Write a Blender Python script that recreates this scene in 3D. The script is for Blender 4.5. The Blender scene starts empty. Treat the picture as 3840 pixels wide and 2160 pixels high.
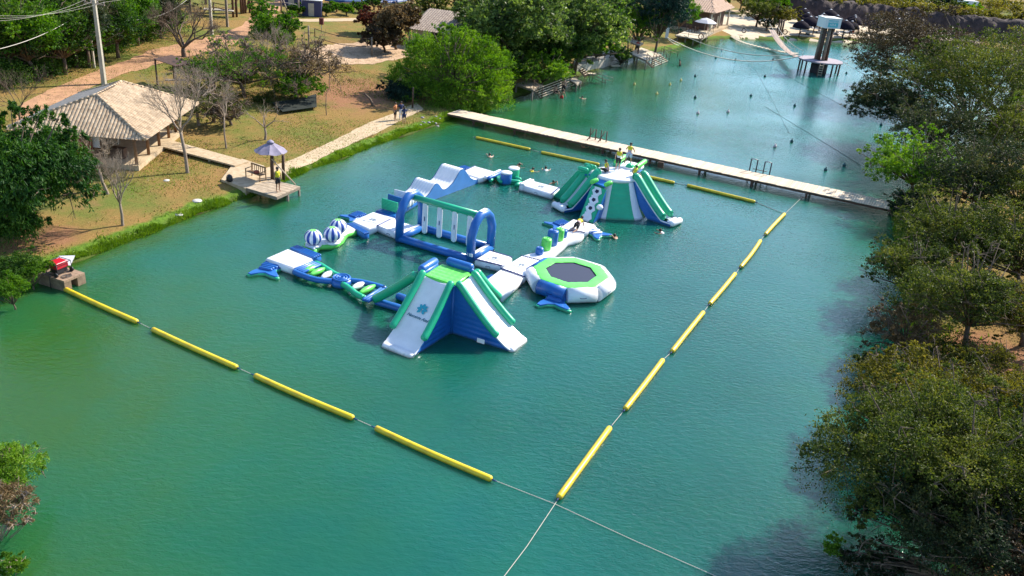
import bpy, math, random
import numpy as np
from mathutils import Vector, Matrix
from mathutils.noise import noise as pnoise
random.seed(7); rng=np.random.default_rng(7)
rad=math.radians; pi=math.pi
scn=bpy.context.scene; COL=scn.collection
# ---------------- camera (a drone 21 m above the lake) ----------------
FOC,PIT,ROL,CH=3161.585,rad(25.035),rad(5.19877),21.0
_cp,_sp,_cr,_sr=math.cos(PIT),math.sin(PIT),math.cos(ROL),math.sin(ROL)
CF=Vector((0,_cp,-_sp)); _up=Vector((0,_sp,_cp)); _rt=Vector((1,0,0))
CR=_rt*_cr+_up*_sr; CU=-_rt*_sr+_up*_cr
cam=bpy.data.objects.new('camera',bpy.data.cameras.new('camera')); COL.objects.link(cam)
M=Matrix((CR,CU,-CF)).transposed().to_4x4(); M.translation=Vector((0,0,CH)); cam.matrix_world=M
cam.data.sensor_width=36; cam.data.lens=FOC/3840*36; cam.data.clip_start=.1; cam.data.clip_end=3000
scn.camera=cam
# ---------------- daylight ----------------
SUN_AZ,SUN_EL=rad(49),rad(39)      # azimuth clockwise from +Y
wd=bpy.data.worlds.new('World'); scn.world=wd; wd.use_nodes=True
nt=wd.node_tree; nt.nodes.clear()
sk=nt.nodes.new('ShaderNodeTexSky'); sk.sky_type='NISHITA'; sk.sun_disc=False
sk.sun_elevation=SUN_EL; sk.sun_rotation=SUN_AZ; sk.air_density=1.0; sk.dust_density=.6; sk.ozone_density=3.0
bg=nt.nodes.new('ShaderNodeBackground'); bg.inputs[1].default_value=.15
wo=nt.nodes.new('ShaderNodeOutputWorld'); nt.links.new(sk.outputs[0],bg.inputs[0]); nt.links.new(bg.outputs[0],wo.inputs[0])
sl=bpy.data.lights.new('sun','SUN'); sl.energy=4.8; sl.angle=rad(.53); sl.color=(1,.93,.82)
sun=bpy.data.objects.new('sun',sl); COL.objects.link(sun)
SD=Vector((math.sin(SUN_AZ)*math.cos(SUN_EL),math.cos(SUN_AZ)*math.cos(SUN_EL),math.sin(SUN_EL)))
sun.rotation_euler=SD.to_track_quat('Z','Y').to_euler(); sun.location=(60,60,80)
vs=scn.view_settings; vs.view_transform='Standard'; vs.look='None'; vs.exposure=.84; vs.gamma=1; vs.use_curve_mapping=False
# ---------------- helpers ----------------
def W(x,y,z=0.0):
    "photo measurement (3840 px frame) -> point of the place at height z"
    d=CR*((x-1920)/FOC)-CU*((y-1080)/FOC)+CF; t=(z-CH)/d.z
    return Vector((d.x*t,d.y*t,z))
def D(x,y,Y):
    "photo measurement -> point of the place Y metres north of the camera"
    d=CR*((x-1920)/FOC)-CU*((y-1080)/FOC)+CF; t=Y/d.y
    return Vector((d.x*t,Y,CH+d.z*t))
def V(*a): return Vector(a)
def lerp(a,b,t): return a+(b-a)*t
def wpos(o):
    p=Vector((0,0,0))
    while o is not None: p=p+o.location; o=o.parent
    return p
def tag(o,label=None,cat=None,group=None,kind=None):
    if label: o['label']=label
    if cat: o['category']=cat
    if group: o['group']=group
    if kind: o['kind']=kind
    return o
def thing(name,label,cat,loc=(0,0,0),group=None):
    o=bpy.data.objects.new(name,None); o.empty_display_size=.3; COL.objects.link(o); o.location=loc
    return tag(o,label,cat,group)
def copy_tree(o,parent=None):
    c=o.copy(); COL.objects.link(c); c.parent=parent
    for ch in o.children: copy_tree(ch,c)
    return c
LM=[(2240,520,'the braced jetty ladder posts'),(2850,640,'the black jetty ladder posts'),(3070,200,'the diving tower'),(2470,230,'the upper bathing stairs'),(2080,340,'the lower bathing stairs'),(2680,50,'the terracotta house'),(1620,110,'the tiled outbuilding'),(910,50,'the timber play frame'),(380,150,'the tall utility pole'),(350,350,'the pavilion roof'),(3420,200,'the maroon-tinted tree'),(3612,42,'the white hut'),(1350,5,'the blue pool'),(2930,100,'the shore end of the hanging footbridge'),(60,200,'the left frame edge'),(3800,30,'the top right corner'),(1750,70,'the covered pool')]
def rank_labels(items,fmt,lm=None):
    "items: (object, px, py): label each by its nearest landmark and its rank of nearness to it"
    lm=lm or LM; G_={}
    for o,x,y in items:
        k=min(range(len(lm)),key=lambda i:(lm[i][0]-x)**2+(lm[i][1]-y)**2); G_.setdefault(k,[]).append(((lm[k][0]-x)**2+(lm[k][1]-y)**2,o))
    w_=['nearest to','second nearest to','third nearest to','fourth nearest to','fifth nearest to','sixth nearest to','seventh nearest to','eighth nearest to','ninth nearest to','tenth nearest to','eleventh nearest to','twelfth nearest to']
    for k,L_ in G_.items():
        L_.sort(key=lambda t:t[0])
        for i,(d,o) in enumerate(L_): o['label']=fmt+', '+w_[min(i,11)]+' '+lm[k][2]
class MB:
    def __init__(s): s.v=[]; s.f=[]; s.sm=[]; s.mi=[]; s.cur=0
    def add(s,vs,fs,smooth=False):
        b=len(s.v); s.v+= [tuple(v) for v in vs]; s.f+=[tuple(i+b for i in f) for f in fs]
        s.sm+=[smooth]*len(fs); s.mi+=[s.cur]*len(fs); return s
    def box(s,c,sz,rz=0,ax=None):
        c=Vector(c); 
        if ax is None: ax=(V(math.cos(rz),math.sin(rz),0),V(-math.sin(rz),math.cos(rz),0),V(0,0,1))
        x,y,z=[a*(k/2) for a,k in zip(ax,sz)]
        vs=[c+x*i+y*j+z*k for k in (-1,1) for j in (-1,1) for i in (-1,1)]
        return s.add(vs,[(0,2,3,1),(4,5,7,6),(0,1,5,4),(2,6,7,3),(0,4,6,2),(1,3,7,5)])
    def beam(s,a,b,w,h,up=V(0,0,1)):
        a=Vector(a);b=Vector(b);d=(b-a); L=d.length; d=d/L
        sd=d.cross(up); 
        if sd.length<1e-4: sd=d.cross(V(1,0,0))
        sd.normalize(); u=sd.cross(d)
        return s.box((a+b)/2,(L,w,h),ax=(d,sd,u))
    def tube(s,pts,r,n=10,cap=True,closed=False,round_=0,sq=1.0):
        P=[Vector(p) for p in pts]; R=[r]*len(P) if not hasattr(r,'__len__') else list(r)
        if round_ and not closed:
            d0=(P[0]-P[1]).normalized(); d1=(P[-1]-P[-2]).normalized(); a=[];b=[];ra=[];rb=[]
            for k in range(round_):
                t=(k)/round_*pi/2
                a.append(P[0]-d0*R[0]*.7+d0*R[0]*.7*math.cos(t)); ra.append(max(R[0]*math.sin(t),R[0]*.05))
                b.insert(0,P[-1]-d1*R[-1]*.7+d1*R[-1]*.7*math.cos(t)); rb.insert(0,max(R[-1]*math.sin(t),R[-1]*.05))
            P=a+[P[0]-d0*R[0]*.7]+P[1:-1]+[P[-1]-d1*R[-1]*.7]+b; R=ra+[R[0]]+R[1:-1]+[R[-1]]+rb
        m=len(P); prev=None; vs=[]
        for i,p in enumerate(P):
            if closed: t=(P[(i+1)%m]-P[i-1])
            else: t=P[min(i+1,m-1)]-P[max(i-1,0)]
            t.normalize()
            if prev is None:
                x=t.cross(V(0,0,1)); 
                if x.length<1e-3: x=t.cross(V(1,0,0))
            else: x=prev-t*prev.dot(t)
            x.normalize(); prev=x; y=t.cross(x)
            for k in range(n):
                a=2*pi*k/n; vs.append(p+(x*math.cos(a)+y*math.sin(a)*sq)*R[i])
        fs=[]
        for i in range(m if closed else m-1):
            j=(i+1)%m
            for k in range(n): fs.append((i*n+k,i*n+(k+1)%n,j*n+(k+1)%n,j*n+k))
        s.add(vs,fs,True)
        if cap and not closed:
            b=len(s.v)-len(vs); s.f.append(tuple(b+k for k in range(n))[::-1]); s.f.append(tuple(b+(m-1)*n+k for k in range(n))); s.sm+=[False]*2; s.mi+=[s.cur]*2
        return s
    def rings(s,rs,smooth=True,closed=True,cap0=False,cap1=False):
        n=len(rs[0]); vs=[v for r in rs for v in r]; fs=[]
        for i in range(len(rs)-1):
            for k in range(n if closed else n-1): fs.append((i*n+k,i*n+(k+1)%n,(i+1)*n+(k+1)%n,(i+1)*n+k))
        s.add(vs,fs,smooth); b=len(s.v)-len(vs)
        if cap0: s.f.append(tuple(b+k for k in range(n))[::-1]); s.sm.append(False); s.mi.append(s.cur)
        if cap1: s.f.append(tuple(b+(len(rs)-1)*n+k for k in range(n))); s.sm.append(False); s.mi.append(s.cur)
        return s
    def lathe(s,c,prof,n=16,ax=V(0,0,1),caps=(True,True)):
        ax=Vector(ax).normalized(); x=ax.cross(V(0,1,0)); 
        if x.length<1e-3: x=V(1,0,0)
        x.normalize(); y=ax.cross(x); c=Vector(c)
        rs=[[c+ax*z+(x*math.cos(2*pi*k/n)+y*math.sin(2*pi*k/n))*r for k in range(n)] for r,z in prof]
        return s.rings(rs,True,True,caps[0],caps[1])
    def prism(s,poly,z0,z1):
        n=len(poly); vs=[V(p[0],p[1],z0) for p in poly]+[V(p[0],p[1],z1) for p in poly]
        ar=sum(poly[i][0]*poly[(i+1)%n][1]-poly[(i+1)%n][0]*poly[i][1] for i in range(n))
        if ar<0: vs=vs[:n][::-1]+vs[n:][::-1]
        return s.add(vs,[tuple(range(n))[::-1],tuple(range(n,2*n))]+[(i,(i+1)%n,(i+1)%n+n,i+n) for i in range(n)])
    def build(s,name,mats,parent=None,uv=False):
        me=bpy.data.meshes.new(name); o3=wpos(parent) if parent else V(0,0,0)
        vs=np.array(s.v,dtype=np.float32)-np.array(o3,dtype=np.float32) if len(s.v) else []
        me.from_pydata(vs.tolist(),[],s.f)
        me.polygons.foreach_set('use_smooth',s.sm); me.polygons.foreach_set('material_index',s.mi)
        for m in (mats if isinstance(mats,(list,tuple)) else [mats]): me.materials.append(m)
        me.update(); o=bpy.data.objects.new(name,me); COL.objects.link(o)
        if parent: o.parent=parent
        return o
def offpoly(poly,d):
    "outward offset of a convex or simple CCW polygon in xy"
    n=len(poly); P=[Vector((p[0],p[1])) for p in poly]; out=[]
    for i in range(n):
        a=(P[i]-P[i-1]).normalized(); b=(P[(i+1)%n]-P[i]).normalized()
        na=Vector((a.y,-a.x)); nb=Vector((b.y,-b.x)); m=(na+nb)
        m=m/max(m.length_squared/2,.35); out.append(P[i]+m*d)
    return out
def ccw(poly):
    n=len(poly); ar=sum(poly[i][0]*poly[(i+1)%n][1]-poly[(i+1)%n][0]*poly[i][1] for i in range(n))
    return list(poly) if ar>0 else list(poly)[::-1]
def puff(mb,poly,zt,zb,r,top=True,seg=4):
    "air-filled slab: rounded edge all round"
    poly=ccw(poly); zm=(zt+zb)/2; h=(zt-zb)/2; rs=[]
    prof=[(-r+r*math.cos(t),zm+(h)*math.sin(t)) for t in [(-pi/2)+k*pi/(2*seg) for k in range(2*seg+1)]]
    for d,z in prof:
        q=offpoly(poly,d); rs.append([V(p.x,p.y,z) for p in q])
    mb.rings(rs,True,True,True,top); return rs[-1]
def quadgrid(mb,c,nu,nv,zf,smooth=True):
    "grid over the quad c (4 corners), z from zf(u,v)"
    c=[Vector((p[0],p[1],0)) for p in c]; vs=[]
    for j in range(nv+1):
        for i in range(nu+1):
            u=i/nu;v=j/nv; p=lerp(lerp(c[0],c[1],u),lerp(c[3],c[2],u),v); vs.append(V(p.x,p.y,zf(u,v)))
    fs=[(j*(nu+1)+i,j*(nu+1)+i+1,(j+1)*(nu+1)+i+1,(j+1)*(nu+1)+i) for j in range(nv) for i in range(nu)]
    ar=(c[1]-c[0]).cross(c[3]-c[0]).z
    if ar<0: fs=[f[::-1] for f in fs]
    mb.add(vs,fs,smooth)
def ribmat(mb,c,zt,zb,r=.1,nrib=10,amp=.022,along=0):
    "white mat of parallel air chambers over quad c"
    cc=ccw([(p[0],p[1]) for p in c])
    same=abs(cc[0][0]-c[0][0])+abs(cc[0][1]-c[0][1])<1e-6
    puff(mb,cc,zt-.004,zb,r)
    q=offpoly(cc,-r*.9); n=nrib*6
    k=along if same else 1-along
    f=(lambda u,v:zt+amp*abs(math.sin(pi*nrib*u))-.002) if k==0 else (lambda u,v:zt+amp*abs(math.sin(pi*nrib*v))-.002)
    if k==0: quadgrid(mb,q,n,2,f)
    else: quadgrid(mb,q,2,n,f)
def text_mesh(txt,size,shear=0,depth=.004,bold=0):
    cu=bpy.data.curves.new('lettering','FONT'); cu.body=txt; cu.size=size; cu.shear=shear; cu.extrude=depth; cu.align_x='CENTER'; cu.align_y='CENTER'; cu.offset=bold; cu.resolution_u=2
    t=bpy.data.objects.new('tmp_lettering',cu); COL.objects.link(t); bpy.context.view_layer.update()
    me=bpy.data.meshes.new_from_object(t.evaluated_get(bpy.context.evaluated_depsgraph_get()))
    bpy.data.objects.remove(t); me.name='lettering'; return me
# ---------------- materials ----------------
def nodes(m):
    m.use_nodes=True; t=m.node_tree; b=t.nodes['Principled BSDF']; return t,b
MATS={}
def mat(name,col,rough=.6,var=0,scale=4,bump=0,bscale=20,spec=.5,col2=None,coat=0,metal=0,coord='Object',isl=0):
    if name in MATS: return MATS[name]
    m=bpy.data.materials.new(name); t,b=nodes(m); N=t.nodes; L=t.links
    b.inputs['Base Color'].default_value=(*col,1); b.inputs['Roughness'].default_value=rough
    b.inputs['Specular IOR Level'].default_value=spec; b.inputs['Metallic'].default_value=metal
    if coat: b.inputs['Coat Weight'].default_value=coat; b.inputs['Coat Roughness'].default_value=.15
    tc=N.new('ShaderNodeTexCoord')
    if coord=='World':
        g=N.new('ShaderNodeNewGeometry'); src=g.outputs['Position']
    else: src=tc.outputs['Object']
    if var or col2:
        n=N.new('ShaderNodeTexNoise'); n.inputs['Scale'].default_value=scale; n.inputs['Detail'].default_value=6; n.inputs['Roughness'].default_value=.65
        L.new(src,n.inputs['Vector'])
        r=N.new('ShaderNodeValToRGB'); r.color_ramp.elements[0].position=.36; r.color_ramp.elements[1].position=.66
        c2=col2 if col2 else tuple(c*(1-var) for c in col); c1=col if col2 else tuple(min(c*(1+var),.9) for c in col)
        r.color_ramp.elements[0].color=(*c2,1); r.color_ramp.elements[1].color=(*c1,1)
        L.new(n.outputs[0],r.inputs[0]); out=r.outputs[0]
        if isl:
            g2=N.new('ShaderNodeNewGeometry'); oi=N.new('ShaderNodeObjectInfo'); ad=N.new('ShaderNodeMath'); ad.operation='ADD'; L.new(g2.outputs['Random Per Island'],ad.inputs[0]); L.new(oi.outputs['Random'],ad.inputs[1])
            fr=N.new('ShaderNodeMath'); fr.operation='FRACT'; L.new(ad.outputs[0],fr.inputs[0])
            mr=N.new('ShaderNodeMapRange'); mr.inputs[3].default_value=1-isl; mr.inputs[4].default_value=1+isl*.6; L.new(fr.outputs[0],mr.inputs[0])
            mx=N.new('ShaderNodeVectorMath'); mx.operation='SCALE'; L.new(out,mx.inputs[0]); L.new(mr.outputs[0],mx.inputs['Scale']); out=mx.outputs[0]
        L.new(out,b.inputs['Base Color'])
    if bump:
        n=N.new('ShaderNodeTexNoise'); n.inputs['Scale'].default_value=bscale; n.inputs['Detail'].default_value=4; L.new(src,n.inputs['Vector'])
        bp=N.new('ShaderNodeBump'); bp.inputs['Strength'].default_value=1; bp.inputs['Distance'].default_value=bump; L.new(n.outputs[0],bp.inputs['Height']); L.new(bp.outputs[0],b.inputs['Normal'])
    MATS[name]=m; return m
def leafmat(name,cols,trans=.35,rough=.5,scale=.35):
    "cols: list of 3-4 leaf colours, mixed leaf by leaf and in broad patches"
    if name in MATS: return MATS[name]
    m=bpy.data.materials.new(name); m.use_nodes=True; t=m.node_tree; N=t.nodes; L=t.links; N.clear()
    g=N.new('ShaderNodeNewGeometry'); oi=N.new('ShaderNodeObjectInfo')
    tc=N.new('ShaderNodeTexCoord'); no=N.new('ShaderNodeTexNoise'); no.inputs['Scale'].default_value=scale; no.inputs['Detail'].default_value=2
    L.new(tc.outputs['Object'],no.inputs['Vector'])
    m1=N.new('ShaderNodeMath'); m1.operation='MULTIPLY_ADD'; m1.inputs[1].default_value=.55; L.new(g.outputs['Random Per Island'],m1.inputs[0])
    m2=N.new('ShaderNodeMapRange'); m2.inputs[1].default_value=.3; m2.inputs[2].default_value=.7; m2.inputs[3].default_value=-.08; m2.inputs[4].default_value=.5; m2.clamp=False; L.new(no.outputs[0],m2.inputs[0])
    L.new(m2.outputs[0],m1.inputs[2])
    r=N.new('ShaderNodeValToRGB'); cr=r.color_ramp
    for i,c in enumerate(cols):
        p=i/(len(cols)-1)
        if i==0: e=cr.elements[0]
        elif i==len(cols)-1: e=cr.elements[-1]
        else: e=cr.elements.new(p)
        e.position=p; e.color=(*c,1)
    L.new(m1.outputs[0],r.inputs[0])
    d=N.new('ShaderNodeBsdfPrincipled'); d.inputs['Roughness'].default_value=rough; d.inputs['Specular IOR Level'].default_value=.14; L.new(r.outputs[0],d.inputs['Base Color'])
    tr=N.new('ShaderNodeBsdfTranslucent'); hs=N.new('ShaderNodeHueSaturation'); hs.inputs['Saturation'].default_value=1.15; hs.inputs['Value'].default_value=1.6; L.new(r.outputs[0],hs.inputs['Color']); L.new(hs.outputs[0],tr.inputs['Color'])
    mx=N.new('ShaderNodeMixShader'); mx.inputs[0].default_value=trans; L.new(d.outputs[0],mx.inputs[1]); L.new(tr.outputs[0],mx.inputs[2])
    o=N.new('ShaderNodeOutputMaterial'); L.new(mx.outputs[0],o.inputs[0]); MATS[name]=m; return m
WHITE=mat('white_vinyl',(.82,.82,.83),.42,.06,1.2,.006,5,coat=.2)
BLUE=mat('blue_vinyl',(.012,.125,.42),.4,.12,1.0,.006,5,coat=.2)
GREEN=mat('green_vinyl',(.012,.42,.21),.4,.10,1.0,.006,5,coat=.2)
LIME=mat('lime_vinyl',(.14,.70,.10),.4,.08,1.0,.006,5,coat=.2)
YEL=mat('yellow_vinyl',(.82,.60,.012),.42,0,1.4,coat=.15,col2=(.62,.42,.02))
BED=mat('trampoline_mesh',(.022,.035,.075),.8)
SEAM=mat('navy_webbing',(.015,.03,.16),.6)
TEAL=mat('teal_print',(.03,.38,.48),.5)
GREYP=mat('grey_print',(.2,.25,.3),.5)
WOODL=mat('weathered_light_wood',(.50,.40,.28),.75,0,3,.003,40,col2=(.36,.27,.18),isl=.22)
WOODD=mat('dark_stained_wood',(.09,.045,.025),.7,.3,3,.003,30)
WOODG=mat('grey_post_wood',(.24,.19,.14),.8,.3,4,.004,30)
ROPE=mat('pale_rope',(.55,.5,.42),.8)
CONC=mat('concrete',(.42,.37,.30),.85,.18,2,.004,30)
BLACK=mat('black_plastic',(.02,.02,.022),.5)
JWOOD=mat('pale_jetty_wood',(.74,.60,.44),.75,0,3,.003,40,col2=(.60,.46,.31),isl=.16)  # paleness of overexposed planks is put into this base colour
def wetline(m):
    "algae and wet grime in a narrow band at the waterline"
    t=m.node_tree; N=t.nodes; L=t.links; b=N['Principled BSDF']; lk=b.inputs['Base Color'].links; src=lk[0].from_socket if lk else None
    g=N.new('ShaderNodeNewGeometry'); s=N.new('ShaderNodeSeparateXYZ'); L.new(g.outputs['Position'],s.inputs[0])
    n=N.new('ShaderNodeTexNoise'); n.inputs['Scale'].default_value=5; L.new(g.outputs['Position'],n.inputs['Vector'])
    a=N.new('ShaderNodeMath'); a.operation='MULTIPLY_ADD'; a.inputs[1].default_value=-.16; L.new(n.outputs[0],a.inputs[0]); L.new(s.outputs[2],a.inputs[2])
    r=N.new('ShaderNodeMapRange'); r.inputs[1].default_value=-.06; r.inputs[2].default_value=.07; r.inputs[3].default_value=.6; r.inputs[4].default_value=0; L.new(a.outputs[0],r.inputs[0])
    x=N.new('ShaderNodeMix'); x.data_type='RGBA'; L.new(r.outputs[0],x.inputs[0])
    if src: L.new(src,x.inputs[6])
    else: x.inputs[6].default_value=b.inputs['Base Color'].default_value
    x.inputs[7].default_value=(.05,.075,.03,1); L.new(x.outputs[2],b.inputs['Base Color'])
for _m in (WHITE,BLUE,GREEN,LIME,YEL): wetline(_m)
STEEL=mat('grey_steel',(.35,.35,.36),.4,metal=.8)
# ---------------- ground, water, roads ----------------
SHORE=[(-26,-60),(-24,-20),(-22,10),(-21.5,20),(-22.5,26),(-25.5,31),(-27.5,36),(-26.6,38.3),(-25.85,41.5),(-24.53,43.89),(-22.71,47.93),(-21.16,52.22),(-19.11,55.8),(-17.3,61.65),(-15.14,66.67),(-13.03,71.88),(-10.6,77),(-8.9,80.6),(-7.4,84.4),(-5,89.1),(-3,93),(2,103),(7.35,114.7),(13,127.7),(23.7,144.5),(28,151.9),(33.5,160),(39,163.5),(44.3,165),(50.8,168.9),(56,169.3),(68.7,176),(78,184),(90,186),(96,178),(92,166),(82,148),(71,128),(60,110),(52,97),(43,84),(36,75),(31,68.5),(28.8,62),(26.8,56),(24.8,50),(22.8,44),(20.6,38.5),(18.8,34),(17.2,29.5),(16.6,25),(17,15),(19,0),(20,-20),(20,-60)]
SH=np.array(SHORE)
def sdf(X,Y):
    "distance to the shoreline, positive on land"
    X=np.asarray(X,float); Y=np.asarray(Y,float); shp=X.shape; X=X.ravel(); Y=Y.ravel()
    best=np.full(X.shape,1e9); ins=np.zeros(X.shape,bool); n=len(SH)
    for i in range(n):
        a=SH[i]; b=SH[(i+1)%n]; d=b-a; L=d@d
        t=np.clip(((X-a[0])*d[0]+(Y-a[1])*d[1])/L,0,1)
        q=(X-a[0]-t*d[0])**2+(Y-a[1]-t*d[1])**2; best=np.minimum(best,q)
        c=((a[1]>Y)!=(b[1]>Y)); 
        with np.errstate(divide='ignore',invalid='ignore'):
            xi=(b[0]-a[0])*(Y-a[1])/(b[1]-a[1])+a[0]
        ins^=(c&(X<xi))
    s=np.sqrt(best); return np.where(ins,-s,s).reshape(shp)
def wob(X,Y): return .35*np.sin(X*.9+Y*.35)*np.sin(Y*.7-X*.2)+.18*np.sin(X*2.3-Y*1.7)
def hgt(X,Y):
    X=np.asarray(X,float);Y=np.asarray(Y,float)
    d=sdf(X,Y)+wob(X,Y)*.6
    land=.38*(1-np.exp(-np.maximum(d,0)/.45))+.03*np.clip(d,0,70)+.05*np.sin(X*.21)*np.sin(Y*.17)*np.clip(d/6,0,1)
    far=np.clip((Y-205)/200,0,1); land=land+far*14*np.clip(d/30,0,1)
    return np.where(d>0,land,-1.6*(1-np.exp(d/2.2)))
def T(x,y): return float(hgt(np.array([x]),np.array([y]))[0])
def G(x,y,dz=0):
    "photo measurement -> point on the terrain"
    z=0.8
    for _ in range(12):
        p=W(x,y,z); z=z*.4+max(T(p.x,p.y),0)*.6
    return V(p.x,p.y,z+dz)
def gridmesh(name,xs,ys,zf,mask,mats,attr=None):
    X,Y=np.meshgrid(xs,ys); Z=zf(X,Y); nx,ny=len(xs),len(ys)
    idx=np.arange(nx*ny).reshape(ny,nx)
    q=np.stack([idx[:-1,:-1],idx[:-1,1:],idx[1:,1:],idx[1:,:-1]],-1).reshape(-1,4)
    if mask is not None:
        mk=mask(X,Y).ravel(); q=q[mk[q].any(1)]
    used,inv=np.unique(q,return_inverse=True); q=inv.reshape(-1,4)
    co=np.stack([X.ravel(),Y.ravel(),Z.ravel()],-1)[used]
    me=fast_mesh(name,co,q,mats,True)
    if attr:
        for k,fn in attr.items():
            a=me.attributes.new(k,'FLOAT','POINT'); a.data.foreach_set('value',fn(co[:,0],co[:,1]).astype(np.float32))
    o=bpy.data.objects.new(name,me); COL.objects.link(o); return o
def fast_mesh(name,co,q,mats,smooth=False,mi=None):
    me=bpy.data.meshes.new(name); n=q.shape[1]
    me.vertices.add(len(co)); me.vertices.foreach_set('co',np.ascontiguousarray(co,dtype=np.float32).ravel())
    me.loops.add(q.size); me.loops.foreach_set('vertex_index',np.ascontiguousarray(q,dtype=np.int32).ravel())
    me.polygons.add(len(q)); me.polygons.foreach_set('loop_start',np.arange(0,q.size,n,dtype=np.int32)); me.polygons.foreach_set('loop_total',np.full(len(q),n,dtype=np.int32))
    me.polygons.foreach_set('use_smooth',np.full(len(q),smooth))
    for m in (mats if isinstance(mats,(list,tuple)) else [mats]): me.materials.append(m)
    if mi is not None: me.polygons.foreach_set('material_index',np.asarray(mi,dtype=np.int32))
    me.update(calc_edges=True); return me
# ground material: dry grass, green patches, bare red earth
def ground_mat():
    m=bpy.data.materials.new('dry_lawn'); t,b=nodes(m); N=t.nodes; L=t.links
    g=N.new('ShaderNodeNewGeometry'); P=g.outputs['Position']
    def noise(sc,det=5,ro=.6,off=0):
        n=N.new('ShaderNodeTexNoise'); n.inputs['Scale'].default_value=sc; n.inputs['Detail'].default_value=det; n.inputs['Roughness'].default_value=ro
        if off:
            a=N.new('ShaderNodeVectorMath'); a.inputs[1].default_value=(off,off*.7,0); L.new(P,a.inputs[0]); L.new(a.outputs[0],n.inputs['Vector'])
        else: L.new(P,n.inputs['Vector'])
        return n.outputs[0]
    def ramp(x,a,b_,c0,c1):
        r=N.new('ShaderNodeValToRGB'); r.color_ramp.elements[0].position=a; r.color_ramp.elements[1].position=b_; r.color_ramp.elements[0].color=c0; r.color_ramp.elements[1].color=c1; L.new(x,r.inputs[0]); return r.outputs[0]
    def mixc(f,a,b_):
        x=N.new('ShaderNodeMix'); x.data_type='RGBA'; L.new(f,x.inputs[0])
        for s,i in ((a,6),(b_,7)):
            if isinstance(s,tuple): x.inputs[i].default_value=(*s,1)
            else: L.new(s,x.inputs[i])
        return x.outputs[2]
    bw=((0,0,0,1),(1,1,1,1))
    fine=ramp(noise(9,6,.75),.35,.68,(.185,.112,.034,1),(.37,.232,.080,1))
    green=ramp(noise(11,6,.75,5),.35,.68,(.075,.105,.018,1),(.20,.22,.05,1))
    c=mixc(ramp(noise(.16,5,.7),.42,.64,*bw),fine,green)
    earth=ramp(noise(7,6,.7,9),.3,.7,(.22,.10,.05,1),(.36,.19,.10,1))
    c=mixc(ramp(noise(.09,6,.72,31),.61,.74,*bw),c,earth)
    at=N.new('ShaderNodeAttribute'); at.attribute_name='bank'
    edge=ramp(noise(3,5,.7,3),.3,.7,(.045,.10,.012,1),(.16,.26,.03,1))
    ad=N.new('ShaderNodeMath'); ad.operation='MULTIPLY_ADD'; L.new(noise(.8,4,.7),ad.inputs[0]); ad.inputs[1].default_value=.9; L.new(at.outputs['Fac'],ad.inputs[2])
    c=mixc(ramp(ad.outputs[0],.75,1.15,*bw),c,edge)
    red=N.new('ShaderNodeAttribute'); red.attribute_name='bare'
    ad2=N.new('ShaderNodeMath'); ad2.operation='MULTIPLY_ADD'; L.new(noise(.5,5,.7,2),ad2.inputs[0]); ad2.inputs[1].default_value=.8; L.new(red.outputs['Fac'],ad2.inputs[2])
    c=mixc(ramp(ad2.outputs[0],.7,1.0,*bw),c,earth)
    md=N.new('ShaderNodeAttribute'); md.attribute_name='mud'
    c=mixc(md.outputs['Fac'],c,(.05,.038,.02))
    # far stretches: mottled scrub so the ground does not read as a plane
    L.new(c,b.inputs['Base Color']); b.inputs['Roughness'].default_value=.95; b.inputs['Specular IOR Level'].default_value=.1
    bp=N.new('ShaderNodeBump'); bp.inputs['Distance'].default_value=.06; bp.inputs['Strength'].default_value=.9; L.new(noise(14,5,.8),bp.inputs['Height']); L.new(bp.outputs[0],b.inputs['Normal'])
    return m
GROUND=ground_mat()
def bank_attr(X,Y):
    d=sdf(X,Y); return np.clip(1-(d-.2)/1.6,0,1)
BARE=[(G_[0],G_[1],G_[2]) for G_ in []]
def bare_attr(X,Y):
    o=np.zeros(len(X))
    for (x,y,r,s) in BARE_SPOTS: o=np.maximum(o,s*np.exp(-(((X-x)**2+(Y-y)**2)/r**2)))
    return o
_b=[W(1330,300,2),W(1400,180,2),W(330,760,.7),W(160,890,.6),W(880,640,.6),W(600,420,1),W(3720,1330,.5),W(3780,2100,.5)]
BARE_SPOTS=[(_b[0].x,_b[0].y,9,.75),(_b[1].x,_b[1].y,10,.3),(_b[2].x,_b[2].y,2.2,.4),(_b[3].x,_b[3].y,3,.6),(_b[4].x,_b[4].y,2,.5),(_b[5].x,_b[5].y,6,.3),(_b[6].x,_b[6].y,3,.9),(_b[7].x,_b[7].y,4,.6)]
xs=np.concatenate([np.arange(-160,-45,3.0),np.arange(-45,40,.7),np.arange(40,110,1.6),np.arange(110,330,5.0)])
ys=np.concatenate([np.arange(-40,15,3.0),np.arange(15,100,.7),np.arange(100,200,1.5),np.arange(200,520,6.0)])
ground=gridmesh('ground',xs,ys,hgt,None,GROUND,{'bank':bank_attr,'bare':bare_attr,'mud':lambda X,Y:np.clip(1.1-(sdf(X,Y)+wob(X,Y)*.6)/.3,0,1)}); tag(ground,kind='structure')
def outer():
    mb=MB(); B=2600; z=-1.0
    for a in ((-B,-B,B,-40),(-B,518,B,B),(-B,-40,-159,518),(324,-40,B,518)):
        mb.add([V(a[0],a[1],z),V(a[2],a[1],z),V(a[2],a[3],z),V(a[0],a[3],z)],[(0,1,2,3)])
    return mb.build('distant_ground',GROUND)
tag(outer(),kind='structure')
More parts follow.
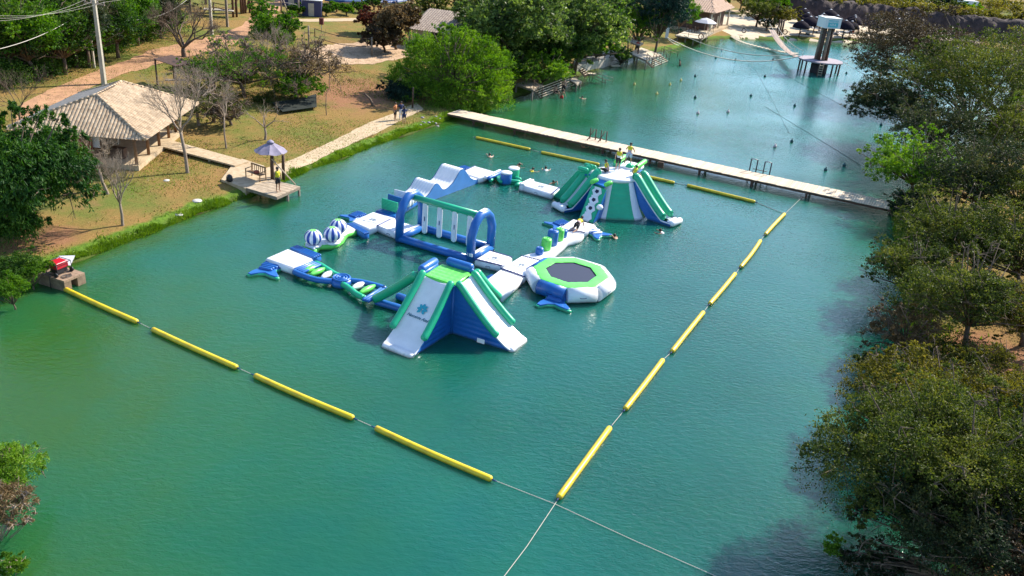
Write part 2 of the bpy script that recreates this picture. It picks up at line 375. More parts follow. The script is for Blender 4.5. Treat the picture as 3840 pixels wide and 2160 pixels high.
# water
def water_mat():
    m=bpy.data.materials.new('lake_water'); t,b=nodes(m); N=t.nodes; L=t.links
    g=N.new('ShaderNodeNewGeometry'); P=g.outputs['Position']
    def noise(sc,det,ro,vec,dist=0):
        n=N.new('ShaderNodeTexNoise'); n.inputs['Scale'].default_value=sc; n.inputs['Detail'].default_value=det; n.inputs['Roughness'].default_value=ro; n.inputs['Distortion'].default_value=dist; L.new(vec,n.inputs['Vector']); return n.outputs[0]
    def stretch(rz,sx,sy):
        mp=N.new('ShaderNodeMapping'); mp.inputs['Rotation'].default_value=(0,0,rz); mp.inputs['Scale'].default_value=(sx,sy,1); L.new(P,mp.inputs['Vector']); return mp.outputs[0]
    at=N.new('ShaderNodeAttribute'); at.attribute_name='shallow'
    big=noise(.07,3,.5,P)
    r=N.new('ShaderNodeValToRGB'); r.color_ramp.elements[0].position=.38; r.color_ramp.elements[1].position=.62
    r.color_ramp.elements[0].color=(.004,.088,.060,1); r.color_ramp.elements[1].color=(.006,.116,.088,1); L.new(big,r.inputs[0])
    # weedy green shallows
    ad=N.new('ShaderNodeMath'); ad.operation='MULTIPLY_ADD'; ad.inputs[1].default_value=.35; L.new(noise(.35,4,.6,P),ad.inputs[0]); L.new(at.outputs['Fac'],ad.inputs[2])
    fr=N.new('ShaderNodeMapRange'); fr.inputs[1].default_value=.18; fr.inputs[2].default_value=.85; L.new(ad.outputs[0],fr.inputs[0])
    sa=N.new('ShaderNodeAttribute'); sa.attribute_name='far_sheen'; ms_=N.new('ShaderNodeMix'); ms_.data_type='RGBA'; L.new(sa.outputs['Fac'],ms_.inputs[0]); L.new(r.outputs[0],ms_.inputs[6]); ms_.inputs[7].default_value=(.035,.20,.19,1)  # pale sky reflection on the far lake, put into the base colour
    r2=N.new('ShaderNodeValToRGB'); e=r2.color_ramp.elements; e[0].position=0; e[1].position=1; e[0].color=(.015,.150,.032,1); e[1].color=(.032,.105,.012,1)
    L.new(fr.outputs[0],r2.inputs[0])
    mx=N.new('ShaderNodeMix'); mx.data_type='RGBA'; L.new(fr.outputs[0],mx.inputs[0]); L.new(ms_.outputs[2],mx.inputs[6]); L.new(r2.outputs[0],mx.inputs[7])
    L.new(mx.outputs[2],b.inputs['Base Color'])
    b.inputs['Roughness'].default_value=.07; b.inputs['IOR'].default_value=1.333; b.inputs['Specular IOR Level'].default_value=.95
    b.inputs['Subsurface Weight'].default_value=.85; b.inputs['Subsurface Radius'].default_value=(.35,1.0,.9); b.inputs['Subsurface Scale'].default_value=4.0
    w1=noise(2.4,3,.55,stretch(.35,1,2.0),.4); w2=noise(8.0,2,.5,stretch(-.1,1,1.8),.6); w3=noise(.35,2,.5,P)
    mm=N.new('ShaderNodeMath'); mm.operation='MULTIPLY'; L.new(w2,mm.inputs[0]); mm.inputs[1].default_value=.26
    # patches of stronger breeze
    ms=N.new('ShaderNodeMath'); ms.operation='ADD'; L.new(w1,ms.inputs[0]); L.new(mm.outputs[0],ms.inputs[1])
    gp=N.new('ShaderNodeMapRange'); gp.inputs[1].default_value=.35; gp.inputs[2].default_value=.65; gp.inputs[3].default_value=.3; gp.inputs[4].default_value=1.0; L.new(noise(.05,3,.6,P),gp.inputs[0])
    bp=N.new('ShaderNodeBump'); bp.inputs['Distance'].default_value=WAVE; L.new(gp.outputs[0],bp.inputs['Strength']); L.new(ms.outputs[0],bp.inputs['Height']); L.new(bp.outputs[0],b.inputs['Normal'])
    return m
WAVE=.055
WATER=water_mat()
def shallow_attr(X,Y):
    d=-sdf(X,Y)-wob(X,Y)*.6
    s=np.exp(-np.clip(d,0,99)/2.2)*np.where((X>8)&(Y<76),.35,1)
    # broad weedy shelf along the near left shore; greener water behind the jetty
    s=np.maximum(s,.75*np.exp(-(((X+21)/10)**2+((Y-30)/11)**2)))
    s=np.maximum(s,.68*np.exp(-(((X+20)/13)**2+((Y-31)/15)**2)))
    s=np.maximum(s,.55*np.exp(-(((X+14)/6)**2+((Y-20)/5)**2)))
    s=np.maximum(s,.45*np.exp(-(((X+2)/11)**2+((Y-88)/13)**2)))
    s=np.maximum(s,.40*np.exp(-(((X-14)/12)**2+((Y-112)/22)**2)))
    s=np.maximum(s,.7*np.exp(-(((X-50)/30)**2+((Y-169)/6)**2)))
    return s
wx=np.concatenate([np.arange(-32,34,.6),np.arange(34,100,2)]); wy=np.concatenate([np.arange(-60,15,3),np.arange(15,95,.7),np.arange(95,192,2)])
water=gridmesh('water',wx,wy,lambda X,Y:X*0.0,lambda X,Y:sdf(X,Y)<2.5,WATER,{'shallow':shallow_attr,'far_sheen':lambda X,Y:np.clip((Y-88)/60,0,1)*np.clip((X-.35*(Y-85)+2)/14,0,1)}); tag(water,kind='structure')  # second attribute paints the sky sheen over the far lake
# draped sheets
def drape(name,left,right,dz,m,n=60,jit=.25,k=6):
    def samp(pts,t):
        t=t*(len(pts)-1); i=min(int(t),len(pts)-2); return lerp(pts[i],pts[i+1],t-i)
    L_=[Vector((p[0],p[1])) for p in left]; R_=[Vector((p[0],p[1])) for p in right]; xy=[]
    for i in range(n+1):
        t=i/n; a=samp(L_,t); b=samp(R_,t); w=(b-a); 
        if w.length>1e-6: wn=w.normalized()
        else: wn=w
        a=a+wn*jit*pnoise(V(a.x*.8,a.y*.8,3)); b=b+wn*jit*pnoise(V(b.x*.8,b.y*.8,8))
        for j in range(k+1): xy.append(lerp(a,b,j/k))
    X=np.array([p.x for p in xy]);Y=np.array([p.y for p in xy]); Z=hgt(X,Y)+dz
    q=np.array([(i*(k+1)+j,i*(k+1)+j+1,(i+1)*(k+1)+j+1,(i+1)*(k+1)+j) for i in range(n) for j in range(k)])
    co=np.stack([X,Y,Z],-1); a,b,c=co[q[0,0]],co[q[0,1]],co[q[0,3]]
    if np.cross(b-a,c-a)[2]<0: q=q[:,::-1]
    o=bpy.data.objects.new(name,fast_mesh(name,co,q,m,True)); COL.objects.link(o); return tag(o,kind='structure')
DIRT=mat('orange_dirt',(.52,.29,.16),.95,0,1.1,.03,6,.1,col2=(.34,.19,.11),coord='World')
PATH=mat('pale_path_paving',(.56,.44,.29),.9,0,2.5,.012,9,.1,col2=(.42,.31,.19),coord='World')
SAND=mat('beach_sand',(.68,.56,.40),.95,0,.8,.03,5,.1,col2=(.52,.42,.30),coord='World')
CSAND=mat('court_sand',(.60,.42,.27),.95,0,1.2,.04,4,.1,col2=(.40,.27,.17),coord='World')
up_=[(60,400),(179,340),(300,292),(388,255),(470,228),(560,190),(690,160),(820,132),(910,95),(960,35),(985,5),(1010,-40)]
lo_=[(60,470),(150,420),(300,345),(410,300),(520,262),(620,235),(740,205),(870,172),(960,120),(1040,55),(1060,20),(1100,-30)]
drape('dirt_road',[G(*p) for p in up_],[G(*p) for p in lo_],.03,DIRT,90,.7)
drape('gravel_track',[G(x,y) for x,y in [(1030,72),(1150,72),(1340,68)]],[G(x,y) for x,y in [(1030,80),(1150,82),(1340,80)]],.03,PATH,30,.3,3)
drape('shore_path',[G(*p) for p in [(1560,385),(1480,425),(1380,462),(1230,538),(1100,598),(1010,628),(935,655)]],[G(*p) for p in [(1590,410),(1500,455),(1420,497),(1320,540),(1180,608),(1080,655),(1040,680)]],.03,PATH,60,.15)
drape('volleyball_sand',[G(*p) for p in [(1125,190),(1250,165),(1420,155),(1560,165)]],[G(*p) for p in [(1120,235),(1250,245),(1400,240),(1530,215)]],.03,CSAND,40,1.0)
drape('beach',[V(37,160.2,0),V(44,161.5,0),V(50,166,0),V(56,166.5,0),V(68,173,0),V(80,181,0),V(92,183,0)],[V(33,178,0),V(40,190,0),V(50,198,0),V(60,203,0),V(75,208,0),V(90,212,0),V(105,214,0)],.04,SAND,50,1.2,12)
drape('resort_path',[G(*p) for p in [(2720,90),(2800,100),(2900,122)]],[G(*p) for p in [(2715,97),(2800,110),(2880,134)]],.05,PATH,20,.3,3)
drape('upper_path',[G(*p) for p in [(2700,36),(2760,38),(2830,40)]],[G(*p) for p in [(2700,44),(2760,47),(2830,48)]],.05,PATH,20,.3,3)
# ---------------- jetty ----------------
def jetty():
    a=V(-8.0,83.1,0); b=V(29.6,64.85,0); d=(b-a).normalized(); n=V(-d.y,d.x,0); Wd=2.4; z=.62; L=(b-a).length
    root=thing('wooden_jetty','long pale plank jetty crossing the lake behind the inflatables','jetty',(a+b)/2)
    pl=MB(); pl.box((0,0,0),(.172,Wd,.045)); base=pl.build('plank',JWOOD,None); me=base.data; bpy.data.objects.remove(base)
    N=int(L/.19); ang=math.atan2(d.y,d.x)
    for i in range(N):
        p=a+d*(.1+i*.19)+n*(Wd/2+random.uniform(-.03,.03)); o=bpy.data.objects.new('plank',me); COL.objects.link(o); o.parent=root
        o.location=p+V(0,0,z+random.uniform(-.006,.006))-root.location; o.rotation_euler=(random.uniform(-.006,.006),random.uniform(-.012,.012),ang+random.uniform(-.008,.008))
        o.scale=(random.uniform(.93,1.03),random.uniform(.98,1.02),1)
    for off in (.06,Wd-.06):
        m=MB(); m.beam(a+n*off+V(0,0,z-.12),b+n*off+V(0,0,z-.12),.07,.18); m.build('side_beam',WOODD,root)
    i=0; s=3
    while s<L-2:
        for off in (.15,Wd-.15):
            m=MB(); p=a+d*s+n*off; m.tube([p+V(0,0,-1.5),p+V(0,0,z-.03)],.1,8); m.build('post',WOODD,root)
        m=MB(); p=a+d*s+V(0,0,z-.28); m.beam(p-n*.1,p+n*(Wd+.1),.14,.14); m.build('crossbeam',WOODD,root)
        s+=4.6
    return a,d,n,z
JA,JD,JN,JZ=jetty()
def jpos(px,py): return W(px,py,JZ+.03)
def ladder_posts(label,pa,pb,h,diag):
    p=jpos(*pa); q=jpos(*pb); root=thing('jetty_ladder',label,'ladder',p,'ladders on the far side of the jetty')
    for k,(s,lean) in enumerate(((p,0),(q,0))):
        m=MB()
        for dx in (-.28,.28):
            m.tube([s+JD*dx+V(0,0,-1.2),s+JD*dx+V(0,0,h)],.055,8)
        m.build('upright',WOODD if diag else BLACK,root)
        if diag:
            m=MB(); m.tube([s+JD*-.25-JN*.7,s+JD*.1+V(0,0,h)],.04,6); m.build('brace',WOODD,root)
        else:
            m=MB(); m.tube([s+JD*-.28+V(0,0,h),s+JN*.0+V(0,0,h+.03),s+JD*.28+V(0,0,h)],.04,6); m.build('handle',STEEL,root)
    for z in (.2,-.15,-.5):
        m=MB(); m.tube([p+V(0,0,z),q+V(0,0,z)],.03,6); m.build('rung',WOODD,root)
ladder_posts('braced dark timber ladder posts near the left half of the jetty',(2222,522),(2262,530),1.0,True)
ladder_posts('two pairs of black ladder posts near the right half of the jetty',(2822,641),(2873,652),1.05,False)
m=MB()
p=jpos(2480,606); m.box(p+V(0,0,-.3),(.5,.12,.5),math.atan2(JD.y,JD.x)); 
o=m.build('mooring_cleat_block',WOODD,None); tag(o,'dark timber mooring block bolted to the near side of the jetty','mooring block')
# ---------------- small wooden dock with bench and umbrella ----------------
def plank_deck(name,label,cat,c4,z,pw,th,m,posts,pm,frame=True,along=0,group=None,ph=1.6):
    "deck over quad c4 (4 xy corners), planks across the 0->1 edge"
    c=[V(p[0],p[1],z) for p in c4]; cen=(c[0]+c[1]+c[2]+c[3])/4; root=thing(name,label,cat,V(cen.x,cen.y,0),group)
    if along: c=c[1:]+c[:1]
    L=((c[1]-c[0]).length+(c[2]-c[3]).length)/2; N=max(2,int(L/pw))
    for i in range(N):
        t0=(i+.04)/N; t1=(i+.96)/N; e=random.uniform(-.02,.02)
        q=[lerp(c[0],c[1],t0),lerp(c[0],c[1],t1),lerp(c[3],c[2],t1),lerp(c[3],c[2],t0)]
        dd=(q[3]-q[0]).normalized(); q[2]=q[2]+dd*e; q[3]=q[3]+dd*e
        b=MB(); b.prism([(p.x,p.y) for p in q],z-th+random.uniform(-.004,.004),z+random.uniform(-.004,.004)); b.build('plank',m,root)
    if frame:
        for i in range(4):
            b=MB(); a_,b_=c[i],c[(i+1)%4]; b.beam(lerp(a_,b_,.01)+V(0,0,-th-.09),lerp(a_,b_,.99)+V(0,0,-th-.09),.07,.15); b.build('edge_beam',WOODG,root)
    for (u,v) in posts:
        p=lerp(lerp(c[0],c[1],u),lerp(c[3],c[2],u),v); b=MB(); b.tube([V(p.x,p.y,z-ph),V(p.x,p.y,z-th-.01)],.09,8); b.build('post',pm,root)
    return root
def q7(x,y): return (740+x/5.367,540+y/5.367)
DZ=.72
dk=[W(*q7(975,880),DZ),W(*q7(1590,1065),DZ),W(*q7(2070,855),DZ),W(*q7(1500,715),DZ)]
plank_deck('swimming_dock','small wooden dock on posts at the left bank where a man stands','dock',[(p.x,p.y) for p in dk],DZ,.21,.04,WOODL,[(.98,.03),(.98,.5),(.98,.97),(.5,.03),(.5,.97)],WOODG,along=1)
pad=[W(*q7(480,715),.60),W(*q7(975,900),.60),W(*q7(1520,700),.60),W(*q7(1340,440),.60),W(*q7(900,300),.60),W(*q7(700,430),.60)]
m=MB(); m.prism([(p.x,p.y) for p in pad],.1,.62); tag(m.build('dock_landing',PATH,None),kind='structure')
# sloping handrail
root=thing('dock_rope_rail','thick wooden pole slanting from a post down to the dock corner','handrail',W(*q7(1520,500),.7))
m=MB(); a=W(*q7(1515,715),.7); m.tube([a+V(0,0,1.55),D(*q7(1975,820),a.y-.4)],.05,8); m.build('rail',WOODL,root)
def post(label,x,y,h,r=.13,m=WOODD,z=.6,group=None,name='timber_post'):
    p=W(x,y,z); b=MB(); b.tube([p+V(0,0,-.3),p+V(0,0,h*.6),p+V(.02,0,h)],[r,r*.95,r*.9],10); o=b.build(name,m,None); tag(o,label,'post',group); return o
post('dark timber post beside the patio umbrella, nearer the bench',*q7(1513,710),1.75,.14)
post('dark timber post behind the standing man, nearer the lake',*q7(1735,640),1.6,.12)
# umbrella
def umbrella():
    b=W(*q7(1500,690),.62); root=thing('patio_umbrella','faded grey-violet patio umbrella over the dock landing','umbrella',b)
    fab=mat('faded_violet_fabric',(.25,.22,.29),.8,.15,3); h=2.65; R=1.18
    m=MB(); m.tube([b,b+V(0,0,h+.25)],.03,8); m.build('pole',STEEL,root)
    for k in range(8):
        a0=2*pi*k/8+.2; a1=a0+2*pi/8; m=MB(); vs=[]
        for i in range(6):
            t=i/5
            for j in range(5):
                s=j/4; a=lerp(a0,a1,s); sag=.07*math.sin(pi*s)*t
                r=R*t*(1-.04*math.sin(pi*s)); z=h+.1-.62*t**1.15-sag-.04*t*random.random()
                vs.append(b+V(math.cos(a)*r,math.sin(a)*r,z))
        vs=[v for v in vs]; m.add(vs,[(i*5+j,i*5+j+1,(i+1)*5+j+1,(i+1)*5+j) for i in range(5) for j in range(4)],True)
        m.build('canopy_panel',fab,root)
        m=MB(); m.tube([b+V(0,0,h),b+V(math.cos(a0)*R,math.sin(a0)*R,h-.56)],.012,5); m.build('rib',STEEL,root)
    m=MB(); m.lathe(b,[(.30,h+.03),(.22,h+.14),(.02,h+.26)],8); m.build('top_cap',fab,root)
umbrella()
def bench():
    a=W(*q7(1040,700),.62); b=W(*q7(1225,765),.62); c=W(*q7(1335,700),.62); 
    x=(b-a); L=max(x.length,1.0)*.62; x.normalize(); y=V(-x.y,x.x,0); o=W(*q7(1180,700),.62)
    # chair-like timber bench facing the camera side
    root=thing('timber_bench','rustic timber armchair bench on the paved landing behind the dock','bench',o)
    w=.75;dp=.55
    WB=mat('oiled_bench_wood',(.26,.15,.07),.6,.3,6)
    for i in range(5):
        m=MB(); m.box(o+y*(-dp/2+.06+i*.11)+V(0,0,.45),(w*2,.09,.03),math.atan2(x.y,x.x)); m.build('seat_slat',WB,root)
    for sx in (-1,1):
        m=MB(); m.box(o+x*w*sx-y*dp/2+V(0,0,.32),(.06,.06,.64),math.atan2(x.y,x.x)); m.build('leg',WB,root)
        m=MB(); m.box(o+x*w*sx+y*dp/2+V(0,0,.5),(.06,.06,1.0),math.atan2(x.y,x.x)); m.build('leg',WB,root)
        m=MB(); m.beam(o+x*w*sx-y*(dp/2+.03)+V(0,0,.66),o+x*w*sx+y*(dp/2-.04)+V(0,0,.7),.07,.04); m.build('armrest',WB,root)
    m=MB(); m.beam(o-x*w+y*dp/2+V(0,0,.95),o+x*w+y*dp/2+V(0,0,.95),.05,.1); m.build('top_rail',WB,root)
    for i in range(7):
        m=MB(); m.box(o+x*(-w+.12+i*(2*w-.24)/6)+y*dp/2+V(0,0,.7),(.05,.025,.42),math.atan2(x.y,x.x)); m.build('back_slat',WB,root)
    # clothes left on it
    m=MB(); p=o+x*.1+V(0,0,.52)
    m.lathe(p,[(.02,-.05),(.2,-.04),(.22,.05),(.12,.14),(.02,.16)],9); q=m.build('folded_towel',mat('rust_cloth',(.3,.07,.04),.9,.3,8),None); tag(q,'rust red cloth lying on the timber bench','towel')
bench()
p=W(*q7(650,750),.64); m=MB(); m.lathe(p,[(.19,0),(.24,.1),(.23,.3),(.16,.45),(.05,.52)],10); m.tube([p+V(-.1,-.2,.1),p+V(-.1,-.27,.3),p+V(-.06,-.18,.45)],.02,6)
tag(m.build('backpack',BLACK,None),'black backpack standing on the edge of the paved landing','backpack')
# ---------------- concrete ramp ----------------
def ramp():
    a=[V(-28.3,64.8,0),V(-28.5,63.1,0)]; b=[V(-21.0,61.9,0),V(-21.6,60.6,0)]
    root=thing('concrete_walkway','raised tan walkway sloping from the tiled pavilion to the dock','walkway',V(-25,62.8,0))
    N=17
    for i in range(N):
        t0=i/N+.002;t1=(i+1)/N-.002; za=lerp(1.0,.74,t0); zb=lerp(1.0,.74,t1)
        q=[lerp(a[0],b[0],t0),lerp(a[0],b[0],t1),lerp(a[1],b[1],t1),lerp(a[1],b[1],t0)]
        m=MB(); vs=[V(p.x,p.y,z-.12) for p,z in zip(q,(za,zb,zb,za))]+[V(p.x,p.y,z) for p,z in zip(q,(za,zb,zb,za))]
        m.add(vs,[(3,2,1,0),(4,5,6,7),(0,1,5,4),(1,2,6,5),(2,3,7,6),(3,0,4,7)]); m.build('slab',PATH,root)
    for i in range(4):
        t=.05+i*.3; m=MB(); p=lerp(a[1],b[1],t); m.beam(V(p.x+.1,p.y+.1,.2),V(p.x,p.y+1.4,.2),.15,lerp(1,.74,t)+.2); m.build('support',CONC,root)
    m=MB(); m.beam(V(-21.65,60.35,.4),V(-20.1,59.6,.4),.12,.4); m.build('kerb',CONC,root)
ramp()
# ---------------- tiled pavilion ----------------
TILE=mat('clay_roof_tile',(.56,.44,.30),.85,0,5,.004,30,.2,col2=(.42,.29,.18),isl=.22,coord='World')
TILE_SHADE=mat('shaded_grey_tile',(.33,.30,.26),.9,.2,4,.004,30,.2)  # shade of the far roof slopes, put into a greyer tile colour
BRICK=mat('red_ochre_wall',(.26,.07,.035),.9,.2,3)
PLAST=mat('cream_plaster',(.55,.48,.36),.9,.1,3)
def tile_mesh(w,l):
    m=MB(); n=5; vs=[]
    for s,(ww,z) in enumerate(((w*.56,.0),(w*.46,.018))):
        for k in range(n+1):
            a=pi*k/n; vs.append(V(-math.cos(a)*ww/1,(s-.5)*l*1.12,math.sin(a)*ww*.62+z-.02))
    m.add(vs,[(k,k+1,n+1+k+1,n+1+k) for k in range(n)],True); 
    # under-channel between the covers
    o=m.build('roof_tile',TILE); me=o.data; bpy.data.objects.remove(o); return me
def roof_face(root,poly,tw,tl,maxn,me,cnt,lift=.03,m=TILE,drawn=None):
    """poly: 3D planar polygon; eave edge is poly[0]->poly[1]; tile rows climb the slope"""
    e=(poly[1]-poly[0]); L=e.length; x=e.normalized(); nrm=(poly[1]-poly[0]).cross(poly[2]-poly[0]).normalized()
    if nrm.z<0: nrm=-nrm
    y=nrm.cross(x); 
    if y.z<0: y=-y
    P2=[((p-poly[0]).dot(x),(p-poly[0]).dot(y)) for p in poly]; H=max(p[1] for p in P2)
    def inside(u,v):
        c=False; n=len(P2)
        for i in range(n):
            (x1,y1),(x2,y2)=P2[i],P2[(i+1)%n]
            if (y1>v)!=(y2>v) and u<(x2-x1)*(v-y1)/(y2-y1)+x1: c=not c
        return c
    # deck slab
    s=MB(); s.add([p-nrm*.06 for p in poly]+[p for p in poly],[tuple(range(len(poly)))[::-1],tuple(range(len(poly),2*len(poly)))]+[(i,(i+1)%len(poly),(i+1)%len(poly)+len(poly),i+len(poly)) for i in range(len(poly))])
    s.build('roof_slope',m,root)
    R=Matrix((x,y,nrm)).transposed(); tiles=[]
    for j in range(int(H/tl)+1):
        for i in range(int(L*1.4/tw)+2):
            u=(i+.5)*tw-L*.2; v=(j+.5)*tl-.08
            if inside(u,v) : tiles.append(poly[0]+x*u+y*v+nrm*lift)
    vs0=[Vector(v.co) for v in me.vertices]; fs0=[tuple(f.vertices) for f in me.polygons]; st=MB()
    tiles.sort(key=lambda p:p.y*1+p.x*0)
    for p in tiles:
        rr=R@Matrix.Rotation(random.uniform(-.03,.03),3,'Z')
        if cnt[0]<maxn:
            cnt[0]+=1; o=bpy.data.objects.new('roof_tile',me); COL.objects.link(o); o.parent=root; o.location=p-root.location; o.rotation_euler=rr.to_euler()
        else: st.add([p+rr@v for v in vs0],fs0,True)
    if st.v: tag(st.build('roof_tiles',m,root),kind='stuff')
def ridge(root,a,b,r,m=TILE):
    L=(b-a).length; n=max(2,int(L/.4)); d=(b-a)/n; s=MB()
    for i in range(n):
        p=a+d*i; s.tube([p-d*.05+V(0,0,.02),p+d*1.02],[r,r*.82],8)
    s.build('ridge_cap',m,root)
def pavilion():
    ez,rz=3.2,5.3
    A=V(-31.2,60.0,rz); B=V(-31.5,64.6,rz); C=V(-26.6,57.0,ez); Dd=V(-27.1,68.3,ez); L=V(-36.3,56.6,ez); E=V(-36.8,68.0,ez)
    root=thing('tiled_pavilion','big open pavilion with pale clay tiled hip roof left of the dock','pavilion',V(-31,62,.7))
    me=tile_mesh(.26,.42); cnt=[0]
    roof_face(root,[L,C,A],.26,.42,300,me,cnt)
    roof_face(root,[C,Dd,B,A],.26,.42,0,me,[0])
    roof_face(root,[Dd,E,B],.26,.42,0,me,[0],m=TILE_SHADE)
    roof_face(root,[E,L,A,B],.26,.42,0,me,[0],m=TILE_SHADE)
    for a,b in ((C,A),(Dd,B),(A,B),(L,A),(E,B)): ridge(root,a+V(0,0,.05),b+V(0,0,.07),.11)
    m=MB(); m.prism([(-34.9,57.5),(-27.6,57.75),(-28.3,67.6),(-35.2,67.3)],.2,1.0); m.build('plinth',PATH,root)
    for (x,y) in ((-27.9,58.1),(-28.1,60.6),(-28.3,63.0),(-28.5,65.3),(-28.7,67.2),(-34.6,58),(-34.8,67),(-31.5,57.9)):
        m=MB(); m.tube([V(x,y,1),V(x,y,ez+.1)],.12,8); m.build('column',mat('varnished_column',(.22,.11,.05),.6,.3,4),root)
    for a,b in (((-34.6,58),(-27.9,58.1)),((-27.9,58.1),(-28.7,67.2)),((-28.7,67.2),(-34.8,67)),((-34.8,67),(-34.6,58))):
        m=MB(); m.beam(V(*a,ez),V(*b,ez),.14,.2); m.build('wall_plate',WOODD,root)
    m=MB(); m.prism([(-34.5,58.25),(-31.2,58.35),(-31.2,58.55),(-34.5,58.45)],1.0,2.9); m.build('wall',BRICK,root)
    m=MB(); m.prism([(-34.5,58.5),(-34.3,58.5),(-34.4,66.8),(-34.6,66.8)],1.0,3.1); m.build('wall',BRICK,root)
    m=MB(); m.prism([(-34.2,62.3),(-31.2,62.3),(-31.2,62.5),(-34.2,62.5)],1.0,3.2); m.build('wall',PLAST,root)
    m=MB(); m.prism([(-30.7,58.9),(-29.2,58.95),(-29.2,59.6),(-30.7,59.55)],1.0,1.75); m.build('counter',WOODD,root)
    m=MB(); m.box((-31.0,58.7,2.2),(.5,.05,.8)); m.build('notice_board',WHITE,root)
pavilion()
# rear grey lean-to roof left of pavilion is its shaded far slope; small pergola by the road
def pergola():
    c=[G(581,221),G(655,247),G(722,236),G(650,205)]
    z=[p.z for p in c]; b0=(c[0]+c[1]+c[2]+c[3])/4
    q=[W(x,y,3.6) for (x,y) in [(581,221),(655,247),(722,236),(645,208)]]
    root=thing('slatted_shelter','small shelter with a flat dark slatted roof beside the dirt road','shelter',V(sum(p.x for p in q)/4,sum(p.y for p in q)/4,T(q[0].x,q[0].y)))
    N=15
    for i in range(N+1):
        t=i/N; m=MB(); m.beam(lerp(q[0],q[3],t)-(q[1]-q[0])*.04,lerp(q[1],q[2],t)+(q[1]-q[0])*.04,.16,.05); m.build('roof_slat',WOODD,root)
    for p in q:
        m=MB(); m.tube([V(p.x,p.y,T(p.x,p.y)-.2),p+V(0,0,-.05)],.08,6); m.build('post',WOODD,root)
    for a,b in ((0,3),(1,2)):
        m=MB(); m.beam(q[a]+V(0,0,-.08),q[b]+V(0,0,-.08),.1,.1); m.build('beam',WOODD,root)
    m=MB(); cc=(q[0]+q[2])/2; zt=T(cc.x,cc.y); m.box((cc.x,cc.y,zt+.72),(1.8,.7,.06),.3); m.build('table',WOODG,root)
pergola()
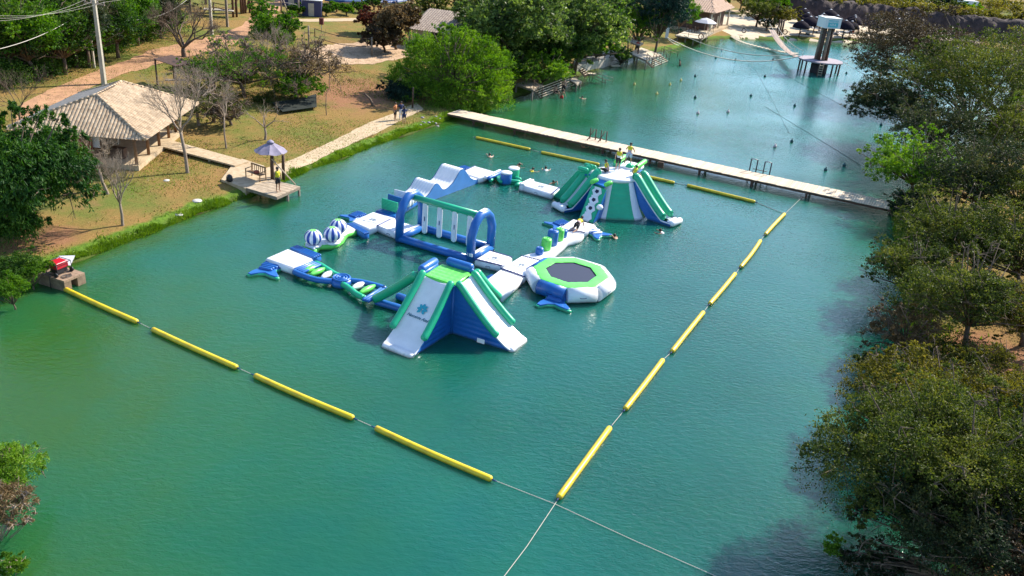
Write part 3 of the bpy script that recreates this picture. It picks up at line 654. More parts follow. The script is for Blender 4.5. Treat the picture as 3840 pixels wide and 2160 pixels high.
# ---------------- generator platform ----------------
PIER=mat('brown_stained_pier',(.20,.14,.09),.9,.3,3,.01,10)
def genplat():
    def g(a,b): return W(a/5.367,900+b/5.367,.62)
    A,B,C_,D_=g(745,665),g(1285,830),g(1705,655),g(1440,565)
    D_=A+(C_-B)*1.02
    root=thing('concrete_platform','weathered concrete platform in the water carrying the red generator','platform',V(*((A+C_)/2).xy,0))
    poly=[(p.x,p.y) for p in (A,B,C_,D_)]
    N=4
    for i in range(N):
        t0=i/N+.006;t1=(i+1)/N-.006
        m=MB(); m.prism([tuple(lerp(A,D_,t0).xy),tuple(lerp(B,C_,t0).xy),tuple(lerp(B,C_,t1).xy),tuple(lerp(A,D_,t1).xy)],.5,.62); m.build('slab',mat('pinkish_concrete',(.30,.20,.13),.9,.2,4,.004,20),root)
    m=MB(); m.prism([tuple(A.xy),tuple(B.xy),tuple(lerp(B,C_,.32).xy),tuple(lerp(A,D_,.32).xy)],-.6,.49); m.build('pier',PIER,root)
    m=MB(); m.prism([tuple(lerp(B,A,.1).xy+Vector((0,0))),tuple(lerp(B,C_,.62).xy),tuple(C_.xy),tuple(lerp(C_,D_,.9).xy),tuple(lerp(A,D_,.9).xy),tuple(lerp(A,D_,.62).xy)][1:],-.6,.49); m.build('pier',PIER,root)
    # generator
    c=lerp(A,C_,.47)+V(0,0,0); x=(B-A).normalized(); y=(C_-B).normalized()
    gr=thing('portable_generator','red and black portable generator in a tube frame on the concrete platform','generator',V(c.x,c.y,.62))
    ax=(x,V(-x.y,x.x,0),V(0,0,1)); RED=mat('red_enamel',(.55,.012,.03),.35,.1,4,coat=.5)
    m=MB(); m.box(V(c.x,c.y,.62+.52),(.62,.75,.36),ax=ax); o=m.build('fuel_tank',RED,gr); bm=o.modifiers.new('b','BEVEL'); bm.width=.05; bm.segments=3
    m=MB(); m.box(V(c.x,c.y,.62+.24),(.5,.62,.3),ax=ax); m.build('engine',BLACK,gr)
    m=MB(); m.box(V(c.x,c.y,.62+.24)-ax[0]*.28,(.06,.5,.34),ax=ax); m.build('control_panel',BLACK,gr)
    for s in (-.36,.36):
        m=MB(); q=[V(c.x,c.y,0)+ax[0]*i+ax[1]*s*1.25+V(0,0,k) for i,k in ((-.42,.66),(-.4,1.3),(.4,1.3),(.42,.66))]; m.tube(q,.022,6,closed=True); m.build('frame_tube',BLACK,gr)
    for s in (-.4,.4):
        m=MB(); m.tube([V(c.x,c.y,1.3)+ax[0]*s-ax[1]*.45,V(c.x,c.y,1.3)+ax[0]*s+ax[1]*.45],.022,6); m.build('frame_tube',BLACK,gr)
    for s in (-1,1):
        m=MB(); w=V(c.x,c.y,.62+.13)+ax[0]*.33+ax[1]*s*.5; m.lathe(w,[(.05,-.04),(.13,-.04),(.13,.04),(.05,.04)],12,ax=ax[1]); m.build('wheel',BLACK,gr)
    # white sheet and cables
    m=MB(); p=lerp(A,D_,.8)+V(.35,.1,.05); m.add([p+V(-.5,-.3,.02),p+V(.55,-.1,.1),p+V(.5,.55,.4),p+V(-.3,.4,.36)],[(0,1,2,3)]); m.add([p+V(-.5,-.3,0),p+V(.55,-.1,.08),p+V(.5,.55,.38),p+V(-.3,.4,.34)],[(3,2,1,0)])
    tag(m.build('white_board',WHITE,None),'white board propped behind the red generator','board')
    m=MB(); pts=[]
    for i in range(60):
        t=i/59; a=t*16; r=.18+.12*math.sin(t*9)
        pts.append(V(c.x,c.y,.655+.02*math.sin(a*3))+ax[0]*(.62+math.cos(a)*r*.6+.1*t)-ax[1]*(.1+math.sin(a)*r*1.1))
    m.tube(pts,.014,5); tag(m.build('coiled_cable',BLACK,None),'loose black cable coiled on the platform beside the generator','cable')
    m=MB(); m.tube([lerp(A,B,.45)+V(0,0,.03),lerp(A,B,.5)+V(-.02,-.06,-.05),V(*lerp(A,B,.5).xy,-.1)-ax[1]*.08],.02,5); tag(m.build('hose',BLACK,None),'black hose hanging off the near edge of the generator platform','hose')
genplat()
# ---------------- utility poles and wires ----------------
PC=mat('pole_concrete',(.42,.38,.30),.85,.12,3)
def upole(label,bx,by,h,r0,r1,arms=True,m=PC,topx=None):
    b=G(bx,by); root=thing('utility_pole',label,'utility pole',b,'poles along the dirt road')
    top=b+V(0,0,h)
    s=MB(); s.box
    s.rings([[b+V(i*r0,j*r0,-.3) for i,j in ((-1,-1),(1,-1),(1,1),(-1,1))],[top+V(i*r1,j*r1,0) for i,j in ((-1,-1),(1,-1),(1,1),(-1,1))]],False,True,True,True); s.build('shaft',m,root)
    if arms:
        s=MB(); s.beam(top+V(-1.1,.3,-.35),top+V(1.1,-.3,-.35),.1,.12); s.build('crossarm',WOODG,root)
        for k in (-1,-.35,.35,1):
            s=MB(); s.lathe(top+V(k,-k*.27,-.28),[(.03,0),(.07,.06),(.05,.12),(.07,.16),(.02,.2)],8); s.build('insulator',mat('glazed_insulator',(.35,.3,.28),.3),root)
    return b,top
b1,t1=upole('tall square concrete utility pole rising behind the tiled pavilion',391,317,7.75,.19,.13)
b2,t2=upole('thin pale pole at the forest edge left of the tall utility pole',355,255,6.2,.09,.06,False)
b3,t3=upole('tall pale pole beside the dirt road near the timber railings',795,133,7.6,.16,.12,False)
b4,t4=upole('brown timber pole to the right of the pale road pole',853,101,7.2,.15,.12,False,m=WOODG)
def wire(a,b,sag,r=.010):
    m=MB(); m.tube([lerp(a,b,i/20)-V(0,0,sag*4*(i/20)*(1-i/20)) for i in range(21)],r,5,cap=False); return m
wires=thing('overhead_wires','overhead wires strung from the tall concrete pole to the left','wires',t1)
for k in (-1,0,1):
    a=t1+V(k,-k*.27,-.1); wire(a,D(-60,75+k*-12-8,70),.5).build('wire',ROPE,wires)
    wire(a,t1+V(30+k,75,5+k),.8).build('wire',ROPE,wires)
w2=thing('service_cable','pale thick cable sagging between the thin poles above the forest edge','cable',t2)
wire(t2+V(0,0,-.4),D(-30,190,66),.5,.024).build('cable',ROPE,w2); wire(t2+V(0,0,-.4),D(700,0,100),1.6,.024).build('cable',ROPE,w2)
# ---------------- volleyball net ----------------
vb=thing('volleyball_net','volleyball net with dark bands strung between two timber posts','volleyball net',G(1280,200))
pa,pb=G(1158,168),G(1394,212)
for p in (pa,pb):
    m=MB(); m.tube([p+V(0,0,-.3),p+V(0,0,2.35)],.11,8); m.build('post',WOODG,vb)
na=lerp(pa,pb,.1);nb=lerp(pa,pb,.93)
for z in (2.15,1.15):
    m=MB(); m.tube([V(lerp(na,nb,t).x,lerp(na,nb,t).y,lerp(na.z,nb.z,t)+z-.35*4*t*(1-t)) for t in [i/14 for i in range(15)]],.045,6); m.build('tape',WOODD,vb)
for p in (na,nb):
    m=MB(); m.tube([p+V(0,0,1.15),p+V(0,0,2.15)],.06,6); m.build('side_band',WOODD,vb)
m=MB()
for i in range(1,60):
    t=i/60; p=lerp(na,nb,t); s=-.35*4*t*(1-t); m.tube([p+V(0,0,1.15+s),p+V(0,0,2.15+s)],.006,3,cap=False)
for k in range(1,8):
    m.tube([V(lerp(na,nb,t).x,lerp(na,nb,t).y,lerp(na.z,nb.z,t)+1.15+k/8-.35*4*t*(1-t)) for t in [i/14 for i in range(15)]],.006,3,cap=False)
m.build('mesh',WOODG,vb)
for s,e in ((pa,na),(nb,pb)):
    m=MB(); m.tube([s+V(0,0,2.1),e+V(0,0,2.1)],.012,4); m.tube([s+V(0,0,1.2),e+V(0,0,1.2)],.012,4); m.build('tie_rope',ROPE,vb)
# basket-like box on a thin stand
p=G(1206,122); r_=thing('litter_basket','dark red basket box on a thin stand beyond the volleyball net','litter bin',p)
m=MB(); m.tube([p,p+V(0,0,1.1)],.035,6); m.build('stand',STEEL,r_)
m=MB(); m.box(p+V(0,0,1.5),(.55,.45,.85)); m.build('box',mat('maroon_paint',(.12,.02,.015),.7),r_)
# white lawn stones / markers
for i,(x,y,l) in enumerate([(739,753,'flat pale stone on the lawn nearer the lake edge'),(672,804,'small pale stone lying in the lawn beside the grassy bank'),(625,677,'wide pale stone slab in the lawn below the leaning bare tree'),(722,574,'white litter under the bare tree beside the walkway')]):
    p=G(x,y); m=MB(); m.lathe(p,[(.02,-.05),(.34-.05*i,-.02),(.3-.05*i,.04),(.02,.06)],9); tag(m.build('pale_stone',mat('limestone',(.6,.55,.48),.9,.15,5),None),l,'stone')
# ---------------- inflatable water park ----------------
def r2(x,y): return (900+x/3.22,600+y/3.22)
def r3(x,y): return (1600+x/3.22,480+y/3.22)
def r4(x,y): return (1400+x/2.683,900+y/2.683)
def r5(x,y): return (2000+x/4.025,520+y/4.025)
def seam(root,a,b,w=.1,z=.47,n=None,name='seam_strap'):
    "laced webbing between two modules"
    L=(b-a).length; n=n or int(L/.12); m=MB(); d=(b-a)/L; s=V(-d.y,d.x,0)
    m.tube([lerp(a,b,i/n)+s*(.02 if i%2 else -.02)*1.5 for i in range(n+1)],w*.32,5)
    m.beam(a+V(0,0,-.015),b+V(0,0,-.015),w,.03); o=m.build(name,SEAM,root); return o
def logo(root,c,x,y,s,m=GREYP,txt=True):
    "five-petal emblem with the name under it, printed flat"
    nrm=x.cross(y).normalized(); mb=MB()
    for k in range(7):
        a=rad(90+ (k-3)*46); L=.5*s; w=.13*s; d=x*math.cos(a)+y*math.sin(a); p=x*-math.sin(a)+y*math.cos(a)
        vs=[c+d*.06*s]+[c+d*(L*(.2+.8*t))+p*w*sg*math.sin(pi*min(t*.8+.1,1)) for sg in (1,) for t in (.2,.5,.8,.95)]+[c+d*L*1.05]+[c+d*(L*(.2+.8*t))-p*w*math.sin(pi*min(t*.8+.1,1)) for t in (.95,.8,.5,.2)]
        mb.add([v+nrm*.012 for v in vs],[tuple(range(len(vs)))])
    o=mb.build('emblem',m,root)
    if txt:
        me=text_mesh('Nascente Azul',.36*s,.35,.003,.004); me.materials.append(GREYP if m is not TEAL else mat('dark_teal_print',(.05,.16,.22),.6))
        t=bpy.data.objects.new('lettering',me); COL.objects.link(t); t.parent=root
        R=Matrix((x,y,nrm)).transposed().to_4x4(); R.translation=c-y*.78*s+nrm*.012-wpos(root); t.matrix_local=R
def mat_module(label,c,nrib=10,along=0,zt=.45,r=.09,seams=(),logo_s=0,m=WHITE,lx=None,name='floating_mat'):
    c=[V(p[0],p[1],0) for p in c]; cen=(c[0]+c[1]+c[2]+c[3])/4
    root=thing(name,label,'inflatable mat',V(cen.x,cen.y,0),'white mats of the inflatable course')
    b=MB(); ribmat(b,[(p.x,p.y) for p in c],zt,-.12,r,nrib,.024,along); b.build('deck',m,root)
    for s in seams:
        a_,b_=c[s],c[(s+1)%4]; i_=(cen-(a_+b_)/2).normalized()*.05
        seam(root,V(a_.x,a_.y,zt+.015)+i_,V(b_.x,b_.y,zt+.015)+i_)
    if logo_s:
        x=(lx if lx else (c[1]-c[0])).normalized(); y=V(-x.y,x.x,0); logo(root,V(cen.x,cen.y,zt+.012),x,y,logo_s)
    for k in range(4):
        a_,b_=c[k],c[(k+1)%4]
        p=lerp(a_,b_,.5); o_=(p-cen).normalized(); h=MB(); t=(b_-a_).normalized()
        h.tube([p+o_*.0+t*s+V(0,0,z) for s,z in ((-.15,.14),(-.12,.2),(.12,.2),(.15,.14))],.018,5); h.build('grab_handle',SEAM,root)
    return root
def q4(fn,pts,z): return [W(*fn(*p),z) for p in pts]
Z0=.45
# west ribbed mat + blue roll
A=q4(r2,[(300,1190),(580,1068),(880,1187),(640,1308)],Z0)
mat_module('ribbed white mat at the far left corner of the course beside the ball platform',A,14,1)
def rollbank(label,a,b,inward,n,w,zc=.4,r=.12,m=BLUE,caps=True,group=None):
    "row of parallel tubes"
    root=thing('tube_pontoon',label,'inflatable pontoon',V(*((a+b)/2).xy,0),'blue tube pontoons between the mats')
    for i in range(n):
        o=inward*(w*(i+.5)/n); q=MB(); q.tube([a+o+V(0,0,zc-a.z),b+o+V(0,0,zc-b.z)],w/n*.56,10,round_=2); q.build('tube',m,root)
    q=MB(); aa=a+inward*.03;bb=b+inward*.03; cc=b+inward*(w-.03);dd=a+inward*(w-.03)
    puff(q,[(p.x,p.y) for p in (aa,bb,cc,dd)],zc-.03,-.12,.05); q.build('base',m,root); return root
def perp(a,b,toward):
    d=(b-a).normalized(); n=V(-d.y,d.x,0)
    return n if n.dot(toward-a)>0 else -n
a,b=W(*r2(598,1058),Z0),W(*r2(895,1175),Z0); rollbank('blue four-tube pontoon between the left ribbed mat and the ball platform',a,b,perp(a,b,W(*r2(900,1080),Z0)),4,.62)
def starfish(label,c,ang,s=1.0,flip=1,mt=BLUE,me_=GREEN,stripe=None):
    "boarding step: ribbed fan with a tail fin, green rim"
    root=thing('boarding_step',label,'boarding step',c,'fish-tail boarding steps hanging off the course')
    x=V(math.cos(ang),math.sin(ang),0); y=V(-x.y,x.x,0)*flip
    def P_(u,v,z=0): return c+(x*u+y*v)*s+V(0,0,z)
    out=[(0,-.55),(.0,.55),(.45,.56),(.8,.45),(1.05,.66),(1.35,.95),(1.5,.85),(1.42,.45),(1.3,.15),(1.45,-.12),(1.75,-.38),(1.7,-.58),(1.35,-.56),(.95,-.42),(.5,-.52)]
    q=MB(); puff(q,[P_(*p).xy for p in out],.14,-.14,.07); q.build('float_rim',me_,root)
    q=MB(); puff(q,[P_(u*.94+.02,v*.90).xy for u,v in out],.20,.1,.04); q.build('pad',mt,root)
    for i in range(6):
        u=.1+i*.17; h=.42 if i<4 else .34
        q=MB(); q.tube([P_(u,-h,.23),P_(u,h,.23)],.085*s,8,round_=2); q.build('tube_step',(stripe if stripe and i%2 else mt),root)
    return root
def ax_ang(a,b): d=b-a; return math.atan2(d.y,d.x)
def step_at(label,attach,tip,**k):
    a=W(*attach,.15); t=W(*tip,.15); return starfish(label,V(a.x,a.y,0),ax_ang(a,t),s=(t-a).length/1.5,**k)
step_at('blue fish-tail boarding step at the far left corner of the course',r2(440,1240),r2(235,1385),flip=1)
step_at('blue boarding step on the shore side of the large logo mat',r2(1480,650),r2(1290,715),flip=-1)
step_at('blue boarding step behind the top end of the white wave ramp',r3(500,480),r3(350,515),flip=-1)
step_at('pale blue boarding step left of the crawling swimmer',r3(1690,1140),r3(1500,1190),flip=-1)
step_at('white-striped boarding step to the right of the crawling swimmer',r3(1955,1215),r3(2125,1320),flip=1,mt=BLUE,me_=GREEN,stripe=WHITE)
step_at('small blue boarding step in the angle behind the front slide tower',(1858,1040),(1812,1060),flip=-1)
step_at('blue boarding step on the near side of the octagonal trampoline',(2105,1098),(2060,1148),flip=1)
# ---- ladder bridge "boat" sections with round hub ----
def Lz(pts,z): return [W(940+x/2.34,900+y/2.34,z) for x,y in pts]
def bridge(label,side1,m1,side2,m2,rungs,ends,r=.17):
    root=thing('rung_bridge',label,'inflatable bridge',V(*side1[len(side1)//2].xy,0),'curved rung bridges in the left row')
    for s,mm in ((side1,m1),(side2,m2)):
        q=MB(); q.tube(smooth(s),r,12,round_=3); q.build('side_tube',mm,root)
    for a,b,mm in rungs:
        d=(b-a); q=MB(); N=8; q.tube([lerp(a,b,i/N) for i in range(N+1)],[.06+.13*math.sin(pi*(i+.4)/(N+.8)) for i in range(N+1)],10,sq=1.0); q.build('rung',mm,root)
    for a,b,mm,n,w in ends:
        inn=perp(a,b,(side1[len(side1)//2]+side2[len(side2)//2])/2)
        for i in range(n):
            q=MB(); o=inn*(w*(i+.5)/n); q.tube([a+o,b+o],w/n*.6,10,round_=2); q.build('end_tube',mm,root)
    return root
def smooth(P,k=5):
    out=[]
    for i in range(len(P)-1):
        p0=P[max(i-1,0)];p1=P[i];p2=P[i+1];p3=P[min(i+2,len(P)-1)]
        for j in range(k):
            t=j/k; out.append(.5*((2*p1)+(p2-p0)*t+(2*p0-5*p1+4*p2-p3)*t*t+(3*p1-p0-3*p2+p3)*t**3))
    return out+[P[-1]]
z=.28
s1=Lz([(375,275),(440,305),(540,340),(640,358),(740,362)],z); s2=Lz([(560,200),(620,225),(680,262),(740,300),(800,322)],z)
rg=[(Lz([(460,285)],z+.05)[0],Lz([(585,228)],z+.05)[0],LIME),(Lz([(520,308)],z+.05)[0],Lz([(650,250)],z+.05)[0],LIME),(Lz([(620,335)],z+.05)[0],Lz([(715,280)],z+.05)[0],WHITE)]
e=Lz([(372,262),(545,190)],.36)
bridge('curved blue-and-green rung bridge next to the left ribbed mat',s1,BLUE,s2,GREEN,rg,[(e[0],e[1],BLUE,4,.75)])
s3=Lz([(800,385),(860,420),(930,475),(1010,515)],z); s4=Lz([(850,355),(960,368),(1090,398),(1190,430)],z)
rg=[(Lz([(890,428)],z+.05)[0],Lz([(990,378)],z+.05)[0],WHITE),(Lz([(955,468)],z+.05)[0],Lz([(1090,400)],z+.05)[0],LIME)]
e=Lz([(1040,545),(1205,440)],.36)
bridge('second rung bridge with a green near side, beyond the round blue hub',s3,GREEN,s4,BLUE,rg,[(e[0],e[1],BLUE,3,.5)])
hub=thing('round_hub','round blue hub with concentric rings joining the two rung bridges','inflatable hub',V(*Lz([(798,350)],.3)[0].xy,0),None)
c=hub.location.copy(); q=MB(); q.lathe(c,[(.5,-.1),(.6,.05),(.64,.22),(.56,.38),(.46,.42),(.02,.43)],24); q.build('drum',BLUE,hub)
for rr in (.47,.3,.14):
    q=MB(); q.tube([c+V(rr*math.cos(a),rr*math.sin(a),.44) for a in [2*pi*k/20 for k in range(20)]],.07,8,closed=True); q.build('ring',BLUE,hub)
# ---- ball platform ----
def ballplat():
    root=thing('ball_platform','white and green winding platform carrying the striped balls','inflatable platform',V(-11.7,48.8,0))
    out=[(760,1050),(775,985),(830,960),(950,970),(1010,930),(1100,890),(1160,820),(1250,800),(1290,790),(1345,800),(1432,850),(1390,870),(1310,885),(1285,905),(1255,960),(1200,1000),(1100,1030),(965,1040),(950,1060),(905,1105),(860,1085)]
    P=[W(*r2(*p),.30) for p in out]; P=ccw([(p.x,p.y) for p in P])
    q=MB(); puff(q,P,.33,-.12,.16); q.build('rim_tube',LIME,root)
    q=MB(); puff(q,[p for p in offpoly(P,-.10)],.40,.2,.06); q.build('deck',WHITE,root)
    return root
ballplat()
STR=bpy.data.materials.new('striped_ball_vinyl')
def ball_mat():
    t,b=nodes(STR); N=t.nodes;L=t.links; tc=N.new('ShaderNodeTexCoord'); sp=N.new('ShaderNodeSeparateXYZ'); L.new(tc.outputs['Object'],sp.inputs[0])
    def mth(op,a,b_=None):
        m_=N.new('ShaderNodeMath'); m_.operation=op
        for i,s in enumerate((a,b_)):
            if s is None: continue
            if isinstance(s,(int,float)): m_.inputs[i].default_value=s
            else: L.new(s,m_.inputs[i])
        return m_.outputs[0]
    an=mth('ARCTAN2',sp.outputs[1],sp.outputs[0]); st=mth('GREATER_THAN',mth('SINE',mth('MULTIPLY',an,8.0)),0.0)
    m1=N.new('ShaderNodeMix'); m1.data_type='RGBA'; L.new(st,m1.inputs[0]); m1.inputs[6].default_value=(.8,.8,.82,1); m1.inputs[7].default_value=(.02,.065,.34,1)
    cap=mth('GREATER_THAN',sp.outputs[2],.45); m2=N.new('ShaderNodeMix'); m2.data_type='RGBA'; L.new(cap,m2.inputs[0]); L.new(m1.outputs[2],m2.inputs[6]); m2.inputs[7].default_value=(.18,.62,.08,1)
    L.new(m2.outputs[2],b.inputs['Base Color']); b.inputs['Roughness'].default_value=.4; b.inputs['Coat Weight'].default_value=.2
ball_mat()
def ball(label,px,py,ang):
    c=W(*r2(px,py),.90); r=.54; root=thing('striped_ball',label,'inflatable ball',c,'navy and white striped balls'); root.rotation_euler=(0,0,ang)
    N=16; R=[]
    for i in range(0,15):
        t=-pi/2+pi*i/14; ring=[]
        for k in range(N*4):
            a=2*pi*k/(N*4); puf=1+.03*abs(math.sin(8*a))*math.cos(t)
            rr=r*math.cos(t)*puf; rr=max(rr,.01); ring.append(V(rr*math.cos(a),rr*math.sin(a),r*.9*math.sin(t) - (.05 if t>1.4 else 0)))
        R.append(ring)
    q=MB(); q.rings(R,True,True,True,True); o=q.build('ball',STR,None); o.parent=root
    q=MB(); q.lathe((0,0,-.5),[(.45,-.1),(.52,-.02),(.45,.06)],16); o=q.build('collar',WHITE,None); o.parent=root
ball('striped ball nearest the left ribbed mat',885,930,.2)
ball('middle striped ball, in front of the rearmost ball',1115,893,.9)
ball('rearmost striped ball, nearest the large logo mat',1185,800,1.4)
# ---- upper left mats ----
a,b=W(*r2(1285,762),Z0),W(*r2(1500,885),Z0); rollbank('blue four-tube pontoon between the ball platform and the logo mat',a,b,perp(a,b,W(*r2(1600,760),Z0)),4,.42)
mat_module('large white mat with a grey emblem left of the blue arch gate',q4(r2,[(1345,742),(1610,622),(1880,700),(1565,838)],Z0),12,1,logo_s=.55,lx=V(1,-.35,0))
mat_module('ribbed white mat tucked behind the left leg of the arch gate',q4(r2,[(1650,792),(1812,712),(2110,790),(1935,905)],Z0),12,0,seams=(0,))
mat_module('slim blue deck under the three coloured hurdle panels',q4(r2,[(1630,608),(1710,580),(1960,650),(1880,690)],Z0),5,0,m=BLUE)
def hurdles():
    root=thing('hurdle_module','hurdle module with green, blue and white upright panels behind the arch gate','hurdle',W(*r2(1880,600),0))
    for p0,p1,mm,h in (((1710,590),(1905,650),GREEN,.75),((1785,540),(1985,600),BLUE,.75),((1860,480),(2050,530),WHITE,.75)):
        a=W(*r2(*p0),.45); b=W(*r2(*p1),.45); n=V(-(b-a).normalized().y,(b-a).normalized().x,0)
        q=MB(); nn=7
        for i in range(nn): q.tube([lerp(a,b,0)+V(0,0,.1+i*h/nn),b+V(0,0,.1+i*h/nn)],.07,8,round_=2)
        q.build('panel',mm,root)
    c=[W(*r2(*p),.4) for p in ((1700,580),(1900,640),(2160,480),(1990,440))]
    q=MB(); puff(q,[(p.x,p.y) for p in c],.4,-.1,.12); q.build('base',BLUE,root)
    for k in range(3):
        q=MB(); p=W(*r2(2020+35*k,560-25*k),.45); q.lathe(p,[(.22,0),(.26,.1),(.26,.5),(.2,.6)],14); q.build('drum',WHITE,root)
hurdles()
# ---- arch gate (hanging panel run) ----
def arch_gate():
    A0=V(-7.55,50.55,0); B0=V(-2.75,48.15,0); d=(B0-A0).normalized(); n=V(-d.y,d.x,0); wd=2.5
    root=thing('arch_gate','long blue arch gate with a green top beam and four hanging white panels','inflatable obstacle',(A0+B0)/2+n*wd/2)
    for P0 in (A0,B0):
        pts=[P0+V(0,0,.0),P0+V(0,0,1.75),P0+n*.35+V(0,0,2.45),P0+n*.85+V(0,0,2.85),P0+n*(wd-.85)+V(0,0,2.85),P0+n*(wd-.35)+V(0,0,2.45),P0+n*wd+V(0,0,1.75),P0+n*wd+V(0,0,.0)]
        q=MB(); q.tube(pts,.28,14); q.build('arch_tube',BLUE,root)
        q=MB(); q.tube([P0+V(0,0,.22),P0+n*wd+V(0,0,.22)],.28,12); q.build('sill_tube',BLUE,root)
        q=MB(); q.beam(P0+n*.3+V(0,0,.5),P0+n*(wd-.3)+V(0,0,.5),.22,.03); q.build('white_band',WHITE,root)
        q=MB(); q.beam(P0+n*(wd/2-.35)+V(0,0,3.125),P0+n*(wd/2+.35)+V(0,0,3.125),.26,.02); q.build('white_band',WHITE,root)
    mid=n*(wd/2)
    q=MB(); q.tube([A0+mid+d*.15+V(0,0,2.72),B0+mid-d*.2+V(0,0,2.72)],.21,14); q.build('top_beam',GREEN,root)
    for s in (0,wd):
        q=MB(); q.tube([A0+n*s+V(0,0,.2),B0+n*s+V(0,0,.2)],.27,12); q.build('base_beam',BLUE,root)
    for k in range(4):
        c=lerp(A0,B0,.20+k*.21)+mid
        m_=MB(); R=[]
        for (w,z) in ((.02,.42),(.17,.5),(.2,.62),(.2,1.4),(.2,2.2),(.19,2.45),(.05,2.75)):
            R.append([c+d*(w*math.cos(a))+n*(min(w,.09)*1.2*math.sin(a))+V(0,0,z) for a in [2*pi*j/14 for j in range(14)]])
        m_.rings(R,True,True,True,True); m_.build('hanging_panel',WHITE,root)
        m_=MB(); m_.tube([c-n*.115+d*.05+V(0,0,z) for z in (1.35,1.5,1.65)],.03,6); m_.build('panel_handle',SEAM,root)
        m_=MB()
        for j in range(7): 
            p=c+d*(-.24+.08*j); m_.tube([p+n*.0+V(0,0,2.55-.12*(1-abs(j-3)/3)),p+V(0,0,2.35+.12*abs(j-3)/3)],.05,6)
        m_.build('scalloped_flap',GREEN if k<9 else WHITE,root)
    q=MB(); q.box(B0+V(-.02,-.275,.62),(.38,.03,.2),math.atan2(d.y,d.x)); q.build('warning_label',WHITE,root)
arch_gate()
mat_module('small white mat with a faint emblem right of the arch gate',q4(r4,[(1022,195),(1170,103),(1400,170),(1290,262)],Z0),10,1,seams=(3,1),logo_s=.4,lx=V(1,-.3,0))
mat_module('white mat with a grey emblem between the trampoline and the small gate mat',q4(r4,[(1275,285),(1488,155),(1685,205),(1520,372)],Z0),9,0,seams=(1,3),logo_s=.45,lx=V(1,-.3,0))
mat_module('long white mat directly behind the front slide tower',q4(r4,[(1270,295),(1512,378),(1300,565),(1120,405)],Z0),9,1,logo_s=.0)
# ---- wave ramp ----
def wave():
    A=V(-6.75,57.3,0); root=thing('wave_ramp','white double-wave ramp with blue sides behind the arch gate','inflatable ramp',V(-5.6,61,0))
    e0=W(*r3(640,612),.3); n0=W(*r3(418,548),.3); L0=W(*r2(2025,415),.3)
    side=(n0-e0); wd=side.length; side.normalize(); fwd=V(-side.y,side.x,0); 
    if fwd.dot(L0-n0)<0: fwd=-fwd
    LEN=8.0
    prof=[(0,.30),(.5,.34),(1.0,.5),(1.5,.82),(1.9,1.25),(2.25,1.55),(2.55,1.62),(2.8,1.52),(3.1,1.25),(3.5,.88),(4.0,.62),(4.5,.5),(4.9,.62),(5.25,.95),(5.55,1.18),(5.8,1.18),(6.1,.95),(6.5,.62),(7.0,.4),(7.4,.3)]
    pp=smooth([V(a,b,0) for a,b in prof],4); q=MB(); nv=26; vs=[]
    for p in pp:
        for j in range(nv+1):
            t=j/nv; k=math.sin(pi*7*t)**2*.05; vs.append(e0+fwd*p.x+side*wd*t+V(0,0,p.y+k-e0.z))
    m=len(pp); fs=[(i*(nv+1)+j,i*(nv+1)+j+1,(i+1)*(nv+1)+j+1,(i+1)*(nv+1)+j) for i in range(m-1) for j in range(nv)]
    q.add(vs,fs,True); q.build('wave_deck',WHITE,root)
    for t in (0,1):
        q=MB(); o=e0+side*wd*t; o.z=0; rs=[]
        for dx in (-.05,.05):
            top=[o+side*dx+fwd*p.x+V(0,0,p.y-.005) for p in pp]; bot=[o+side*dx+fwd*p.x+V(0,0,-.15) for p in pp]; rs+=[top,bot]
        for k in (0,2):
            tp,bt=rs[k],rs[k+1]; vv=tp+bt; nn=len(tp); q.add(vv,[(i,i+1,nn+i+1,nn+i) for i in range(nn-1)],False)
        q.build('side_wall',mat('pale_blue_vinyl',(.07,.24,.58),.4,.1,1,coat=.2),root)
    q=MB(); q.tube([e0+V(0,0,-.05),n0+V(0,0,-.05)],.12,8); q.build('end_tube',SEAM,root)
wave()
mat_module('square white mat at the far end of the wave ramp',q4(r3,[(412,532),(580,456),(840,530),(638,608)],Z0),8,1,seams=(0,))
def drum_link():
    root=thing('drum_link','link of green tube rings and two tall drums between the back mats','inflatable link',W(*r3(950,610),0))
    a,b=W(*r3(690,600),.4),W(*r3(880,515),.4)
    for i in range(2):
        q=MB(); o=perp(a,b,W(*r3(1000,620),.4))*(.28*i+.1); q.tube([a+o,b+o],.17,12,round_=2); q.build('end_tube',WHITE if i==0 else BLUE,root)
    tubes=[((770,605),(870,590)),((870,590),(930,640)),((880,575),(1000,565)),((1000,640),(1130,650)),((1060,600),(1140,625)),((770,640),(800,590)),((1080,690),(1150,660)),((900,655),(850,600))]
    for p,r_ in tubes:
        q=MB(); q.tube([W(*r3(*p),.22),W(*r3(*r_),.22)],.16,10,round_=2); q.build('ring_tube',GREEN,root)
    for (x,y),mm in (((955,640),BLUE),((1047,585),GREEN)):
        c=W(*r3(x,y),.2); c.z=-.05; q=MB(); q.lathe(c,[(.4,0),(.46,.1),(.46,.82),(.4,.92)],18); q.build('drum',mm,root)
        q=MB(); q.lathe(c,[(.44,.88),(.48,.95),(.42,1.02),(.02,1.03)],18); q.build('drum_top',WHITE,root)
drum_link()
a,b=W(*r3(1115,672),.55),W(*r3(1245,612),.55); rollbank('white raised roll at the left edge of the back emblem mat',a,b,perp(a,b,W(*r3(1300,700),.5)),2,.45,zc=.5,m=WHITE)
mat_module('white mat with a dark emblem in front of the swimmers, left of the big tower',q4(r3,[(1135,690),(1270,632),(1608,718),(1512,800)],Z0),10,1,seams=(2,),logo_s=.55,lx=V(1,-.25,0))
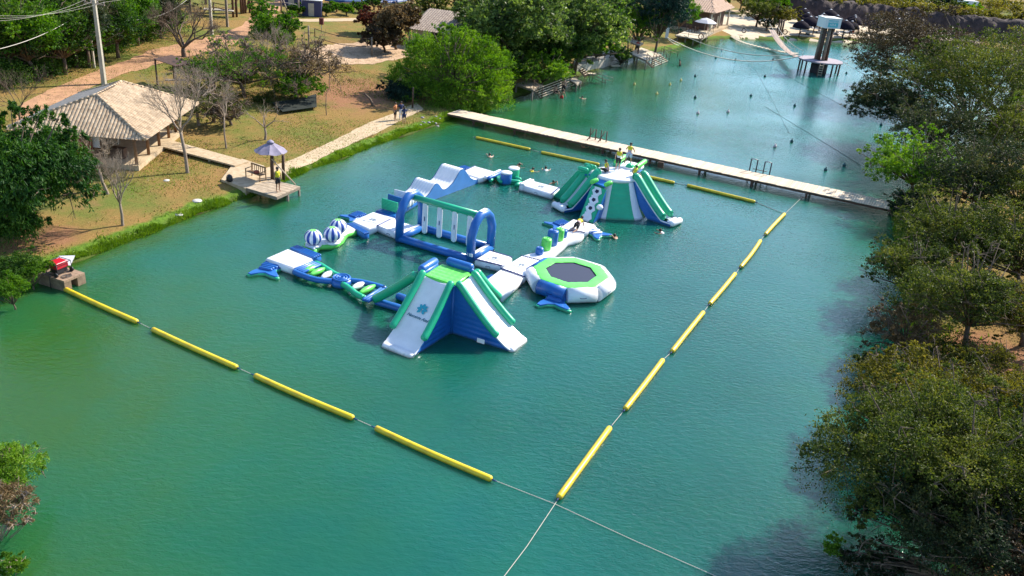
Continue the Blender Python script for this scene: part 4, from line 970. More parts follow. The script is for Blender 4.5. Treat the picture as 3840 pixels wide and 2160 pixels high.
# ---- right column: mat with crawling man, stump path ----
mat_module('wide white mat at the foot of the climbing wall where a man crawls',q4(r3,[(1575,1218),(1760,1098),(2045,1168),(1905,1262)],Z0),9,0,seams=(3,))
def stump_path():
    root=thing('stump_path','narrow winding white path carrying the row of coloured stumps','inflatable path',W(2130,915,0))
    out=[r3(1900,1268),r3(1555,1232),(2075,880),(2088,905),(2060,925),(2010,945),(1955,952),(2028,976),(2065,965),(2120,930),(2160,895)]
    out=[r3(1560,1235),r3(1905,1275),r3(1880,1310),r3(1790,1345),r3(1715,1360),(2115,920),(2100,932),(2075,955),r4(1695,202),r4(1492,150),r4(1600,125),r4(1650,110),r4(1700,50),r4(1760,10),(2075,880)]
    P=ccw([tuple(W(*p,.42).xy) for p in out]); q=MB(); puff(q,P,.42,-.12,.14); q.build('deck',WHITE,root)
    seam(root,W(*r4(1492,158),.44),W(*r4(1690,208),.44))
stump_path()
def stump(label,px,py,h,r,mm):
    c=W(px,py,.42); root=thing('stump_drum',label,'inflatable stump',c,'coloured stumps on the winding path')
    q=MB(); q.lathe(c,[(r*.9,-.02),(r,.06),(r,h-.1),(r*.92,h-.01),(r*.6,h),(.02,h)],20); q.build('drum',mm,root)
    for k in (.62,.3):
        q=MB(); q.tube([c+V(r*k*math.cos(a),r*k*math.sin(a),h) for a in [2*pi*j/16 for j in range(16)]],.045,6,closed=True); q.build('ring',mm,root)
stump('low blue stump, nearest the trampoline',2022,952,.42,.26,BLUE)
stump('green stump behind the low blue one',2047,935,.75,.33,LIME)
stump('tallest stump, blue, in the middle of the row',2070,917,1.0,.36,BLUE)
stump('tall green stump just behind the tallest blue one',2096,900,.8,.3,LIME)
stump('farthest stump, short and blue, at the back of the row',2112,888,.5,.26,BLUE)
# ---- trampoline ----
def trampoline():
    c=V(3.42,46.05,0); root=thing('water_trampoline','octagonal water trampoline with a green safety cover and white and blue tubes','trampoline',c)
    R=2.32; ph=math.atan2(44.87-46.15,3.22-3.38)  # a corner points here
    k8=[ph+pi/4*k for k in range(8)]
    V8=[c+V(R*math.cos(a),R*math.sin(a),.42) for a in k8]
    cols=[WHITE,WHITE,BLUE,WHITE,WHITE,BLUE,WHITE,BLUE]
    for k in range(8):
        a=V8[k]; b=V8[(k+1)%8]; q=MB(); q.tube([a,b],.47,18,cap=True)
        # lens-shaped section slightly squashed
        q.build('float_tube',cols_for(k),root)
    zt=.90; n=40
    q=MB(); ro,ri=R+.02,R*.66; vs=[]
    rs=[]
    for (rr,dz) in ((ro+.02,-.18),(ro,-.03),(R*.95,.01),(R*.8,.0),(R*.7,.015),(ri,-.01)):
        ring=[]
        for k in range(8):
            p0=V(math.cos(k8[k]),math.sin(k8[k]),0)*rr; p1=V(math.cos(k8[(k+1)%8]),math.sin(k8[(k+1)%8]),0)*rr
            for j in range(8):
                t=j/8; p=lerp(p0,p1,t)
                ring.append(c+p+V(0,0,zt+dz+.022*pnoise(V(p.x*3.1,p.y*3.1,2))+.012*math.sin(p.x*17+p.y*9)*math.sin(p.y*13)))
        rs.append(ring)
    q.rings(rs,True,True); q.build('safety_cover',LIME,root)
    q=MB(); q.add([c+V(math.cos(a)*ri*1.02,math.sin(a)*ri*1.02,zt-.06) for a in k8],[tuple(range(8))]); q.build('jumping_bed',BED,root)
    for k in range(8):
        am=(k8[k]+k8[k]+pi/4)/2; ap=R*math.cos(pi/8)+.47; d=V(math.cos(am),math.sin(am),0); s=V(-d.y,d.x,0)
        q=MB(); q.tube([c+d*(ap-.01)+s*t+V(0,0,z) for t,z in ((-.2,.45),(-.14,.4),(.14,.4),(.2,.45))],.022,6); q.build('grab_handle',SEAM,root)
    # printed panel on the right-hand tube
    return k8
def cols_for(k): return [WHITE,WHITE,WHITE,WHITE,WHITE,BLUE,WHITE,BLUE][k] if False else TRC[k]
TRC=[WHITE,WHITE,WHITE,WHITE,WHITE,BLUE,WHITE,BLUE]
K8=trampoline()
# ---- front slide tower ----
def slide_tower():
    root=thing('slide_tower','front slide tower with two white slides, green side rails and a blue base','slide',V(-3,39,0))
    zt=2.8
    FR=V(-2.95,38.72,zt)                     # front corner of the deck, over the inner edge
    dk=dict(f=V(-2.95,38.65,zt),l=V(-4.75,39.6,zt),r=V(-2.12,40.45,zt),b=V(-3.85,41.25,zt))
    # deck
    q=MB(); c=[dk['f'],dk['r'],dk['b'],dk['l']]
    P=[(p.x,p.y) for p in c]; puff(q,P,zt,zt-.5,.1,top=True)
    nq=20; quadgrid(q,offpoly(ccw(P),-.08),nq,nq,lambda u,v:zt+.01+.045*abs(math.sin(pi*5*u))*abs(math.sin(pi*5*v)))
    q.build('deck',LIME,root)
    # slides
    def slide(t0,t1,b0,b1,name,lg):
        N=28; M_=18; vs=[]; cl=[]
        for i in range(N+1):
            t=i/N
            z=zt*(1-t)**1.28*1.0+.12+ (.0 if t<.99 else 0)
            if i==0: z=zt
            a=lerp(V(t0.x,t0.y,0),V(b0.x,b0.y,0),t); b=lerp(V(t1.x,t1.y,0),V(b1.x,b1.y,0),t)
            rib=.03*abs(math.sin(t*pi*13)) if t>.45 else 0
            for j in range(M_+1):
                s=j/M_; dip=-.10*math.sin(pi*s)*(1-t*.7); p=lerp(a,b,s); vs.append(V(p.x,p.y,z+dip+rib))
            cl.append((V(a.x,a.y,z),V(b.x,b.y,z)))
        fs=[(i*(M_+1)+j,i*(M_+1)+j+1,(i+1)*(M_+1)+j+1,(i+1)*(M_+1)+j) for i in range(N) for j in range(M_)]
        q=MB(); q.add(vs,fs,True)
        a,b=cl[-1]; q.tube([a+V(0,0,-.1),b+V(0,0,-.1)],.2,10,round_=2)
        q.build('slide_surface',WHITE,root)
        return cl
    SL=slide(W(*r4(520,345),zt),FR+V(-.14,.03,0),W(*r4(95,1045),.1),W(*r4(405,1165),.1),'left',True)
    SR=slide(FR+V(.16,.06,0),W(*r4(985,350),zt),W(*r4(1375,1110),.1),W(*r4(1528,985),.1),'right',False)
    for cl,side,e in ((SL,0,.84),(SL,1,.84),(SR,0,.80),(SR,1,.80)):
        n=len(cl); pts=[]
        d=(cl[0][1]-cl[0][0]); d.z=0; d.normalize(); o=-d if side==0 else d
        for i in range(0,int(n*e),2):
            p=cl[i][side]+o*.06+V(0,0,.17); pts.append(p)
        q=MB(); q.tube(pts,.19,12,round_=3); q.build('side_rail',GREEN,root)
    # base walls under the two inner edges and outer edges
    def wall(top,name,thick=.12):
        q=MB(); N=len(top); M2=26; vs=[]
        d0=(top[-1]-top[0]); nrm=V(-d0.y,d0.x,0).normalized()
        for i,p in enumerate(top):
            for j in range(M2+1):
                z=lerp(-.15,p.z-.03,j/M2); bul=.035*abs(math.sin((z+.15)*pi/.28))
                vs.append(V(p.x,p.y,z)+nrm*bul*NS)
        q.add(vs,[(i*(M2+1)+j,i*(M2+1)+j+1,(i+1)*(M2+1)+j+1,(i+1)*(M2+1)+j) for i in range(N-1) for j in range(M2)],True)
        return q.build(name,BLUE,root)
    f0=V(FR.x,FR.y,zt)
    NS=-1
    def line(cl,k): 
        e=cl[-1][k]; n_=len(cl)-1
        return [V(lerp(f0.x,e.x,i/n_),lerp(f0.y,e.y,i/n_),cl[i][k].z) for i in range(n_+1)]
    wall(line(SL,1),'base_wall'); NS=1; wall(line(SR,0),'base_wall')
    NS=1; wall([dk['l']]+[c[0] for c in SL][1:],'base_wall'); NS=-1; wall([dk['r']]+[c[1] for c in SR][1:],'base_wall')
    q=MB(); q.tube([V(f0.x,f0.y,-.15),V(f0.x,f0.y,zt-.06)],.09,10); q.build('corner_seam',BLUE,root)
    for cl,side in ((SL,1),(SR,0)):
        pts=[c[side]+V(0,0,-.02) for c in cl]; q=MB(); q.tube(pts,.05,6); q.build('white_piping',WHITE,root)
    # back walls
    def flat(ps): 
        q=MB(); q.add(ps,[tuple(range(len(ps)))]); q.build('back_wall',BLUE,root)
    # bolsters on top
    for a,b in ((dk['l']+V(-.05,.1,.18),dk['b']+V(-.3,-.1,.18)),(dk['b']+V(.25,.05,.18),dk['r']+V(.0,.12,.18))):
        q=MB(); q.tube([a,b],.24,14,round_=3); q.build('bolster',BLUE,root)
        q=MB(); q.tube([lerp(a,b,.05)+V(.12,-.16,-.12),lerp(a,b,.95)+V(.12,-.16,-.12)],.13,10,round_=2); q.build('bolster_base',BLUE,root)
    # rear climbing ramps on both hidden sides, with green edge tubes reaching the water
    E1=W(*r4(5,600),.25); E2=W(*r4(1262,575),.25)
    for a,b in ((dk['l']+V(-.2,.0,.0),E1),(dk['r']+V(.15,.15,0),E2)):
        N=8; pts=[lerp(a,b,i/N)+V(0,0,-.08*math.sin(pi*i/N)) for i in range(N+1)]; q=MB(); q.tube(pts,.25,12,round_=3); q.build('ramp_rail',GREEN,root)
    def ramp(a,b,c_,d_):
        q=MB(); N=24; vs=[]
        for i in range(N+1):
            t=i/N; p=lerp(a,b,t); r_=lerp(d_,c_,t); z=-.3*math.sin(pi*t)*.5+.05*abs(math.sin(pi*9*t))
            vs+=[p+V(0,0,z),r_+V(0,0,z)]
        q.add(vs,[(2*i,2*i+1,2*i+3,2*i+2) for i in range(N)],True); q.build('climbing_ramp',BLUE,root)
    bb=dk['b']+V(0,0,-.15)
    # blue base frame behind
    for a,b in ((W(*r4(15,615),.15),W(*r4(270,690),.15)),(W(*r4(230,560),.15),W(*r4(420,625),.15))):
        q=MB(); q.tube([a,b+(b-a)*.25],.22,12,round_=2); q.build('base_beam',BLUE,root)
    q=MB(); a=W(*r4(270,575),.2); q.tube([a+V(0,0,0),V(-4.6,41.0,.2)],.2,10); q.build('base_beam',BLUE,root)
    for s in (.33,.66):
        p=lerp(dk['b'],V(-3.0,43.6,.2),s)
    q=MB(); q.beam(V(-3.75,41.3,2.5),V(-3.3,43.4,.2),1.2,.12); q.build('climbing_ramp',BLUE,root)
    # labels and print
    q=MB(); p=D(*r4(1090,1008),37.63); dd=(SR[-1][0]-f0); dd.z=0; dd.normalize(); nn=V(dd.y,-dd.x,0)
    q.box(p+nn*.10,(.42,.02,.24),math.atan2(dd.y,dd.x)); q.build('warning_label',WHITE,root)
    for t in (.30,):
        pass
    # emblem on the left slide
    i=11; a,b=SL[i]; a2,b2=SL[i+5]; cc=(a+b)/2; c2=(a2+b2)/2; x=(b-a).normalized(); up_=(cc-c2).normalized(); up_=(up_-x*up_.dot(x)).normalized(); 
    c0=(a+b)/2+V(0,0,-.045)+x.cross(up_)*.03
    logo(root,c0,x,up_,.62,TEAL,True)
slide_tower()
# ---- big round tower ----
def big_tower():
    C=V(7.0,61.15,0); zt=2.7; rt=1.62; rb=3.15
    root=thing('climbing_tower','big round green and white tower with slides all around and people on top','inflatable tower',C)
    f=math.atan2(57.75-C.y,7.55-C.x)  # azimuth of the front green facet
    stepA=2*pi/6; gw=rad(43)/2
    def ringpt(a,r,z): return C+V(math.cos(a)*r,math.sin(a)*r,z)
    def panel(a0,a1,mm,name,ribs):
        q=MB(); N=34; vs=[]; K=6
        for i in range(N+1):
            t=i/N; z=lerp(-.12,zt-.25,t); r=lerp(rb,rt,t**.72); bul=.035*abs(math.sin(z*pi/.33)) if ribs else .02
            p0=ringpt(a0,r,z); p1=ringpt(a1,r,z)
            for j in range(K+1):
                p=lerp(p0,p1,j/K); d=(p-C); d.z=0; d.normalize(); vs.append(p+d*(bul+.05*math.sin(pi*j/K)))
        q.add(vs,[(i*(K+1)+j,i*(K+1)+j+1,(i+1)*(K+1)+j+1,(i+1)*(K+1)+j) for i in range(N) for j in range(K)],True)
        q.build(name,mm,root)
    for k in range(6):
        a=f+k*stepA; panel(a-gw,a+gw,GREEN,'green_panel',True); panel(a+gw,a+stepA-gw,WHITE,'white_panel',False)
    q=MB(); q.lathe(C,[(rt+.02,zt-.28),(rt+.1,zt-.14),(rt+.04,zt-.03),(rt-.1,zt),(.5,zt+.005),(.02,zt+.005)],36); q.build('top_deck',WHITE,root)
    # closed slides: curved chutes with green walls on blue keels
    def chute(a_top,e0,e1,name,flare=.0):
        T0=C+V(math.cos(a_top)*(rt-.1),math.sin(a_top)*(rt-.1),zt-.02)
        E=(e0+e1)/2; dirv=V(E.x-T0.x,E.y-T0.y,0); L=dirv.length; dirv.normalize(); sd=V(-dirv.y,dirv.x,0); w=.26
        N=24; prof=[]
        for i in range(N+1):
            t=i/N; s=t*L
            z=(zt+.05)*(1-min(t/.80,1))**1.15*1.0+.34
            if t<.1: z=zt+.02-.3*t
            prof.append((s,min(z,zt+.02)))
        c=[V(T0.x,T0.y,0)+dirv*s+V(0,0,z) for s,z in prof]
        q=MB(); vs=[]; K=8
        for p in c:
            for j in range(K+1):
                u=j/K*2-1; vs.append(p+sd*w*u+V(0,0,.10*u*u-.08))
        q.add(vs,[(i*(K+1)+j,i*(K+1)+j+1,(i+1)*(K+1)+j+1,(i+1)*(K+1)+j) for i in range(N) for j in range(K)],True); q.build('slide_surface',mat('grey_white_vinyl',(.6,.66,.66),.4,.05,2),root)
        for s in (-1,1):
            q=MB(); q.tube([p+sd*s*(w+.25)+V(0,0,.12) for p in c[:int(N*.88)]],.29,12,round_=3); q.build('green_wall',GREEN,root)
            q=MB(); q.tube([p+sd*s*(w+.5)+V(0,0,-.1) for p in c],.05,6); q.build('white_piping',WHITE,root)
        # keel
        for s in (-1,1):
            q=MB(); vs=[]; M2=10
            for i,p in enumerate(c):
                for j in range(M2+1):
                    b=max(-.12,p.z-1.25); z=lerp(b,p.z-.02,j/M2); vs.append(V(p.x,p.y,z)+sd*s*(w+.46+.03*abs(math.sin(z*8))))
            q.add(vs,[(i*(M2+1)+j,i*(M2+1)+j+1,(i+1)*(M2+1)+j+1,(i+1)*(M2+1)+j) for i in range(N) for j in range(M2)],True); q.build('keel',BLUE,root)
        q=MB(); q.tube([c[-1]-sd*(w+.5)-V(0,0,.12)+dirv*.0,c[-1]+sd*(w+.5)-V(0,0,.12)],.24,12,round_=2); q.tube([c[-3]-sd*(w+.3)-V(0,0,.08),c[-3]+sd*(w+.3)-V(0,0,.08)],.16,10,round_=2); q.build('slide_lip',WHITE,root)
    chute(math.atan2(60.9-C.y,5.4-C.x)-.15,W(*r5(345,985),.3),W(*r5(420,1085),.1),'l')
    chute(math.atan2(60.9-C.y,8.4-C.x)-.05,W(*r5(2100,1320),.15),W(*r5(2200,1200),.3),'r')
    # climbing wall, front left
    def wallp(top0,top1,bot0,bot1,m0,pattern,ms=BLUE):
        N=16;K=10; q=MB(); vs=[]
        nrm=(top1-top0).cross(bot0-top0).normalized(); 
        if nrm.z<0: nrm=-nrm
        for i in range(N+1):
            for j in range(K+1):
                t=i/N;s=j/K; vs.append(lerp(lerp(top0,top1,s),lerp(bot0,bot1,s),t)+nrm*(.03*math.sin(pi*s)))
        q.add(vs,[(i*(K+1)+j,i*(K+1)+j+1,(i+1)*(K+1)+j+1,(i+1)*(K+1)+j) for i in range(N) for j in range(K)],True); q.build('climbing_wall',m0,root)
        for a,b,s in ((top0,bot0,-1),(top1,bot1,1)):
            x=(top1-top0).normalized()*s
            q=MB(); vs=[]; M2=8
            for i in range(N+1):
                p=lerp(a,b,i/N)
                for j in range(M2+1): vs.append(V(p.x,p.y,lerp(-.12,p.z,j/M2))+x*(.02+.02*abs(math.sin(j*1.5))))
            q.add(vs,[(i*(M2+1)+j,i*(M2+1)+j+1,(i+1)*(M2+1)+j+1,(i+1)*(M2+1)+j) for i in range(N) for j in range(M2)],True); q.build('wall_side',ms,root)
        if pattern:
            x=(top1-top0).normalized(); d=((bot0+bot1)/2-(top0+top1)/2); L=d.length; dn=d.normalized()
            for k in range(4):
                c=(top0+top1)/2+d*(.14+.25*k)+nrm*.05; w=(top1-top0).length*.30; h=L*.125
                pts=[(-w*1.15,0),(-w*.75,-h*.55),(-w*.9,-h),(w*.55,-h*1.05),(w*.9,-h*.4),(w*1.15,.05),(w*.75,h*.55),(w*.6,h*1.05),(-w*.55,h),(-w*.8,h*.5)]
                q=MB(); q.add([c+x*u+dn*v for u,v in pts],[tuple(range(len(pts)))]); q.build('white_panel',WHITE,root)
                if k<3:
                    q=MB(); q.add([c+nrm*.012+x*u*.17+dn*v*.17 for u,v in ((-.7,-.9),(.6,-.9),(1,0),(0.2,.9),(-1,.3))],[(0,1,2,3,4)]); q.build('hand_hole',mat('dark_hole',(.01,.012,.05),.6),root)
            for k in (.55,):
                q=MB(); p=lerp(top1,bot1,k)+nrm*.1+x*.12; q.lathe(p,[(.02,-.12),(.2,-.1),(.26,.05),(.16,.2),(.02,.24)],12); q.build('white_pad',WHITE,root)
    wt0,wt1=W(*r5(885,700),2.1),W(*r5(1100,770),2.1); wb0,wb1=W(*r5(690,1205),.05),W(*r5(895,1275),.05)
    wallp(wt0,wt1,wb0,wb1,GREEN,True)
    q=MB(); q.beam((wt0+wt1)/2+V(.0,.3,.1),C+V(math.cos(f-.75)*rt,math.sin(f-.75)*rt,zt-.3),1.15,.12); q.build('wall_bridge',mat('sky_blue_vinyl',(.03,.22,.62),.4),root)
    for a in ((920,640),(1130,680)):
        p=W(*r5(a[0]-60,a[1]+25),2.55); r_=W(*r5(a[0]+60,a[1]-25),2.75); q=MB(); q.tube([p,r_],.17,12,round_=2); q.build('grip_bolster',LIME,root)
    # second climbing wall on the left rear
    t0,t1=W(*r5(672,480),2.6),W(*r5(830,520),2.6); b0,b1=W(*r5(300,880),.05),W(*r5(480,850),.05)
    wallp(t0,t1,b0,b1,GREEN,False,GREEN)
    for p,r_ in (((670,440),(830,480)),((770,390),(950,440))):
        q=MB(); q.tube([W(*r5(*p),2.85),W(*r5(*r_),2.85)],.17,12,round_=2); q.build('grip_bolster',GREEN,root)
    q=MB(); q.beam(W(*r5(760,520),2.4),C+V(-rt*.8,.3,zt-.25),.9,.12); q.build('wall_bridge',BLUE,root)
    # jump platform at the back right
    p0=C+V(.75,1.25,0); dv=V(.55,.95,0).normalized(); sd=V(dv.y,-dv.x,0); q=MB()
    P=[p0-sd*.75,p0+sd*.75,p0+sd*.75+dv*1.9,p0-sd*.75+dv*1.9]; puff(q,[tuple(p.xy) for p in P],zt+.12,zt-.25,.1); q.build('jump_platform',WHITE,root)
    for s in (-1,1):
        q=MB(); q.tube([p0+sd*s*.85+V(0,0,zt+.28),p0+sd*s*.85+dv*1.8+V(0,0,zt+.45)],.2,12,round_=3); q.build('platform_bolster',LIME,root)
    q=MB(); P2=[p0-sd*.65+dv*.3,p0+sd*.75+dv*.3,p0+sd*.7+dv*1.8,p0-sd*.6+dv*1.8]; 
    for i in range(9):
        z=-.1+i*.29; puff(q,[tuple(p.xy) for p in P2],z+.29,z,.04,top=(i==8),seg=2)
    q.build('platform_column',mat('pale_blue_vinyl',(.05,.16,.62),.4),root)
    # back slides partly hidden
    chute(rad(70),C+V(2.2,6.0,.2),C+V(3.0,5.7,.2),'b')
    return C,zt
TC,TZ=big_tower()
# ---------------- yellow boundary booms ----------------
def S(x,y): return (x*1.4907,y*1.4907)
booms=[[((163,727),(346,810)),((383,828),(597,925)),((640,944),(890,1052)),((944,1076),(1238,1206))],
 [((1405,1253),(1535,1075)),((1572,1030),(1668,905)),((1690,885),(1770,785)),((1785,765),(1850,688)),((1863,672),(1913,605)),((1925,590),(1974,538))],
 [((1197,346),(1334,376)),((1361,383),(1508,414)),((1570,431),(1697,460)),((1728,466),(1900,508))]]
lb=[['yellow boom of the near row, touching the generator platform','second yellow boom of the near row counted from the generator platform','third yellow boom of the near row counted from the generator platform','yellow boom of the near row closest to the rope crossing'],
 ['nearest and longest-looking yellow boom of the right row','second yellow boom of the right row counted from the rope crossing','third yellow boom of the right row counted from the rope crossing','fourth yellow boom of the right row, level with the trampoline','fifth yellow boom of the right row, level with the big tower foot','farthest yellow boom of the right row, nearest the jetty'],
 ['leftmost yellow boom running alongside the jetty','second yellow boom alongside the jetty, left of the big tower','yellow boom showing just right behind the big tower','rightmost yellow boom alongside the jetty']]
gr=['yellow booms of the near boundary row','yellow booms of the right boundary row','yellow booms beside the jetty']
for row,L_,g_ in zip(booms,lb,gr):
    for (a,b),l in zip(row,L_):
        p=W(*S(*a),.1); q_=W(*S(*b),.1); root=thing('yellow_boom',l,'boom',(p+q_)/2,g_)
        q=MB(); N=8; d=(q_-p).normalized(); n=V(-d.y,d.x,0); bow=random.uniform(-.06,.06)
        q.tube([lerp(p,q_,i/N)+n*bow*math.sin(pi*i/N) for i in range(N+1)],.135,12,round_=3); q.build('float_tube',YEL,root)
        for t in (0,1):
            e=p if t==0 else q_; s=-1 if t==0 else 1
            q=MB(); q.tube([e+d*s*.0,e+d*s*.22],[.035,.015],6); q.build('end_ring',SEAM,root)
def rope(label,pts,r=.013,cat='rope'):
    q=MB(); q.tube(pts,r,5,cap=False); o=q.build('boundary_rope',ROPE,None); tag(o,label,cat); return o
def wl(*p): return [W(*S(*x),.03) for x in p]
rope('thin white rope through the near boom row running out to the bottom right',wl((150,722),(163,727),(346,810),(383,828),(597,925),(640,944),(890,1052),(944,1076),(1238,1206),(1396,1268),(1600,1362),(1800,1449),(2000,1540)))
rope('thin white rope through the right boom row running off the bottom edge',wl((1230,1500),(1325,1375),(1396,1268),(1405,1253),(1535,1075),(1572,1030),(1668,905),(1690,885),(1770,785),(1785,765),(1850,688),(1863,672),(1913,605),(1925,590),(1974,538),(2018,496)))
rope('thin rope linking the yellow booms alongside the jetty',wl((1190,344),(1334,376),(1361,383),(1508,414),(1570,431),(1697,460),(1728,466),(1900,508),(1974,538)),.02)
# ---------------- people ----------------
SKIN=mat('tanned_skin',(.36,.19,.11),.55,.06,6); SKIN2=mat('light_skin',(.52,.31,.21),.55,.06,6); HAIR=mat('dark_hair',(.015,.011,.009),.6)
VEST=mat('yellow_vest',(.75,.62,.02),.6); BLK=mat('black_cloth',(.015,.015,.018),.8); PINK=mat('faded_pink_cloth',(.55,.36,.38),.8); ORG=mat('orange_cloth',(.62,.22,.08),.8); WHT=mat('white_cloth',(.75,.74,.72),.8); NAVY=mat('navy_cloth',(.02,.03,.10),.8); PAT=mat('patterned_cloth',(.7,.72,.75),.8,0,14,0,col2=(.1,.25,.45)); RED=mat('red_cloth',(.5,.02,.015),.8)
POSES={}
def pose(name):
    "joint positions for a 1.72 m figure facing +X, feet at z=0"
    P={'pelvis':(0,0,.93),'waist':(0,0,1.10),'chest':(0,0,1.32),'neck':(0,0,1.48),'head0':(.01,0,1.56),'head1':(.02,0,1.70)}
    def leg(s,hip,knee,ank,toe): P['hip'+s]=hip;P['knee'+s]=knee;P['ank'+s]=ank;P['toe'+s]=toe
    def arm(s,sh,el,wr,ha): P['sh'+s]=sh;P['el'+s]=el;P['wr'+s]=wr;P['ha'+s]=ha
    for s,y in (('L',1),('R',-1)):
        leg(s,(0,.1*y,.88),(.02,.11*y,.48),(-.01,.12*y,.08),(.15,.14*y,.03)); arm(s,(0,.19*y,1.42),(-.02,.25*y,1.15),(.05,.27*y,.90),(.08,.27*y,.82))
    if name=='walk':
        leg('L',(0,.1,.88),(.2,.1,.50),(.16,.1,.10),(.30,.1,.04)); leg('R',(0,-.1,.88),(-.05,-.1,.48),(-.28,-.1,.14),(-.18,-.1,.04))
        arm('L',(0,.19,1.42),(-.14,.25,1.17),(-.1,.27,.94),(-.06,.27,.87)); arm('R',(0,-.19,1.42),(.1,-.25,1.16),(.24,-.25,.98),(.3,-.24,.93))
    if name=='lean':
        P.update(pelvis=(0,0,.92),waist=(.03,0,1.08),chest=(.08,0,1.3),neck=(.13,0,1.45),head0=(.17,0,1.52),head1=(.22,0,1.65))
        leg('L',(0,.12,.88),(.05,.22,.48),(.0,.27,.08),(.14,.3,.03)); leg('R',(0,-.12,.88),(.1,-.16,.5),(.02,-.2,.08),(.16,-.22,.03))
        arm('L',(.09,.19,1.38),(.2,.3,1.15),(.38,.34,1.1),(.45,.33,1.1)); arm('R',(.09,-.19,1.38),(.15,-.32,1.15),(.3,-.35,1.0),(.36,-.34,.96))
    if name=='sit':
        P.update(pelvis=(0,0,.12),waist=(-.02,0,.30),chest=(.04,0,.52),neck=(.08,0,.67),head0=(.11,0,.75),head1=(.15,0,.88))
        leg('L',(.03,.1,.12),(.42,.16,.3),(.7,.14,.06),(.82,.15,.08)); leg('R',(.03,-.1,.12),(.4,-.2,.1),(.62,-.05,.06),(.72,0,.06))
        arm('L',(.03,.19,.62),(-.14,.28,.38),(-.2,.32,.1),(-.22,.33,.03)); arm('R',(.03,-.19,.62),(-.05,-.28,.38),(.12,-.28,.2),(.2,-.27,.18))
    if name=='crawl':
        P.update(pelvis=(0,0,.40),waist=(.15,0,.42),chest=(.36,0,.50),neck=(.50,0,.56),head0=(.57,0,.62),head1=(.66,0,.72))
        leg('L',(-.02,.1,.36),(-.1,.2,.07),(-.5,.22,.07),(-.62,.22,.05)); leg('R',(-.03,-.1,.36),(-.38,-.16,.1),(-.78,-.12,.07),(-.9,-.12,.05))
        arm('L',(.42,.19,.5),(.46,.26,.26),(.5,.26,.05),(.6,.26,.04)); arm('R',(.42,-.19,.5),(.4,-.28,.27),(.52,-.3,.05),(.61,-.3,.04))
    if name=='swim':
        P.update(pelvis=(-.45,0,-.32),waist=(-.28,0,-.22),chest=(-.06,0,-.08),neck=(.06,0,.04),head0=(.1,0,.12),head1=(.12,0,.25))
        leg('L',(-.48,.1,-.36),(-.75,.15,-.5),(-1.1,.15,-.45),(-1.2,.15,-.42)); leg('R',(-.48,-.1,-.36),(-.7,-.14,-.6),(-1.0,-.14,-.65),(-1.1,-.14,-.6))
        arm('L',(-.02,.19,0),(.2,.32,-.03),(.42,.22,0.02),(.5,.2,.03)); arm('R',(-.02,-.19,0),(.12,-.38,-.03),(.3,-.45,.02),(.38,-.46,.03))
    if name=='swimarm':
        P.update(pose('swim')); arm('L',(-.02,.19,.02),(.22,.26,.25),(.45,.2,.12),(.52,.18,.05))
    if name=='wade':
        P.update(pelvis=(0,0,.15),waist=(.03,0,.32),chest=(.10,0,.53),neck=(.16,0,.68),head0=(.2,0,.75),head1=(.25,0,.88))
        leg('L',(0,.1,.1),(.15,.1,-.3),(.1,.1,-.7),(.22,.1,-.72)); leg('R',(0,-.1,.1),(-.1,-.1,-.3),(-.25,-.1,-.68),(-.14,-.1,-.72))
        arm('L',(.12,.19,.6),(.2,.3,.35),(.36,.3,.2),(.42,.29,.16)); arm('R',(.12,-.19,.6),(0,-.33,.38),(.02,-.4,.15),(.03,-.41,.08))
    return P
BONES=[('pelvis','waist'),('waist','chest'),('chest','neck'),('neck','head0'),('head0','head1')]+[(a+s,b+s) for s in 'LR' for a,b in (('hip','knee'),('knee','ank'),('ank','toe'),('sh','el'),('el','wr'),('wr','ha'))]+[('pelvis','hip'+s) for s in 'LR']+[('chest','sh'+s) for s in 'LR']
RADI={'pelvis':.145,'waist':.125,'chest':.155,'neck':.06,'head0':.085,'head1':.085,'hip':.09,'knee':.058,'ank':.038,'toe':.035,'sh':.058,'el':.042,'wr':.03,'ha':.04}
BODY={}
def body_mesh(pn):
    if pn in BODY: return BODY[pn]
    P=pose(pn); ks=list(P); me=bpy.data.meshes.new('body'); me.from_pydata([P[k] for k in ks],[(ks.index(a),ks.index(b)) for a,b in BONES],[])
    o=bpy.data.objects.new('tmp_body',me); COL.objects.link(o); md=o.modifiers.new('s','SKIN')
    sv=me.skin_vertices[0].data
    for i,k in enumerate(ks):
        r=RADI.get(k) or RADI[k[:-1]]; sv[i].radius=(r,r*(.8 if k in('chest','waist','pelvis') else 1)); sv[i].use_root=(k=='pelvis')
    o.modifiers.new('u','SUBSURF').levels=1; bpy.context.view_layer.update()
    m=bpy.data.meshes.new_from_object(o.evaluated_get(bpy.context.evaluated_depsgraph_get())); bpy.data.objects.remove(o)
    for p in m.polygons: p.use_smooth=True
    m.name='body'; BODY[pn]=(m,P); return BODY[pn]
def limb(P,segs,k=1.18,lo=0,hi=1):
    q=MB()
    for a,b,t0,t1 in segs:
        pa,pb=V(*P[a]),V(*P[b]); ra=RADI.get(a) or RADI[a[:-1]]; rb=RADI.get(b) or RADI[b[:-1]]
        q.tube([lerp(pa,pb,t0),lerp(pa,pb,(t0+t1)/2),lerp(pa,pb,t1)],[lerp(ra,rb,t0)*k,lerp(ra,rb,(t0+t1)/2)*k,lerp(ra,rb,t1)*k],10)
    return q
